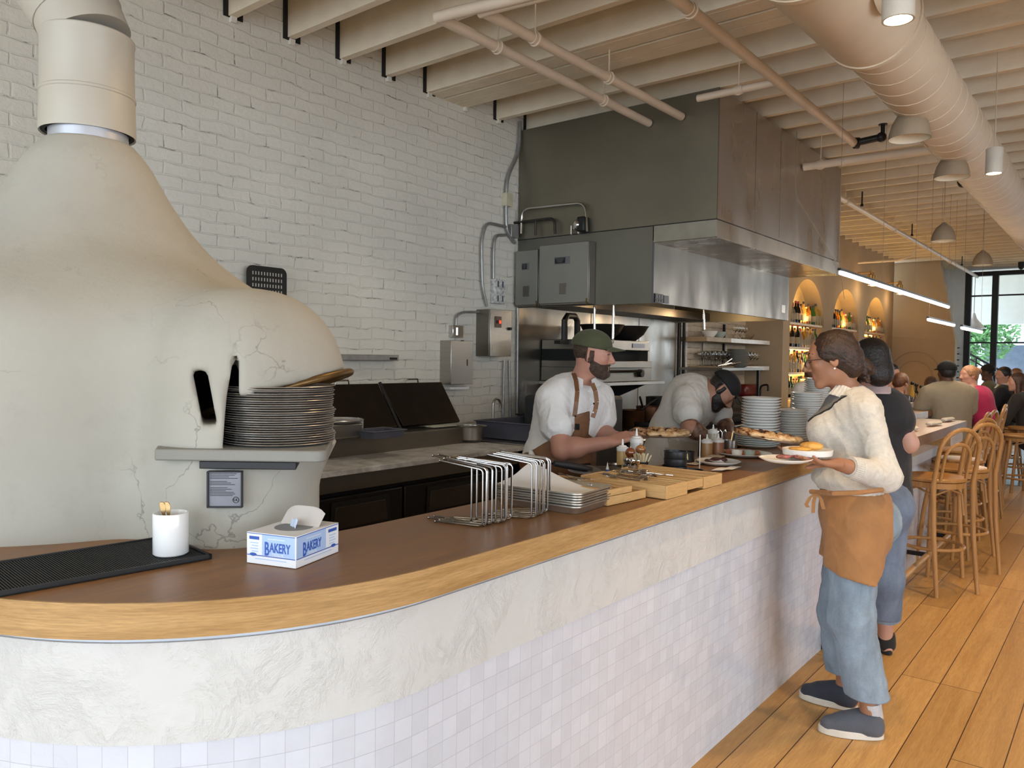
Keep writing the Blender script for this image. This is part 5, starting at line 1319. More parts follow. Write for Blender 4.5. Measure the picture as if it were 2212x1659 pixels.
for (u, wl_, n_, mir) in ((e1, w1, -e2, True), (e2, w2, -e1, False)):
    o = F_
    P_ = [(0.003, wl_*0.68, 0.022, hB-0.002, M_BLUE, 0.0004, 'blue_panel'), (0.002, wl_-0.002, 0.019, 0.021, M_NAVY, 0.0006, 'navy_line'), (0.002, wl_-0.002, hB-0.003, hB-0.0015, M_NAVY, 0.0006, 'navy_edge'),
          (wl_*0.74, wl_*0.94, hB*0.78, hB*0.88, M_NAVY, 0.0008, 'brand_bar')]
    for i in range(4): P_.append((wl_*0.76, wl_*(0.92-0.03*(i % 2)), hB*(0.66-0.09*i), hB*(0.685-0.09*i), M_BLUE, 0.0008, 'print_line'))
    P_.append((wl_*0.18, wl_*0.82, 0.012, 0.0135, M_BLUE, 0.0008, 'print_line')); P_.append((wl_*0.22, wl_*0.56, hB*0.83, hB*0.85, M_WBOX, 0.0009, 'print_line'))
    face(o, u, n_, 'f', P_)
    ang = math.atan2(u.y, u.x)+(PI if mir else 0)
    cc = wl_*0.36
    w_t = -u if mir else u
    text_obj('AKERY', 'bakery_lettering', 0.030, M_NAVY, tb, o+u*(cc-(0.006 if mir else -0.006))+n_*0.0012+V(0, 0, hB*0.56), (PI/2, 0, ang), 0.0003, 0.0006, 0.62)
    text_obj('B', 'bakery_lettering', 0.044, M_NAVY, tb, o+u*(cc+(0.030 if mir else -0.030))+n_*0.0012+V(0, 0, hB*0.50), (PI/2, 0, ang), 0.0003, 0.0008, 0.55)
    text_obj('TISSUE', 'tissue_lettering', 0.0095, M_WBOX, tb, o+u*cc+n_*0.0012+V(0, 0, hB*0.345), (PI/2, 0, ang), 0.0003, 0, 1.2)
    el_ = MB(); q = o+u*(wl_*0.86)+n_*0.001+V(0, 0, hB*0.30)
    el_.extr([q+u*(0.0095*math.cos(a*PI/10))+V(0, 0, 0.0038*math.sin(a*PI/10)) for a in range(20)], n_*0.0004); el_.build('navy_oval', M_NAVY, tb)
tc_ = F_+e1*w1*0.5+e2*w2*0.5+V(0, 0, hB)
MB().extr([tc_+e1*(0.038*math.cos(a*PI/12)*1.2)+e2*(0.045*math.sin(a*PI/12)) for a in range(24)], (0, 0, 0.0006)).build('oval_opening', mat('box_opening_shadow', (0.25, 0.26, 0.28), 0.8), tb)
fl_ = MB(); 
fl_.grid(lambda u, v: F_+e1*(w1*(0.10+0.80*u))+e2*(w2*(0.62+0.16*v))+V(0, 0, hB+0.042*v*(1-0.35*(2*u-1)**4)), 10, 6, (0.0005, 0.0005, 0))
fl_.build('lid_flap', mat('grey_card_flap', (0.50, 0.46, 0.43), 0.8), tb)
ts = MB()
ts.grid(lambda u, v: tc_+e1*(0.030*(u-0.5))+e2*(0.02*(u-0.5)-0.006+0.01*v)+V(0, 0, 0.018*v+0.003*math.sin(6*u)), 8, 4, (0.0004, 0, 0))
ts.build('tissue_sheet', mat('pale_blue_tissue', (0.52, 0.62, 0.78), 0.8), tb)
# pizza stands : bent chrome wire racks lying nested on their sides
M_WIRE = mat('chrome_wire', (0.38, 0.365, 0.35), 0.18, 1.0, 0.02)
def stand_mb(W=0.19, H=0.185, Dp=0.20, r=0.0034):
    """a U shaped wire stand: two square hoops joined by top bars, standing on its side"""
    m = MB()
    def rnd(pts, rr=0.014):
        P = [Vector(q) for q in pts]; out = [P[0]]
        for a, b, c in zip(P, P[1:], P[2:]):
            d1, d2 = (a-b).normalized(), (c-b).normalized()
            for i in range(5):
                t = i/4; out.append((b+d1*rr)*(1-t)**2+b*2*t*(1-t)+(b+d2*rr)*t*t)
        out.append(P[-1]); return out
    # profile: foot on the counter, upright, top arm; foot tips have small ball ends
    m.tube(rnd([(-W, 0.0, r), (0, 0.0, r), (0, 0.0, H), (-W*0.93, 0.004, H+0.02)]), r, 8)
    m.ball((-W, 0.0, r), 0.0052, 8, 6); m.ball((-W*0.93, 0.004, H+0.02), 0.0052, 8, 6)
    return m
sp0 = None
ST = [(1042, 1139, 4), (1050, 1139, 0), (1018, 1131, 2), (1083, 1131, 10), (1092, 1129, 22), (1105, 1122, 30), (1148, 1122, 4), (1160, 1119, 12), (1172, 1114, 18), (1182, 1108, 26), (1195-8, 1103, 32), (1062, 1134, 8)]
LABS = ['nearest to the tissue box', 'second in the left cluster', 'leaning at the left cluster back', 'third in the left cluster', 'fourth in the left cluster', 'last in the left cluster', 'first in the right cluster', 'second in the right cluster', 'third in the right cluster', 'fourth in the right cluster', 'last in the right cluster, nearest the sheet pans', 'in the middle of the left cluster']
for k, (px, py, an) in enumerate(ST):
    q = ct(px, py)
    # direction of the feet: to the left in the picture, fanning out
    if sp0 is None:
        t = thing('pizza_stand', '', 'rack', (0, 0, 0), world=False, group='bent chrome wire pizza stands in two clusters')
        stand_mb().build('wire_hoop', M_WIRE, t); sp0 = t; o = t
        o2 = stand_mb().build('wire_hoop', M_WIRE, t); o2.location = (0.004, 0.026, 0)
    else: o = dup(sp0)
    hs = 1.0+0.05*math.sin(k*2.3)
    o.location = q; o.rotation_euler = (0, 0, math.radians(10+an*1.3)); o.scale = (hs*0.80, 1, 0.88+0.05*((k*7) % 5)/5)
    o['label'] = 'chrome wire pizza stand, '+LABS[k]
# sheet pans
M_SHEET = mat('aluminium_sheet_pan', (0.50, 0.46, 0.40), 0.35, 0.85, 0.1, 20)
def spanel(w=0.24, d=0.33, h=0.022):
    k = MB(); 
    def rr(W_, D_, R, z, n=6):
        out = []
        for (sx, sy, a0) in ((1, 1, 0), (-1, 1, 90), (-1, -1, 180), (1, -1, 270)):
            for i in range(n+1): a = math.radians(a0+90*i/n); out.append((sx*(W_/2-R)+R*math.cos(a), sy*(D_/2-R)+R*math.sin(a), z))
        return out
    rings = [rr(w-0.03, d-0.03, 0.02, 0.0), rr(w-0.006, d-0.006, 0.026, h-0.002), rr(w, d, 0.028, h), rr(w, d, 0.028, h+0.004), rr(w-0.006, d-0.006, 0.026, h+0.004), rr(w-0.012, d-0.012, 0.024, h), rr(w-0.036, d-0.036, 0.02, 0.0015)]
    n = len(rings[0]); k.v = [q for r in rings for q in r]
    for a in range(len(rings)-1):
        for i in range(n): k.f.append((a*n+i, a*n+(i+1) % n, (a+1)*n+(i+1) % n, (a+1)*n+i))
    k.f.append(tuple(range(n-1, -1, -1))); k.f.append(tuple(range((len(rings)-1)*n, len(rings)*n)))
    return k
cF, cR, cL = ct(1245, 1112), ct(1313, 1090), ct(1165, 1098)
u2 = (cR-cF).normalized(); u1 = V(-u2.y, u2.x, 0)
wS, dS = 0.235, 0.325
ctr_ = cF+u2*(wS/2-0.012)+u1*(dS/2-0.01)
ctr_ = cF+u2*(wS/2-0.012)+u1*(dS/2-0.015)
ang = math.atan2(u2.y, u2.x)
s0 = None
for i in range(6):
    lab = ['bottom', 'second', 'third', 'fourth', 'fifth', 'topmost'][i]+' aluminium sheet pan of the stack beside the bamboo trays'
    L = ctr_+V(random.uniform(-.002, .002), random.uniform(-.002, .002), 0.008*i)
    if s0 is None: s0 = one(spanel(wS, dS), 'sheet_pan', lab, 'tray', M_SHEET, group='stack of aluminium sheet pans'); s0.location = L; s0.rotation_euler = (0, 0, ang)
    else: dup(s0, L, (0, 0, ang+random.uniform(-.012, .012)), lab)
PAPER = mat('white_paper', (0.80, 0.79, 0.77), 0.8, var=0.03)
pp = MB(); zt_ = ctr_.z+0.05
pp.grid(lambda u, v: ctr_+u2*(wS*(u-0.5)*0.88)+u1*(dS*(v-0.5)*0.9)+V(0, 0, 0.050+0.075*max(0, v-0.25)**1.4*(0.35+u)+0.006*math.sin(5*u+3*v)*(u*(1-u))*4), 14, 14, (0, 0, 0.0004))
one(pp, 'parchment_sheet', 'white parchment sheet curling up inside the top sheet pan', 'paper', PAPER, loc=tuple(ctr_+V(0, 0, 0.05)))
# bamboo cutlery trays
M_BAM = m_oak('bamboo', (0.52, 0.30, 0.12), (0.72, 0.48, 0.22), 'X', 0.35, grain=0.6)
M_BAMY = m_oak('bamboo_long', (0.50, 0.29, 0.11), (0.70, 0.46, 0.21), 'Y', 0.35, grain=0.6)
def bamboo_tray(label, o, ux, lx, ly, h, divs, loc=None, long=True, th=0.009):
    """o = front corner nearest the camera; runs lx along ux (towards +y) and ly along the counter depth (-x)"""
    uy = V(-ux.y, ux.x, 0)
    t = thing('bamboo_tray', label, 'tray', tuple(o), group='bamboo cutlery trays')
    def bx(a0, a1, b0, b1, z0, z1, nm, m_=M_BAM):
        MB().extr([o+ux*a0+uy*b0+V(0, 0, z0), o+ux*a1+uy*b0+V(0, 0, z0), o+ux*a1+uy*b1+V(0, 0, z0), o+ux*a0+uy*b1+V(0, 0, z0)], (0, 0, z1-z0)).build(nm, m_, t, bevel=0.0012)
    bx(0, lx, 0, th, 0.001, h, 'front_wall', M_BAMY); bx(0, lx, ly-th, ly, 0.001, h, 'back_wall', M_BAMY)
    bx(0, th, th, ly-th, 0.001, h, 'end_wall'); bx(lx-th, lx, th, ly-th, 0.001, h, 'end_wall')
    bx(th, lx-th, th, ly-th, 0.001, 0.005, 'base')
    for dd in divs:
        if dd[0] == 'x': bx(dd[1]*lx-th/3, dd[1]*lx+th/3, th, ly-th, 0.006, h*0.97, 'divider')
        else: bx(th, lx-th, dd[1]*ly-th/2, dd[1]*ly+th/2, 0.006, h*0.93, 'divider', M_BAMY)
    return t, ux, uy
def dirp(a, b): d = (b-a); d.z = 0; return d.normalized(), d.length
o1 = ct(1312, 1094); uxx, l1 = dirp(o1, ct(1395, 1076))
t1, _, _ = bamboo_tray('left bamboo cutlery tray beside the sheet pans, with the raised second tier', o1, uxx, l1, 0.33, 0.030, [('x', 0.33), ('x', 0.66)])
t1b, _, _ = bamboo_tray('upper bamboo tray resting crosswise on the left tray', o1+V(-0.0, 0, 0.031), uxx, l1*0.62, 0.32, 0.022, [('x', 0.33), ('x', 0.66)])
o2 = ct(1438, 1080); uxx, l2 = dirp(o2, ct(1483, 1068))
t2, _, _ = bamboo_tray('middle bamboo cutlery tray with long slots and forks inside', ct(1440, 1080), uxx, l2, 0.36, 0.047, [('x', 0.25), ('x', 0.5), ('x', 0.75)])
o3 = ct(1485, 1067); t3, _, _ = bamboo_tray('low bamboo tray insert raised between the middle and right trays', o3+V(0, 0.002, 0.012), uxx, dirp(o3, ct(1519, 1058))[1]-0.004, 0.35, 0.032, [('x', 0.5)])
o4 = ct(1520, 1057); t4, _, _ = bamboo_tray('right bamboo cutlery tray nearest the stacked black tins', o4, uxx, dirp(o4, ct(1555, 1046))[1]*1.0, 0.36, 0.044, [('x', 0.5)])
# cutlery in the trays
def fork_mb(kind=0):
    m = MB(); sc = 0.72; m.tube([(-0.09, 0, 0.003), (-0.02, 0, 0.004), (0.03, 0, 0.008)], [0.0045, 0.0028, 0.0025], 6)
    if kind == 0:
        for y in (-0.008, -0.003, 0.003, 0.008): m.tube([(0.03, y*0.3, 0.008), (0.045, y, 0.006), (0.08, y, 0.012)], 0.0012, 5)
    elif kind == 1: m.ball((0.055, 0, 0.008), (0.028, 0.016, 0.005), 12, 8)
    else: m.extr([(0.02, -0.006, 0.004), (0.10, -0.009, 0.006), (0.115, 0.002, 0.006), (0.02, 0.006, 0.004)], (0, 0, 0.0015))
    m.v = [(x*sc, y*sc, z*sc) for x, y, z in m.v]
    return m
KN = ['fork', 'spoon', 'table_knife']; protos = [None]*3
cut_places = []
def lay(tray_o, ux_, lx, b0, b1, n, kinds, z, where):
    uy = V(-ux_.y, ux_.x, 0); ang = math.atan2(uy.y, uy.x)
    for i in range(n):
        k = kinds[i % len(kinds)]
        L = tray_o+ux_*(lx*random.uniform(0.15, 0.85))+uy*random.uniform(b0, b1)+V(0, 0, z+0.006*(i//3))
        lab = '%s lying among the %s in the %s' % ({0: 'steel fork', 1: 'steel spoon', 2: 'steel table knife'}[k], {0: 'forks', 1: 'spoons', 2: 'knives'}[k], where)
        g = '%s in the %s' % ({0: 'forks', 1: 'spoons', 2: 'knives'}[k], where)
        rot = (0, 0, ang+random.uniform(-0.35, 0.35)+(PI if random.random() < 0.3 else 0))
        if protos[k] is None: protos[k] = one(fork_mb(k), KN[k], lab, KN[k].replace('_', ' '), M_CHROME, group=g); protos[k].location = L; protos[k].rotation_euler = rot
        else: dup(protos[k], L, rot, lab, g)
lay(o1, dirp(o1, ct(1395, 1076))[0], l1*0.5, 0.14, 0.24, 6, [0], 0.056, 'left bamboo tray')
lay(ct(1440, 1080), uxx, l2, 0.16, 0.28, 7, [1, 0], 0.040, 'middle bamboo tray')
lay(o3, uxx, 0.08, 0.10, 0.22, 6, [0], 0.040, 'low middle insert tray')
lay(o3, uxx, 0.08, 0.22, 0.28, 6, [2, 1], 0.042, 'back of the insert tray')
# bundle of steel spoons and a fan of wooden stirrers standing in a hidden cup
def cup_of(name, label, cat, px, py, n, m_, L_, spread, r, group, flat=False):
    q = ct(px, py); t = thing(name, label, cat, tuple(q), group=None)
    MB().lathe([(0, 0), (0.028, 0), (0.033, 0.05), (0.031, 0.05), (0.026, 0.004), (0, 0.004)], q, 20).build('cup', M_STEEL, t)
    return q
q = cup_of('cutlery_cup', 'small steel cup bristling with steel spoon handles behind the trays', 'cup', 1362, 1030, 0, None, 0, 0, 0, None)
c0 = None
for i in range(14):
    a = random.uniform(0, 2*PI); tl = random.uniform(0.05, 0.5); L = q+V(0.012*math.cos(a), 0.012*math.sin(a), 0.005)
    mb = None
    if c0 is None:
        c0 = one(MB().tube([(0, 0, 0), (0, 0, 0.05)], 0.0022, 6).ball((0, 0, 0.06), (0.009, 0.003, 0.014), 8, 6), 'teaspoon', 'steel spoon sticking out of the small steel cup', 'spoon', M_CHROME, group='spoons standing in the steel cup'); c0.location = L; c0.rotation_euler = (tl*math.cos(a), tl*math.sin(a), a)
    else: dup(c0, L, (tl*math.cos(a)*0.9, tl*math.sin(a)*0.9, a))
q = ct(1385, 1022); stc = thing('stirrer_cup', 'small dark cup of fanned wooden stirrers before the wooden mills', 'cup', tuple(q))
MB().lathe([(0, 0), (0.026, 0), (0.03, 0.05), (0.028, 0.05), (0.024, 0.004), (0, 0.004)], q, 20).build('cup', M_IRON, stc)
M_STICK = mat('pale_birch', (0.55, 0.47, 0.30), 0.7); c1 = None
for i in range(22):
    a = 2*PI*i/22+0.3; tl = 0.22+0.30*((i*7) % 5)/5; L = q+V(0.008*math.cos(a), 0.008*math.sin(a), 0.006)
    if c1 is None: c1 = one(MB().box((0, 0, 0.042), (0.006, 0.0016, 0.078)), 'wooden_stirrer', 'flat wooden stirrer fanned out of the small dark cup', 'stirrer', M_STICK, group='wooden stirrers in the dark cup', bevel=0.001); c1.location = L; c1.rotation_euler = (tl*math.cos(a), tl*math.sin(a), a)
    else: dup(c1, L, (tl*math.cos(a), tl*math.sin(a), a))
# pepper mills
def mill(label, px, py, col1, s=1.0):
    q = ct(px, py); t = thing('pepper_mill', label, 'pepper mill', tuple(q))
    m1 = mat('mill_'+label[:6].strip().replace(' ', '_'), col1, 0.15, 0, 0.25, 20, spec=0.7, coat=0.6)
    MB().lathe([(0, 0), (0.026*s, 0), (0.027*s, 0.01), (0.019*s, 0.035), (0.021*s, 0.048), (0.0225*s, 0.056), (0.014*s, 0.064), (0, 0.064)], q, 28).build('mill_body', m1, t)
    MB().ball(q+V(0, 0, 0.081*s), (0.0225*s, 0.0225*s, 0.021*s), 24, 16).build('mill_head', m1, t)
    MB().cyl(q+V(0, 0, 0.10*s), q+V(0, 0, 0.108*s), 0.004).build('mill_nut', M_CHROME, t)
mill('dark red brown glossy wooden pepper mill, left of the pair', 1361, 1018, (0.17, 0.045, 0.012), 1.0)
mill('lighter brown glossy wooden pepper mill, right of the pair', 1383, 1010, (0.33, 0.14, 0.045), 1.0)
# squeeze bottles
M_SQ = mat('translucent_squeeze_plastic', (0.72, 0.72, 0.68), 0.35, trans=0.35, var=0.02)
def squeeze(label, px, py, r, h, liquid, z=ZC):
    q = on(px, py, 'z', z); t = thing('squeeze_bottle', label, 'bottle', tuple(q), group='squeeze bottles on the counter')
    MB().lathe([(0, 0), (r, 0), (r, h*0.60), (r*0.96, h*0.64), (0, h*0.64)], q, 28).build('bottle_body', mat('sauce_'+'%d%d%d' % tuple(int(c*99) for c in liquid), liquid, 0.35, var=0.05), t)
    MB().lathe([(r*1.02, h*0.60), (r*1.05, h*0.62), (r*1.05, h*0.72), (r*0.7, h*0.75), (r*0.66, h*0.78), (r*0.22, h*0.80), (r*0.10, h), (0, h)], q, 28).build('bottle_cap', M_WHITEP, t)
    return q
squeeze('tall squeeze bottle with clear contents and white cone tip beside the pizza', 1374, 1003, 0.029, 0.165, (0.55, 0.56, 0.55))
squeeze('squeeze bottle of amber oil left of the tall one', 1344, 1012, 0.025, 0.13, (0.45, 0.30, 0.11))
squeeze('squeeze bottle of brown sauce by the steel tongs, left one', 1527, 985, 0.028, 0.11, (0.35, 0.20, 0.08))
squeeze('squeeze bottle of red brown sauce by the steel tongs, right one', 1551, 983, 0.028, 0.11, (0.30, 0.13, 0.06))
squeeze('clear squeeze bottle behind the two brown sauce bottles', 1540, 965, 0.028, 0.125, (0.40, 0.36, 0.28))
q = ct(1312, 1020); sb_ = thing('glue_tip_bottle', 'tiny blue and clear tipped bottle beside the tray', 'bottle', tuple(q))
MB().lathe([(0, 0), (0.009, 0), (0.009, 0.012), (0, 0.012)], q, 16).build('blue_base', M_NAVY, sb_); MB().lathe([(0.007, 0.012), (0.003, 0.03), (0, 0.045)], q, 16).build('tip', M_WHITEP, sb_)
# dark round tins
M_TIN = mat('dark_grey_tin', (0.045, 0.047, 0.052), 0.35, 0.7, 0.1)
def tin(label, px, py, r, h, z=ZC, m_=None):
    q = on(px, py, 'z', z); q = q+V(-0.6, 0.8, 0)*0.0
    o = one(MB().lathe([(0, 0), (r*0.97, 0), (r, 0.004), (r, h-0.004), (r*1.03, h-0.003), (r*1.03, h), (r*0.98, h), (r*0.96, 0.006), (0, 0.006)], (0, 0, 0), 36), 'round_tin', label, 'tin', m_ or M_TIN, group='dark round baking tins'); o.location = q; return q
q = tin('dark round tin at the bottom of the stack of three', 1457, 1024, 0.052, 0.036)
for i, lab in enumerate(('dark round tin in the middle of the stack of three', 'topmost dark round tin of the stack of three')):
    o = one(MB().lathe([(0, 0), (0.045, 0), (0.047, 0.004), (0.047, 0.026), (0.049, 0.028), (0.049, 0.030), (0.046, 0.030), (0.045, 0.006), (0, 0.006)], (0, 0, 0), 36), 'round_tin', lab, 'tin', M_TIN, group='dark round baking tins'); o.location = q+V(0.003, 0, 0.037+0.031*i)
tin('low dark round tin in front right of the stack', 1492, 1030, 0.050, 0.030)
tin('dark round tin with steel lid left of the stack', 1430, 1024, 0.034, 0.030)
tin('small steel round tin beside the wooden stirrers', 1413, 1027, 0.026, 0.022, m_=M_STEEL)
tin('black round crock behind the tin stack', 1480, 1000, 0.042, 0.055, m_=M_IRON)
cond('skewer', 'thin upright white skewer standing behind the low tin', [ct(1511, 1012), ct(1511, 1012)+V(0, 0, 0.15)], 0.0022, M_WHITEP, 'skewer')
q = ct(1480, 1015); one(MB().extr([(-0.012, 0, 0.045), (0.012, 0.004, 0.045), (0.008, 0.003, 0.072), (-0.006, 0, 0.07)], (0.001, -0.001, 0)), 'sticky_note', 'small yellow paper slip on the dark tins', 'note', mat('pale_yellow_paper', (0.75, 0.72, 0.36), 0.8)).location = q
# black handled pizza cutter / spatula left of the trays, on a round steel pan
q = ct(1250, 1028); kn = thing('pizza_cutter', 'black handled pizza cutter lying on the steel pan behind the cutlery trays', 'utensil', tuple(q))
MB().tube([q+V(-0.06, -0.09, 0.055), q+V(-0.03, -0.04, 0.045), q+V(0.02, 0.02, 0.030), q+V(0.03, 0.05, 0.026)], [0.012, 0.016, 0.014, 0.008], 12).build('handle', M_RUB, kn)
MB().cyl(q+V(0.03, 0.06, 0.022), q+V(0.031, 0.06, 0.025), 0.04).build('blade', M_STEEL, kn)
rp = thing('round_steel_pan', 'shallow round steel pan behind the bamboo trays under the cutter handle', 'pan', tuple(ct(1300, 1030)))
MB().lathe([(0, 0), (0.12, 0), (0.14, 0.016), (0.143, 0.016), (0.125, -0.001)], ct(1295, 1034)+V(-0.05, 0.1, 0.001), 40).build('pan_body', mat('dark_round_steel', (0.2, 0.2, 0.2), 0.35, 0.9), rp)
for k, (px, py, r) in enumerate(((1330, 1012, 0.03), (1395, 1018, 0.028))):
    one(MB().lathe([(0, 0), (r, 0), (r*1.1, 0.02), (r*1.03, 0.02), (r*0.9, 0.003), (0, 0.003)], (0, 0, 0), 24), 'sauce_cup', ['small steel cup left of the amber oil bottle', 'small steel cup right of the pepper mills'][k], 'cup', M_STEEL).location = ct(px, py)
# plates and food on the pass
def food_plate(label, px, py, r, food=None, m_=None, lip=0.018, z=ZC, sy=1.0):
    q = on(px, py, 'z', z); t = thing('dinner_plate', label, 'plate', tuple(q))
    mb = plate_full(r, lip); mb.v = [(x, y*sy, z_) for x, y, z_ in mb.v]; mb.v = [(x+q.x, y+q.y, z_+q.z) for x, y, z_ in mb.v]; mb.build('plate_body', m_ or M_DISH, t)
    return q
q = food_plate('shallow oval dish of dark grilled food with paper tucked in, front of the pass', 1552, 1003, 0.10)
M_CHAR = mat('charred_purple_food', (0.06, 0.018, 0.022), 0.4, 0, 0.4, 30, 0.3)
fd = MB()
for i in range(7): fd.ball(q+V(random.uniform(-.05, .05), random.uniform(-.04, .04), 0.014+0.006*random.random()), (0.03, 0.013, 0.010), 12, 8, Matrix.Rotation(random.uniform(0, 3), 3, 'Z'))
one(fd, 'grilled_radicchio', 'dark purple grilled food on the front oval dish', 'food', M_CHAR, loc=tuple(q+V(0, 0, 0.006)))
one(MB().grid(lambda u, v: (q.x-0.02+0.07*u, q.y-0.09+0.05*v, q.z+0.035-0.018*v-0.01*math.sin(3*u)), 6, 6, (0, 0, 0.0005)), 'paper_slip', 'white folded paper slip on the front oval dish', 'paper', PAPER, loc=tuple(q+V(0, -0.05, 0.02)))
q = ct(1572, 1017)
one(MB().grid(lambda u, v: (q.x-0.05+0.05*v+0.02*u, q.y-0.06+0.16*u, q.z+0.003+0.006*abs(math.sin(4*u+v))), 12, 4, (0, 0, 0.0006)), 'paper_napkin', 'crumpled white paper strip lying beside the front dish', 'paper', PAPER, loc=tuple(q))
q = ct(1530, 1005); one(MB().grid(lambda u, v: (q.x-0.10+0.07*v, q.y-0.06+0.32*u, q.z+0.004+0.012*u), 8, 4, (0, 0, 0.001)), 'parchment_wrap', 'long cream parchment strip behind the front dish', 'paper', mat('cream_parchment', (0.50, 0.44, 0.36), 0.8), loc=tuple(q))
q = food_plate('white plate with two sauce ramekins and pizza bread near the waitress', 1607, 985, 0.135)
for k, dx in enumerate((-0.035, 0.028)):
    p_ = q+RT*(dx-0.012)+V(0.02, -0.02, 0.006)
    t = thing('ramekin', ['cream ceramic ramekin on the left of the plate', 'grey green ceramic ramekin on the right of the plate'][k], 'bowl', tuple(p_))
    MB().lathe([(0, 0), (0.024, 0), (0.027, 0.026), (0.025, 0.026), (0.022, 0.004), (0, 0.004)], p_, 24).build('ramekin_body', (M_DISH, M_DISHG)[k], t)
    MB().cyl(p_+V(0, 0, 0.016), p_+V(0, 0, 0.020), 0.0235, seg=20).build('dip', mat('pale_dip', (0.5, 0.42, 0.28), 0.6), t)
M_TOM = mat('tomato_pizza_top', (0.42, 0.13, 0.04), 0.5, 0, 0.5, 25, 0.3)
one(MB().lathe([(0, 0), (0.085, 0), (0.092, 0.008), (0.085, 0.014), (0.07, 0.009), (0, 0.009)], (0, 0, 0), 28), 'tomato_flatbread', 'round red brown flatbread behind the ramekins', 'bread', M_TOM).location = q+V(-0.03, 0.05, 0.006)
# stacked plates on the pass
GR = 'white plates stacked on the pass'
def pstack(px, py, n, step, r, label, top, m_=None, lean=0, jit=0.002):
    q = ct(px, py); stack(n, q+V(0, 0, 0.0005), step, label, label.replace('plate', 'plates', 1), r, 0.018, m_, top=top, lean=lean, jit=jit)
    return q
pstack(1633, 965, 6, 0.011, 0.13, 'grey white plate in the low stack behind the flatbread', 'topmost grey white plate of the low stack behind the flatbread', M_DISHG if False else mat('cool_white_ceramic', (0.62, 0.64, 0.60), 0.2))
# ================================================================ people
def skin(name, c):
    n = N('skin_'+name); v = n.coord()
    col = n.ramp(n.noise(v, 9, 4), [(0.3, tuple(x*0.86 for x in c)), (0.7, c)])
    n.base(col); n.set(Roughness=0.5, Subsurface_Weight=0.08, Specular_IOR_Level=0.4)
    n.b.inputs['Subsurface Radius'].default_value = (0.02, 0.008, 0.004)
    return n.m
def fabric(name, c, var=0.1, bump=0.25, bs=140, rough=0.9, nscale=12):
    return mat(name, c, rough, 0, var, nscale, bump, bs, sheen=0.1)
def m_ribknit(name, c):
    n = N(name); v = n.coord(); w = n.new('ShaderNodeTexWave', wave_type='BANDS', bands_direction='Z'); n.link(n.coord((1, 1, 1)), w.inputs['Vector']); w.inputs['Scale'].default_value = 60
    n.base(n.ramp(n.noise(v, 60, 4, 0.7), [(0.3, tuple(x*0.82 for x in c)), (0.65, c)])); n.set(Roughness=0.95, Sheen_Weight=0.2); n.bump(n.noise(n.coord((1, 1, 3)), 130, 3), 0.35, 0.006)
    return n.m
def m_denim(name, c):
    n = N(name); v = n.coord(); f = n.noise(n.coord((1, 1, 0.3)), 14, 5, 0.6); g = n.noise(v, 260, 2)
    col = n.ramp(f, [(0.3, tuple(x*0.72 for x in c)), (0.7, tuple(min(1, x*1.2) for x in c))])
    n.base(n.mix(0.35, col, n.ramp(g, [(0.35, 0.6), (0.65, 1.0)]), 'MULTIPLY')); n.set(Roughness=0.9); n.bump(g, 0.2, 0.003); return n.m
def hz(v): v = Vector(v); v.z = 0; return v.normalized()
def head_prims(S, c, f, u, k=1.0, jaw=1.0, nose=1.0, neck=None, neck_r=0.05, male=False):
    f = Vector(f).normalized(); u = (Vector(u)-f*Vector(u).dot(f)).normalized(); s = u.cross(f)
    M = Matrix((s, f, u)).transposed()
    def q(a, b, d): return c+s*a*k+f*b*k+u*d*k
    S.ell(q(0, -0.008, 0.030), (0.073*k, 0.094*k, 0.088*k), M, 0.02)
    S.ell(q(0, 0.026, -0.035), (0.055*k*jaw, 0.062*k, 0.068*k), M, 0.03)
    S.cap(q(-0.012, 0.066, -0.094), q(0.012, 0.066, -0.094), 0.017*k, k=0.02)
    S.cap(q(-0.040*jaw, 0.012, -0.066), q(-0.012, 0.058, -0.090), 0.016*k, k=0.022); S.cap(q(0.040*jaw, 0.012, -0.066), q(0.012, 0.058, -0.090), 0.016*k, k=0.022)
    S.cap(q(-0.034, 0.072, 0.034), q(0.034, 0.072, 0.034), 0.013*k, k=0.014)      # brow
    for e in (-1, 1):
        S.ell(q(0.036*e, 0.060, -0.014), (0.020*k, 0.020*k, 0.018*k), M, 0.018)       # cheek
        S.ell(q(0.030*e, 0.093, 0.013), (0.016*k, 0.012*k, 0.010*k), M, 0.010, sub=True)
        S.ell(q(0.029*e, 0.074, 0.012), (0.0135*k,)*3, M, 0.004)                      # eyeball under lid
        S.ell(q(0.076*e, -0.008, -0.004), (0.007*k, 0.019*k, 0.030*k), M, 0.008)      # ear
        S.ell(q(0.082*e, -0.004, 0.0), (0.005*k, 0.009*k, 0.015*k), M, 0.004, sub=True)
    S.cap(q(0, 0.086, 0.020), q(0, 0.106*nose**0.3, -0.022), 0.0075*k, 0.0125*k, k=0.012)
    for e in (-1, 1): S.ell(q(0.012*e, 0.094, -0.028), (0.009*k, 0.010*k, 0.008*k), M, 0.006)
    S.cap(q(-0.017, 0.080, -0.054), q(0.017, 0.080, -0.054), 0.0072*k, k=0.008); S.cap(q(-0.014, 0.079, -0.066), q(0.014, 0.079, -0.066), 0.0080*k, k=0.008)
    S.cap(q(-0.02, 0.098, -0.0605), q(0.02, 0.098, -0.0605), 0.0028*k, k=0.004, sub=True)
    if neck is not None: S.cap(neck, q(0, -0.022, -0.045), neck_r*1.08, neck_r, k=0.03)
    return q, M
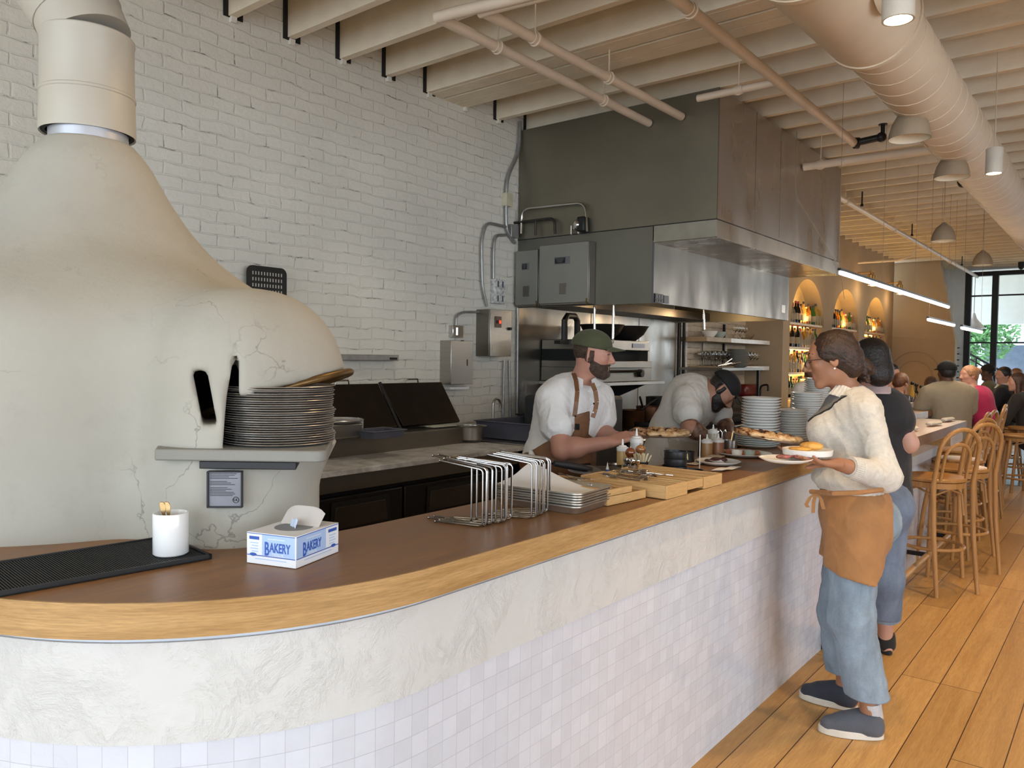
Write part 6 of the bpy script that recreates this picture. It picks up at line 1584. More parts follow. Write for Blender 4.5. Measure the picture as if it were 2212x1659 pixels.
def hand_prims(S, wrist, d, n, t, curl=(0.3, 0.3, 0.3, 0.35), k=1.0, thumb=0.5, spread=0.06):
    """wrist point, d = along the hand, n = out of the back of the hand, t = toward the thumb"""
    d = Vector(d).normalized(); n = (Vector(n)-d*Vector(n).dot(d)).normalized(); t = (Vector(t)-d*Vector(t).dot(d)-n*Vector(t).dot(n)).normalized()
    kn = wrist+d*0.085*k
    for o in (-0.026, -0.009, 0.009, 0.026):
        S.cap(wrist+d*0.012*k+t*o*0.75*k, kn+t*o*k*1.05, 0.0145*k, 0.0115*k, k=0.012)
    L = [(0.022, 0.042, 0.026, 0.021), (0.009, 0.046, 0.029, 0.023), (-0.006, 0.043, 0.027, 0.022), (-0.024, 0.034, 0.021, 0.018)]
    for i, (o, a, b, c) in enumerate(L):
        p = kn+t*o*k*1.15; dd = (d+t*spread*(1.5-i)).normalized(); ang = curl[i]
        for j, l in enumerate((a, b, c)):
            ax = dd.cross(n).normalized()
            dd = (Matrix.Rotation(-ang*(0.8 if j == 0 else 1.1), 3, ax) @ dd) if True else dd
            q2 = p+dd*l*k; S.cap(p, q2, (0.0092-0.0010*j)*k, (0.0084-0.0011*j)*k, k=0.004); p = q2
    p = wrist+d*0.022*k+t*0.024*k; m1 = p+(d*0.55+t*0.75-n*thumb).normalized()*0.040*k; m2 = m1+(d*0.85+t*0.25-n*thumb).normalized()*0.030*k; m3 = m2+(d*0.95-n*thumb*0.8).normalized()*0.024*k
    S.cap(p, m1, 0.015*k, 0.0115*k, k=0.012); S.cap(m1, m2, 0.0108*k, 0.0098*k, k=0.004); S.cap(m2, m3, 0.0098*k, 0.0078*k, k=0.003)
def foot_prims(S, ankle, d, g, k=1.0):
    d = hz(d); a = Vector(ankle)
    S.cap((a.x, a.y, a.z), (a.x-d.x*0.02, a.y-d.y*0.02, g+0.04), 0.036*k, 0.036*k, k=0.02)
    S.cap((a.x+d.x*0.02, a.y+d.y*0.02, g+0.045), (a.x+d.x*0.13, a.y+d.y*0.13, g+0.03), 0.036*k, 0.028*k, k=0.02)
class Fig:
    def __init__(s, label, base, f, group=None):
        s.t = thing('person', label, 'person', tuple(base), group=group); s.f = hz(f); s.s = V(-s.f.y, s.f.x, 0)   # s = towards the person's left
        s.sq = (s.f, 1.35)
    def torso(s, S, P, W_, C, N_, shL, shR, w=1.0, i=0.0, bust=0, belly=0):
        up = (C-P).normalized()
        S.cap(P, W_, 0.150*w+i, 0.128*w+i, k=0.06, squash=s.sq); S.cap(W_, C, 0.128*w+i, 0.150*w+i, k=0.06, squash=s.sq)
        S.cap(shL*0.82+shR*0.18, shR*0.82+shL*0.18, 0.066*w+i, k=0.07); S.cap(C, N_-up*0.03, 0.12*w+i, 0.06*w+i, k=0.05, squash=s.sq)
        if bust:
            for e in (-1, 1): S.ell(C+s.f*(0.085+0.02*bust)+s.s*0.07*e-up*0.035, 0.062*bust+i, k=0.05)
        if belly: S.ell(W_+s.f*0.05-up*0.02, 0.12*belly+i, k=0.06)
    def arm(s, S, sh, el, wr, i=0.0, r=(0.050, 0.040, 0.034, 0.026), k=0.025, part=1.0):
        S.cap(sh, el, r[0]+i, r[1]+i, k=k)
        if part > 0: S.cap(el, el+(wr-el)*part, r[1]+i, r[1]+(r[3]-r[1])*part+i, k=k); 
        if part > 0 and i == 0: S.ell(el+(wr-el)*0.28, r[2]+0.009, k=0.02)
    def leg(s, S, hip, kn, an, i=0.0, r=(0.085, 0.056, 0.045, 0.034), k=0.04, part=1.0):
        S.cap(hip, kn, r[0]+i, r[1]+i, k=k); S.cap(kn, kn+(an-kn)*part, r[1]+i, r[1]+(r[3]-r[1])*part+i, k=k)
        if i == 0: S.ell(kn+(an-kn)*0.25-s.f*0.015, 0.055, k=0.03)
def fold(amp, f, ph=0.0, zs=1.0):
    def fn(F, X, Y, Z): return F+amp*0.6*wob(X, Y, Z*zs, f, ph)-amp*0.9*(0.35-np.minimum(np.abs(wob(X, Y, Z*zs*0.7, f*3.2, ph+1))*1.7, 0.7))
    return fn
def below(pt, n):
    """keep only the side of the plane where (p-pt).n < 0"""
    pt = Vector(pt); n = Vector(n).normalized()
    def fn(F, X, Y, Z): return np.maximum(F, (X-pt.x)*n.x+(Y-pt.y)*n.y+(Z-pt.z)*n.z)
    return fn
def shoe(parent, ankle, d, g, m, msole, name='shoe', L=0.255, lab=None):
    d = hz(d); sd = V(-d.y, d.x, 0); a = V(ankle.x, ankle.y, 0)-d*0.055
    out = []
    for i in range(28):
        t = 2*PI*i/28; x = math.cos(t); y = math.sin(t)
        wd = 0.046+0.008*(x > 0)*x-0.003*(x < 0)
        out.append(a+d*(L/2+L/2*x)+sd*y*wd)
    sole = MB().extr([V(p.x, p.y, g+0.001) for p in out], (0, 0, 0.030))
    S = SDF(0.005, 0.025)
    S.cap(a+d*0.048+V(0, 0, g+0.050), a+d*(L-0.045)+V(0, 0, g+0.034), 0.044, 0.037); S.cap(a+d*0.05+V(0, 0, g+0.05), a+d*0.055+V(0, 0, g+0.095), 0.045, 0.043); S.cap(a+d*0.06+V(0, 0, g+0.085), a+d*0.16+V(0, 0, g+0.055), 0.043, 0.038)
    S.post.append(below(V(0, 0, g+0.020), (0, 0, -1)))
    S.post.append(lambda F, X, Y, Z: np.maximum(F, Z-(g+0.108)))
    o = S.build(name, m, parent)
    sole.build('sole', msole, o, bevel=0.004)
    lc = MB()
    for i in range(4):
        c = a+d*(0.105+0.018*i)+V(0, 0, g+0.095-0.008*i); lc.tube([c-sd*0.022-V(0, 0, 0.006), c, c+sd*0.022-V(0, 0, 0.006)], 0.003, 6)
    lc.build('lace', m, o)
    return o
BLACKHAIR = mat('black_hair', (0.010, 0.007, 0.006), 0.45, 0, 0.4, 30, 0.5, 90)
# ---------------------------------------------------------------- waitress with the plates
SK1 = skin('warm_brown', (0.36, 0.17, 0.095))
M_KNIT = m_ribknit('oatmeal_knit', (0.60, 0.565, 0.50)); M_APR = fabric('tan_canvas', (0.33, 0.155, 0.055), 0.12, 0.3, 60)
M_DEN = m_denim('light_denim', (0.24, 0.31, 0.38)); M_HAIR1 = mat('dark_brown_curls', (0.030, 0.013, 0.007), 0.5, 0, 0.6, 40, 0.6, 90)
Dn = 3.27
A = lambda px, py, d=Dn: at(px, py, d)
f1 = V(-0.95, -0.31, 0)
w = Fig('waitress in oatmeal zip collar sweater and tan apron carrying three loaded plates', (A(1850, 1560).x, A(1850, 1560).y, 0), f1)
S = SDF(0.0048, 0.02)
hc = A(1796, 778, 3.27); hf = V(-0.93, -0.30, -0.20)
nk = A(1832, 858, 3.29)
q1, M1 = head_prims(S, hc, hf, V(-0.12, -0.02, 1), 0.985, 0.95, 1.1, nk, 0.050)
P_, W_, C_, N_ = A(1842, 1105, 3.30), A(1838, 1030, 3.30), A(1838, 915, 3.30), A(1838, 850, 3.30)
shL, shR = A(1870, 888, 3.15), A(1822, 893, 3.44)
elL, wrL = A(1915, 1030, 3.10), A(1812, 1003, 2.98)
elR, wrR = A(1805, 1000, 3.55), A(1760, 985, 3.42)
hpL, hpR = A(1848, 1120, 3.22), A(1840, 1120, 3.38)
knL, anL = A(1838, 1335, 3.20), A(1880, 1535, 3.20)
knR, anR = A(1812, 1320, 3.40), A(1826, 1478, 3.47)
w.torso(S, P_, W_, C_, N_, shL, shR, 0.95, 0, 0.9)
w.arm(S, shL, elL, wrL); w.arm(S, shR, elR, wrR)
w.leg(S, hpL, knL, anL); w.leg(S, hpR, knR, anR)
foot_prims(S, anL, V(-0.92, -0.40, 0), 0); foot_prims(S, anR, V(-1, -0.05, 0), 0)
hand_prims(S, wrL, A(1728, 996, 2.92)-wrL, V(0, 0, -1), V(-0.5, 0.8, 0.3), (0.12, 0.1, 0.1, 0.2), 1.0, -0.3)
hand_prims(S, wrR, A(1700, 975, 3.40)-wrR, V(0, 0.2, -1), V(-0.4, -0.8, 0.2), (0.15, 0.1, 0.1, 0.1), 1.0, -0.2)
S.build('body', SK1, w.t)
S = SDF(0.0055, 0.03)
w.torso(S, P_+V(0, 0, 0.03), W_, C_, N_+V(0, 0, -0.015), shL, shR, 0.98, 0.018, 0.95)
S.cap(shL, elL, 0.063, 0.056, k=0.03); S.cap(elL, elL+(wrL-elL)*0.35, 0.058, 0.052, k=0.02); w.arm(S, shR, elR, wrR, 0.016, r=(0.058, 0.048, 0.044, 0.032), part=0.8, k=0.03)
S.ell(W_+V(0, 0, -0.01), (0.16, 0.16, 0.06), k=0.05)
S.post += [below(A(1838, 1056, 3.3), (0, 0, -1)), fold(0.006, 13), fold(0.0028, 33, 2)]
dl = (wrL-elL).normalized(); S.post.append(lambda F, X, Y, Z: F-0.0009*np.abs(np.sin((X*0.8+Y*0.6)*330))*(Z < A(1838, 1030, 3.3).z)*(Z > 0))
sw_ = S.build('sweater', M_KNIT, w.t)
# ribbed cuff and hem
cf = el2 = elL+(wrL-elL)*0.72
rbm = MB(); ax_ = (wrL-elL).normalized(); x_ = ax_.orthogonal().normalized(); y_ = ax_.cross(x_)
for (z0, z1) in ((0.62, 0.80),):
    n_ = 64; vs = []
    for t_ in (z0, z1):
        rr = 0.0495-0.004*(t_-z0)/0.18
        for i in range(n_): a = 2*PI*i/n_; rad = rr+0.002*(i % 2)-0.006; vs.append(elL+(wrL-elL)*t_+x_*rad*math.cos(a)+y_*rad*math.sin(a))
    rbm.add(vs, [(i, (i+1) % n_, n_+(i+1) % n_, n_+i) for i in range(n_)])
rbm.add([elL+(wrL-elL)*0.80+x_*r_*math.cos(2*PI*i/n_)+y_*r_*math.sin(2*PI*i/n_) for r_ in (0.040, 0.030) for i in range(n_)], [(i, (i+1) % n_, n_+(i+1) % n_, n_+i) for i in range(n_)])
rbm.build('ribbed_cuff', M_KNIT, sw_, smooth=0)
S = SDF(0.005, 0.02); S.cap(elL+(wrL-elL)*0.15, elL+(wrL-elL)*0.9, 0.056, 0.044); S.post += [below(elL+(wrL-elL)*0.66, wrL-elL), fold(0.003, 22, 1)]; S.build('forearm_sleeve', M_KNIT, sw_)
def collar(parent, nb, f, u, r0, r1, h, m, name='collar', open_=0.5, flare=0.03, rib=True, lean=0.0, n=60, th=0.004, squash=1.15):
    f = Vector(f); u = Vector(u).normalized(); s = u.cross(f).normalized(); f = s.cross(u)
    def fn(a, v):
        t = -PI+open_+(2*PI-2*open_)*a
        # stands up then folds outwards
        vv = v*2; rr = r0+(0.0 if vv < 1 else (vv-1)*(r1-r0)); hh = h*vv if vv < 1 else h*(1-(vv-1)*0.95)
        k = (0.0016*math.sin(a*n*PI) if rib else 0)
        edge = abs(2*a-1)**6*flare
        return nb-f*math.cos(t)*(rr+k+edge)*squash*-1*(-1)+s*math.sin(t)*(rr+k)+u*(hh-lean*math.cos(t)-edge*0.8*(vv if vv < 1 else 1))
    return MB().grid(fn, 120, 10, (0, 0, th)).build(name, m, parent)
# the zip collar: front faces the walking direction, opened wide
cb = A(1826, 862, 3.28)
collar(w.t, cb, w.f, V(0.35, 0.1, 1), 0.066, 0.092, 0.050, M_KNIT, open_=0.85, flare=0.015, lean=0.012, squash=1.0)
M_GREYIN = fabric('grey_collar_lining', (0.16, 0.15, 0.14), 0.1, 0.3)
def opening(grow, inner, name, m):
    S = SDF(0.004, 0.03); w.torso(S, P_+V(0, 0, 0.03), W_, C_, N_+V(0, 0, -0.015), shL, shR, 0.98, 0.018+grow, 0.95)
    def post(F, X, Y, Z):
        a = (X-C_.x)*w.s.x+(Y-C_.y)*w.s.y; b = (X-C_.x)*w.f.x+(Y-C_.y)*w.f.y; d = Z-C_.z
        e = np.abs(a-0.062)-(0.010+0.50*(d-0.005))
        e = e if inner else np.abs(e)-0.0028
        return np.maximum(np.maximum(F, e), np.maximum(np.maximum(0.005-d, d-0.125), -b))
    S.post += [fold(0.006, 13), fold(0.0028, 33, 2), post]; return S.build(name, m, w.t)
opening(0.004, True, 'grey_placket', M_GREYIN); opening(0.0055, False, 'zip', M_BLACK)
# hair: smooth cap of hair with a curly bun
S = SDF(0.005, 0.02)
S.ell(q1(0, -0.022, 0.040), (0.082, 0.094, 0.087), M1)
S.ell(q1(0, -0.060, -0.005), (0.070, 0.062, 0.070), M1, 0.03)
S.ell(q1(0.0, -0.075, -0.045), (0.055, 0.045, 0.045), M1, 0.03)
for e in (-1, 1): S.ell(q1(0.070*e, 0.0, 0.035), (0.018, 0.045, 0.034), M1, 0.02)
bun = A(1867, 797, 3.30); S.ell(bun, (0.037, 0.037, 0.037), k=0.02)
for i in range(34):
    a, b = random.uniform(0, 2*PI), random.uniform(-1, 1)
    S.ell(bun+V(math.cos(a)*math.sqrt(1-b*b), math.sin(a)*math.sqrt(1-b*b), b)*0.034, random.uniform(0.008, 0.014), k=0.006)
for i in range(10): S.cap(bun+V(random.uniform(-.02, .02), random.uniform(-.02, .02), -0.02), bun+V(random.uniform(-.03, .03), random.uniform(-.03, .03), -0.055), 0.006, 0.003, k=0.006)
fc_ = q1(0, 0.085, -0.01)
S.post.append(lambda F, X, Y, Z: np.maximum(F, 0.083-np.sqrt(((X-fc_.x))**2+((Y-fc_.y))**2+((Z-fc_.z)*0.86)**2)))
S.post.append(lambda F, X, Y, Z: F-0.0026*np.abs(np.sin((X*0.5+Y*0.2+Z*1.1+0.012*np.sin(45*X+30*Z))*130))-0.003*wob(X, Y, Z, 55)-0.0015*wob(X, Y, Z, 120))
S.build('hair', M_HAIR1, w.t)
for e in (1, -1):
    MB().ball(q1(0.078*e, -0.004, -0.038), 0.0042).build('earring', mat('pearl', (0.8, 0.76, 0.7), 0.2), w.t)
# glasses
gl = MB()
for e in (-1, 1):
    c = q1(0.033*e, 0.104, 0.008)
    gl.tube([c+(M1 @ V(0.026*math.cos(a*PI/10), 0.003*abs(math.cos(a*PI/10)), 0.020*math.sin(a*PI/10))) for a in range(20)], 0.0017, 6, closed=True)
    gl.tube([q1(0.060*e, 0.102, 0.014), q1(0.076*e, 0.06, 0.012), q1(0.080*e, 0.0, 0.006)], 0.0015, 6)
gl.tube([q1(-0.008, 0.106, 0.012), q1(0.008, 0.106, 0.012)], 0.0015, 6); gl.build('glasses', M_BLACK, w.t)
lp = SDF(0.003, 0.006); lp.cap(q1(-0.018, 0.0812, -0.054), q1(0.018, 0.0812, -0.054), 0.0072); lp.cap(q1(-0.015, 0.0805, -0.066), q1(0.015, 0.0805, -0.066), 0.0080)
lp.build('lips', mat('rose_brown_lips', (0.24, 0.075, 0.06), 0.4), w.t)
br_m = MB()
for e in (-1, 1):
    br_m.tube([q1(0.016*e, 0.088, 0.038), q1(0.033*e, 0.083, 0.045), q1(0.050*e, 0.068, 0.038)], [0.0025, 0.003, 0.0015], 6)
    br_m.tube([q1(0.016*e, 0.0885, 0.007), q1(0.030*e, 0.0905, 0.004), q1(0.044*e, 0.080, 0.008)], 0.0018, 6)
br_m.build('brows_and_lashes', M_HAIR1, w.t)
# jeans
S = SDF(0.0065, 0.04)
S.cap(P_, W_, 0.150, 0.135, k=0.06, squash=w.sq); 
w.leg(S, hpL, knL, anL, 0.014, r=(0.092, 0.072, 0.066, 0.072), part=0.93); w.leg(S, hpR, knR, anR, 0.012, r=(0.090, 0.072, 0.066, 0.070), part=0.88)
S.ell(P_-w.f*0.06-V(0, 0, 0.03), (0.13, 0.13, 0.12), k=0.06)
S.post += [fold(0.005, 13, 0.4, 1.6), fold(0.003, 34, 1.2, 2.0), below((0, 0, 0.175), (0, 0, -1))]
S.build('jeans', M_DEN, w.t)
# waist apron wrapped round the hips
S = SDF(0.006, 0.05)
S.cap(P_, W_+V(0, 0, 0.0), 0.170, 0.150, k=0.06, squash=(w.f, 1.25)); S.cap(hpL, hpL+(knL-hpL)*0.72, 0.118, 0.118); S.cap(hpR, hpR+(knR-hpR)*0.72, 0.112, 0.118)
S.ell(P_-w.f*0.06-V(0, 0, 0.03), (0.15, 0.15, 0.13), k=0.06)
pA, pB = A(1770, 1225, 3.25), A(1878, 1252, 3.2)
nrm = V(0, 0, -1)
S.post += [below(A(1838, 1056, 3.3), (0, 0, 1)), below(pB+V(0, 0, 0.0), (w.f*0.25+V(0, 0, -1))), below(A(1913, 1190, 3.2), (RT*0.8+V(0, 0, -0.55))), below(P_-w.f*0.145, -w.f), fold(0.004, 11, 0.9), fold(0.002, 30, 2.2)]
ap = S.build('apron', M_APR, w.t)
MB().tube([A(1752, 1062, 3.16), A(1800, 1066, 3.02), A(1860, 1064, 2.99), A(1905, 1058, 3.05)], 0.010, 8).build('apron_band', M_APR, ap)
bow = MB()
for pts in ([(1762, 1066), (1750, 1075), (1742, 1090), (1746, 1096)], [(1763, 1066), (1758, 1085), (1757, 1108)], [(1764, 1066), (1774, 1078), (1780, 1100)]):
    bow.grid(lambda a, b, pts=pts: (lambda k_: A(pts[k_][0]*(1-(a*(len(pts)-1)-k_))+pts[k_+1][0]*(a*(len(pts)-1)-k_)+7*(b-0.5), pts[k_][1]*(1-(a*(len(pts)-1)-k_))+pts[k_+1][1]*(a*(len(pts)-1)-k_), 3.10-0.01*math.sin(3*a)))(min(int(a*(len(pts)-1)), len(pts)-2)), 9, 2, w.f*0.002)
bow.build('apron_bow', M_APR, ap)
M_SOCK = fabric('pale_grey_sock', (0.55, 0.53, 0.53), 0.2)
for an, dd, gg in ((anL, V(-0.92, -0.40, 0), 0), (anR, V(-1, -0.05, 0), 0)):
    MB().tube([an+V(0, 0, 0.035)-hz(dd)*0.0, V(an.x, an.y, 0.085)-hz(dd)*0.01], 0.041, 16).build('sock', M_SOCK, w.t)
M_SHOE1 = fabric('grey_blue_canvas_shoe', (0.085, 0.092, 0.11), 0.12, 0.3); M_SOLE = mat('cream_rubber_sole', (0.62, 0.58, 0.50), 0.6)
shoe(w.t, anL, V(-0.92, -0.40, 0), 0, M_SHOE1, M_SOLE); shoe(w.t, anR, V(-1, -0.05, 0), 0, fabric('navy_canvas_shoe', (0.03, 0.034, 0.048), 0.12, 0.3), M_SOLE)
# plates she carries
zp = A(1725, 965, 3.0)
def carried(label, px, py, d, r, food, m_=M_DISH, rot=None, tilt=(0, 0, 0), lip=0.016, foodlab=None):
    q = A(px, py, d); t = thing('carried_plate', label, 'plate', tuple(q), world=False); 
    (MB().lathe([(0, 0), (r*0.93, 0), (r*0.97, 0.003), (r, 0.024), (r-0.004, 0.025), (r-0.007, 0.009), (0, 0.008)], (0, 0, 0), 48) if 'deep' in label else plate_full(r, lip)).build('plate_body', m_, t); t.rotation_euler = tilt; return q
carried('small deep white plate of golden toast held highest on the waitress forearm', 1744, 983, 3.02, 0.094, None)
q = A(1744, 979, 3.02)+V(0, 0, 0.004)
M_TOAST = mat('golden_fried_bread', (0.62, 0.33, 0.07), 0.45, 0, 0.3, 25, 0.3)
tm = SDF(0.005, 0.01); tm.ell(q+V(0, 0, 0.024)+RT*0.015, (0.045, 0.032, 0.017)); tm.post.append(fold(0.002, 60)); tb_ = tm.mesh()
one(tb_, 'fried_bread', 'golden brown fried bread piece on top of the held deep plate', 'bread', M_TOAST, loc=tuple(q+RT*0.015+V(0, 0, 0.008)), smooth=180, fix=False)
tm = SDF(0.005, 0.01); tm.ell(q+V(0, 0, 0.013)-RT*0.03, (0.045, 0.030, 0.009)); one(tm.mesh(), 'fried_bread', 'flat golden bread piece at the left of the held deep plate', 'bread', M_TOAST, loc=tuple(q-RT*0.03), smooth=180, fix=False)
MB_ = plate_full(0.10, 0.018)
carried('white boat shaped dish of pink sliced food held lowest by the waitress', 1697, 998, 2.96, 0.098, None)
q = A(1700, 992, 2.96); fd = MB()
for i in range(5): fd.ball(q+RT*random.uniform(-.045, .05)+V(0, 0, 0.010), (0.030, 0.016, 0.008), 12, 8, Matrix.Rotation(random.uniform(0, 3), 3, 'Z'))
one(fd, 'sliced_food', 'pink and dark sliced food on the lowest held dish', 'food', mat('pink_dark_food', (0.30, 0.10, 0.09), 0.4, 0, 0.8, 30, 0.3), loc=tuple(q))
# pizza on its pan
def m_pizza(name):
    n = N(name); v = n.coord(); a = n.noise(v, 22, 3, 0.6); b = n.noise(v, 45, 3, 0.6)
    col = n.ramp(a, [(0.38, (0.022, 0.010, 0.007)), (0.45, (0.16, 0.045, 0.018)), (0.50, (0.48, 0.27, 0.11)), (0.64, (0.70, 0.52, 0.30))])
    n.base(col); n.set(Roughness=0.55); n.bump(b, 0.5, 0.01); return n.m
M_PIZ = m_pizza('blistered_pizza')
def pizza(label, lab2, c, tilt, r=0.15):
    t = thing('pizza_pan', lab2, 'pan', tuple(c), world=False); pan_mb(r, 0.008).build('pan_disc', M_PAN, t); t.rotation_euler = tilt
    S = SDF(0.005, 0.012)
    S.ell((0, 0, 0.010), (r*0.88, r*0.88, 0.008))
    for i in range(22): a = 2*PI*i/22; S.ell((r*0.80*math.cos(a), r*0.80*math.sin(a), 0.015), (0.024, 0.024, 0.013+0.004*math.sin(i*2.1)))
    for i in range(14): a = random.uniform(0, 6.3); rr = random.uniform(0, r*0.6); S.ell((rr*math.cos(a), rr*math.sin(a), 0.018), random.uniform(0.010, 0.018), k=0.01)
    o = S.mesh().build('pizza', M_PIZ, None, smooth=180, fix=False); o.location = Vector(c)+V(0, 0, 0.002); o.rotation_euler = tilt
    tag(o, label, 'pizza')
tz = lambda p_, r_: (p_, r_, 0)
pizza('charred whole pizza on the tilted pan held beside the plate stacks', 'round pan under the tilted pizza beside the plate stacks', A(1658, 948, 3.45), (Matrix.Rotation(0.13, 3, FWD)).to_euler(), 0.155)
# ---------------------------------------------------------------- woman in black tee beside her
SK2 = skin('pale', (0.58, 0.33, 0.25)); f2 = V(-0.55, 0.83, 0)
D2 = 4.05; B = lambda px, py, d=D2: at(px, py, d)
w2 = Fig('woman in black tee and rolled jeans standing behind the waitress at the counter', (B(1895, 1415).x, B(1895, 1415).y, 0), f2)
S = SDF(0.006, 0.02); hc = B(1880, 782, 4.05)
q2, M2 = head_prims(S, hc, V(-0.75, 0.6, -0.25), V(0, 0, 1), 0.98, 0.95, 1, B(1893, 848, 4.05), 0.048)
P2, W2, C2, N2 = B(1902, 1080), B(1900, 1000), B(1903, 905), B(1895, 848)
sL, sR = B(1868, 878, 4.12), B(1932, 885, 3.98)
eL, wL = B(1850, 960, 4.3), B(1835, 930, 4.55); eR, wR = B(1962, 958, 3.98), B(1905, 985, 4.3)
hL, hR = B(1888, 1090, 4.12), B(1918, 1090, 4.02)
kL, aL = B(1872, 1240, 4.12), B(1828, 1402, 4.10); kR, aR = B(1912, 1250, 4.03), B(1912, 1392, 4.15)
w2.torso(S, P2, W2, C2, N2, sL, sR, 0.92, 0, 0.8); w2.arm(S, sL, eL, wL, r=(0.052, 0.042, 0.036, 0.026)); w2.arm(S, sR, eR, wR, r=(0.056, 0.046, 0.038, 0.027)); w2.leg(S, hL, kL, aL); w2.leg(S, hR, kR, aR)
hand_prims(S, wL, V(-0.6, 0.8, 0), V(0, 0, 1), V(0.7, 0.6, 0), k=0.95); hand_prims(S, wR, V(-0.5, 0.85, 0), V(0, 0, 1), V(-0.8, -0.4, 0), k=0.95)
foot_prims(S, aL, V(-0.9, 0.3, 0), 0); foot_prims(S, aR, V(-0.6, 0.8, 0), 0); S.build('body', SK2, w2.t)
S = SDF(0.007, 0.03); w2.torso(S, P2+V(0, 0, 0.02), W2, C2, N2-V(0, 0, 0.01), sL, sR, 0.96, 0.016, 0.85); S.cap(sL, sL+(eL-sL)*0.5, 0.070, 0.074); S.cap(sR, sR+(eR-sR)*0.35, 0.072, 0.078)
S.post.append(fold(0.004, 14)); S.build('t_shirt', fabric('faded_black_cotton', (0.022, 0.021, 0.023), 0.2), w2.t)
S = SDF(0.0075, 0.04); S.cap(P2, W2, 0.145, 0.125, k=0.06, squash=w2.sq); w2.leg(S, hL, kL, aL, 0.012, r=(0.092, 0.074, 0.066, 0.062), part=0.86); w2.leg(S, hR, kR, aR, 0.012, r=(0.092, 0.074, 0.066, 0.062), part=0.92)
S.ell(P2-w2.f*0.07-V(0, 0, 0.02), (0.135, 0.12, 0.12), k=0.05); S.post += [fold(0.004, 15, 1), below((0, 0, 0.20), (0, 0, -1))]; S.build('jeans', m_denim('mid_blue_denim', (0.17, 0.22, 0.31)), w2.t)
for a_, k_ in ((aL, kL), (aR, kR)): MB().cyl((lambda q_: V(q_.x, q_.y, 0.27))(k_+(a_-k_)*0.6), (lambda q_: V(q_.x, q_.y, 0.195))(k_+(a_-k_)*0.75), 0.074, 0.074, seg=24).build('rolled_cuff', M_DEN, w2.t)
S = SDF(0.006, 0.02); S.ell(q2(0, -0.012, 0.036), (0.086, 0.100, 0.090), M2); S.ell(q2(0, -0.05, -0.05), (0.078, 0.062, 0.075), M2, 0.04); S.ell(q2(0, -0.055, -0.09), (0.06, 0.045, 0.05), M2, 0.04)
fc2 = q2(0, 0.10, -0.02); S.post.append(lambda F, X, Y, Z: np.maximum(F, 0.080-np.sqrt((X-fc2.x)**2+(Y-fc2.y)**2+((Z-fc2.z)*0.8)**2))); S.post.append(lambda F, X, Y, Z: F-0.002*np.abs(np.sin((X+Y*0.6)*170+2*np.sin(Z*30))))
S.build('hair', BLACKHAIR, w2.t)
collar(w2.t, B(1893, 850, 4.05), w2.f, V(0, 0, 1), 0.062, 0.085, 0.035, fabric('dusty_pink_collar', (0.45, 0.34, 0.33), 0.1), open_=0.4, rib=False)
M_BSH = fabric('black_suede_shoe', (0.012, 0.012, 0.012), 0.2)
shoe(w2.t, aL, V(-0.9, 0.3, 0), 0, M_BSH, M_BSH, L=0.24); shoe(w2.t, aR, V(-0.6, 0.8, 0), 0, M_BSH, M_BSH, L=0.24)
# ---------------------------------------------------------------- cook in the olive cap
SK3 = skin('fair_ruddy', (0.50, 0.25, 0.18)); D3 = 3.98; B = lambda px, py, d=D3: at(px, py, d)
f3 = V(0.60, -0.55, 0)
c1_ = Fig('bearded cook in olive cap, white shirt and brown leather apron holding a pizza', (B(1215, 1300).x, B(1215, 1300).y, 0), f3)
S = SDF(0.0052, 0.02); hc = B(1281, 768, 3.93)
hf = RT*0.93-hz(FWD)*0.25+V(0, 0, -0.10)
q3, M3 = head_prims(S, hc, hf, V(-0.05, -0.02, 1)+RT*-0.05, 0.985, 1.08, 1.0, B(1250, 842, 3.98), 0.056, True)
P3, W3, C3, N3 = B(1200, 1060, 4.02), B(1205, 985, 4.02), B(1230, 885, 4.0), B(1250, 828, 4.0)
shR3, shL3 = B(1192, 862, 3.90), B(1297, 858, 4.08)
elR3, wrR3 = B(1214, 972, 3.78), B(1318, 955, 3.72)
elL3, wrL3 = B(1300, 940, 4.05), B(1335, 945, 3.85)
hL3, hR3 = B(1225, 1075, 4.06), B(1180, 1075, 3.98)
gk = lambda p, dz: V(p.x, p.y, dz)
c1_.torso(S, P3, W3, C3, N3, shL3, shR3, 1.06)
c1_.arm(S, shR3, elR3, wrR3, r=(0.060, 0.047, 0.046, 0.030)); c1_.arm(S, shL3, elL3, wrL3, r=(0.060, 0.047, 0.044, 0.030))
c1_.leg(S, hL3, gk(hL3, 0.50), gk(hL3, 0.08), r=(0.09, 0.06, 0.05, 0.04)); c1_.leg(S, hR3, gk(hR3, 0.50), gk(hR3, 0.08), r=(0.09, 0.06, 0.05, 0.04))
hand_prims(S, wrR3, B(1362, 940, 3.72)-wrR3, V(0.1, -0.5, 0.8), V(-0.2, 0.5, 0.6), (0.55, 0.5, 0.5, 0.55), 1.05, 0.3)
hand_prims(S, wrL3, B(1375, 945, 3.85)-wrL3, V(0.0, -0.1, -1), V(-0.5, -0.8, 0.1), (0.15, 0.1, 0.1, 0.1), 1.05, -0.2)
foot_prims(S, gk(hL3, 0.08), f3, 0); foot_prims(S, gk(hR3, 0.08), f3, 0)
S.build('body', SK3, c1_.t)
M_SHIRT = fabric('white_cotton_shirt', (0.72, 0.71, 0.70), 0.04, 0.25, 60)
S = SDF(0.006, 0.03); c1_.torso(S, P3, W3, C3, N3-V(0, 0, 0.01), shL3, shR3, 1.10, 0.020)
S.cap(shR3, shR3+(elR3-shR3)*0.52, 0.080, 0.088, k=0.04); S.cap(shL3, shL3+(elL3-shL3)*0.55, 0.078, 0.080, k=0.04); S.ell(W3+V(0, 0, -0.02), (0.185, 0.175, 0.11), k=0.05)
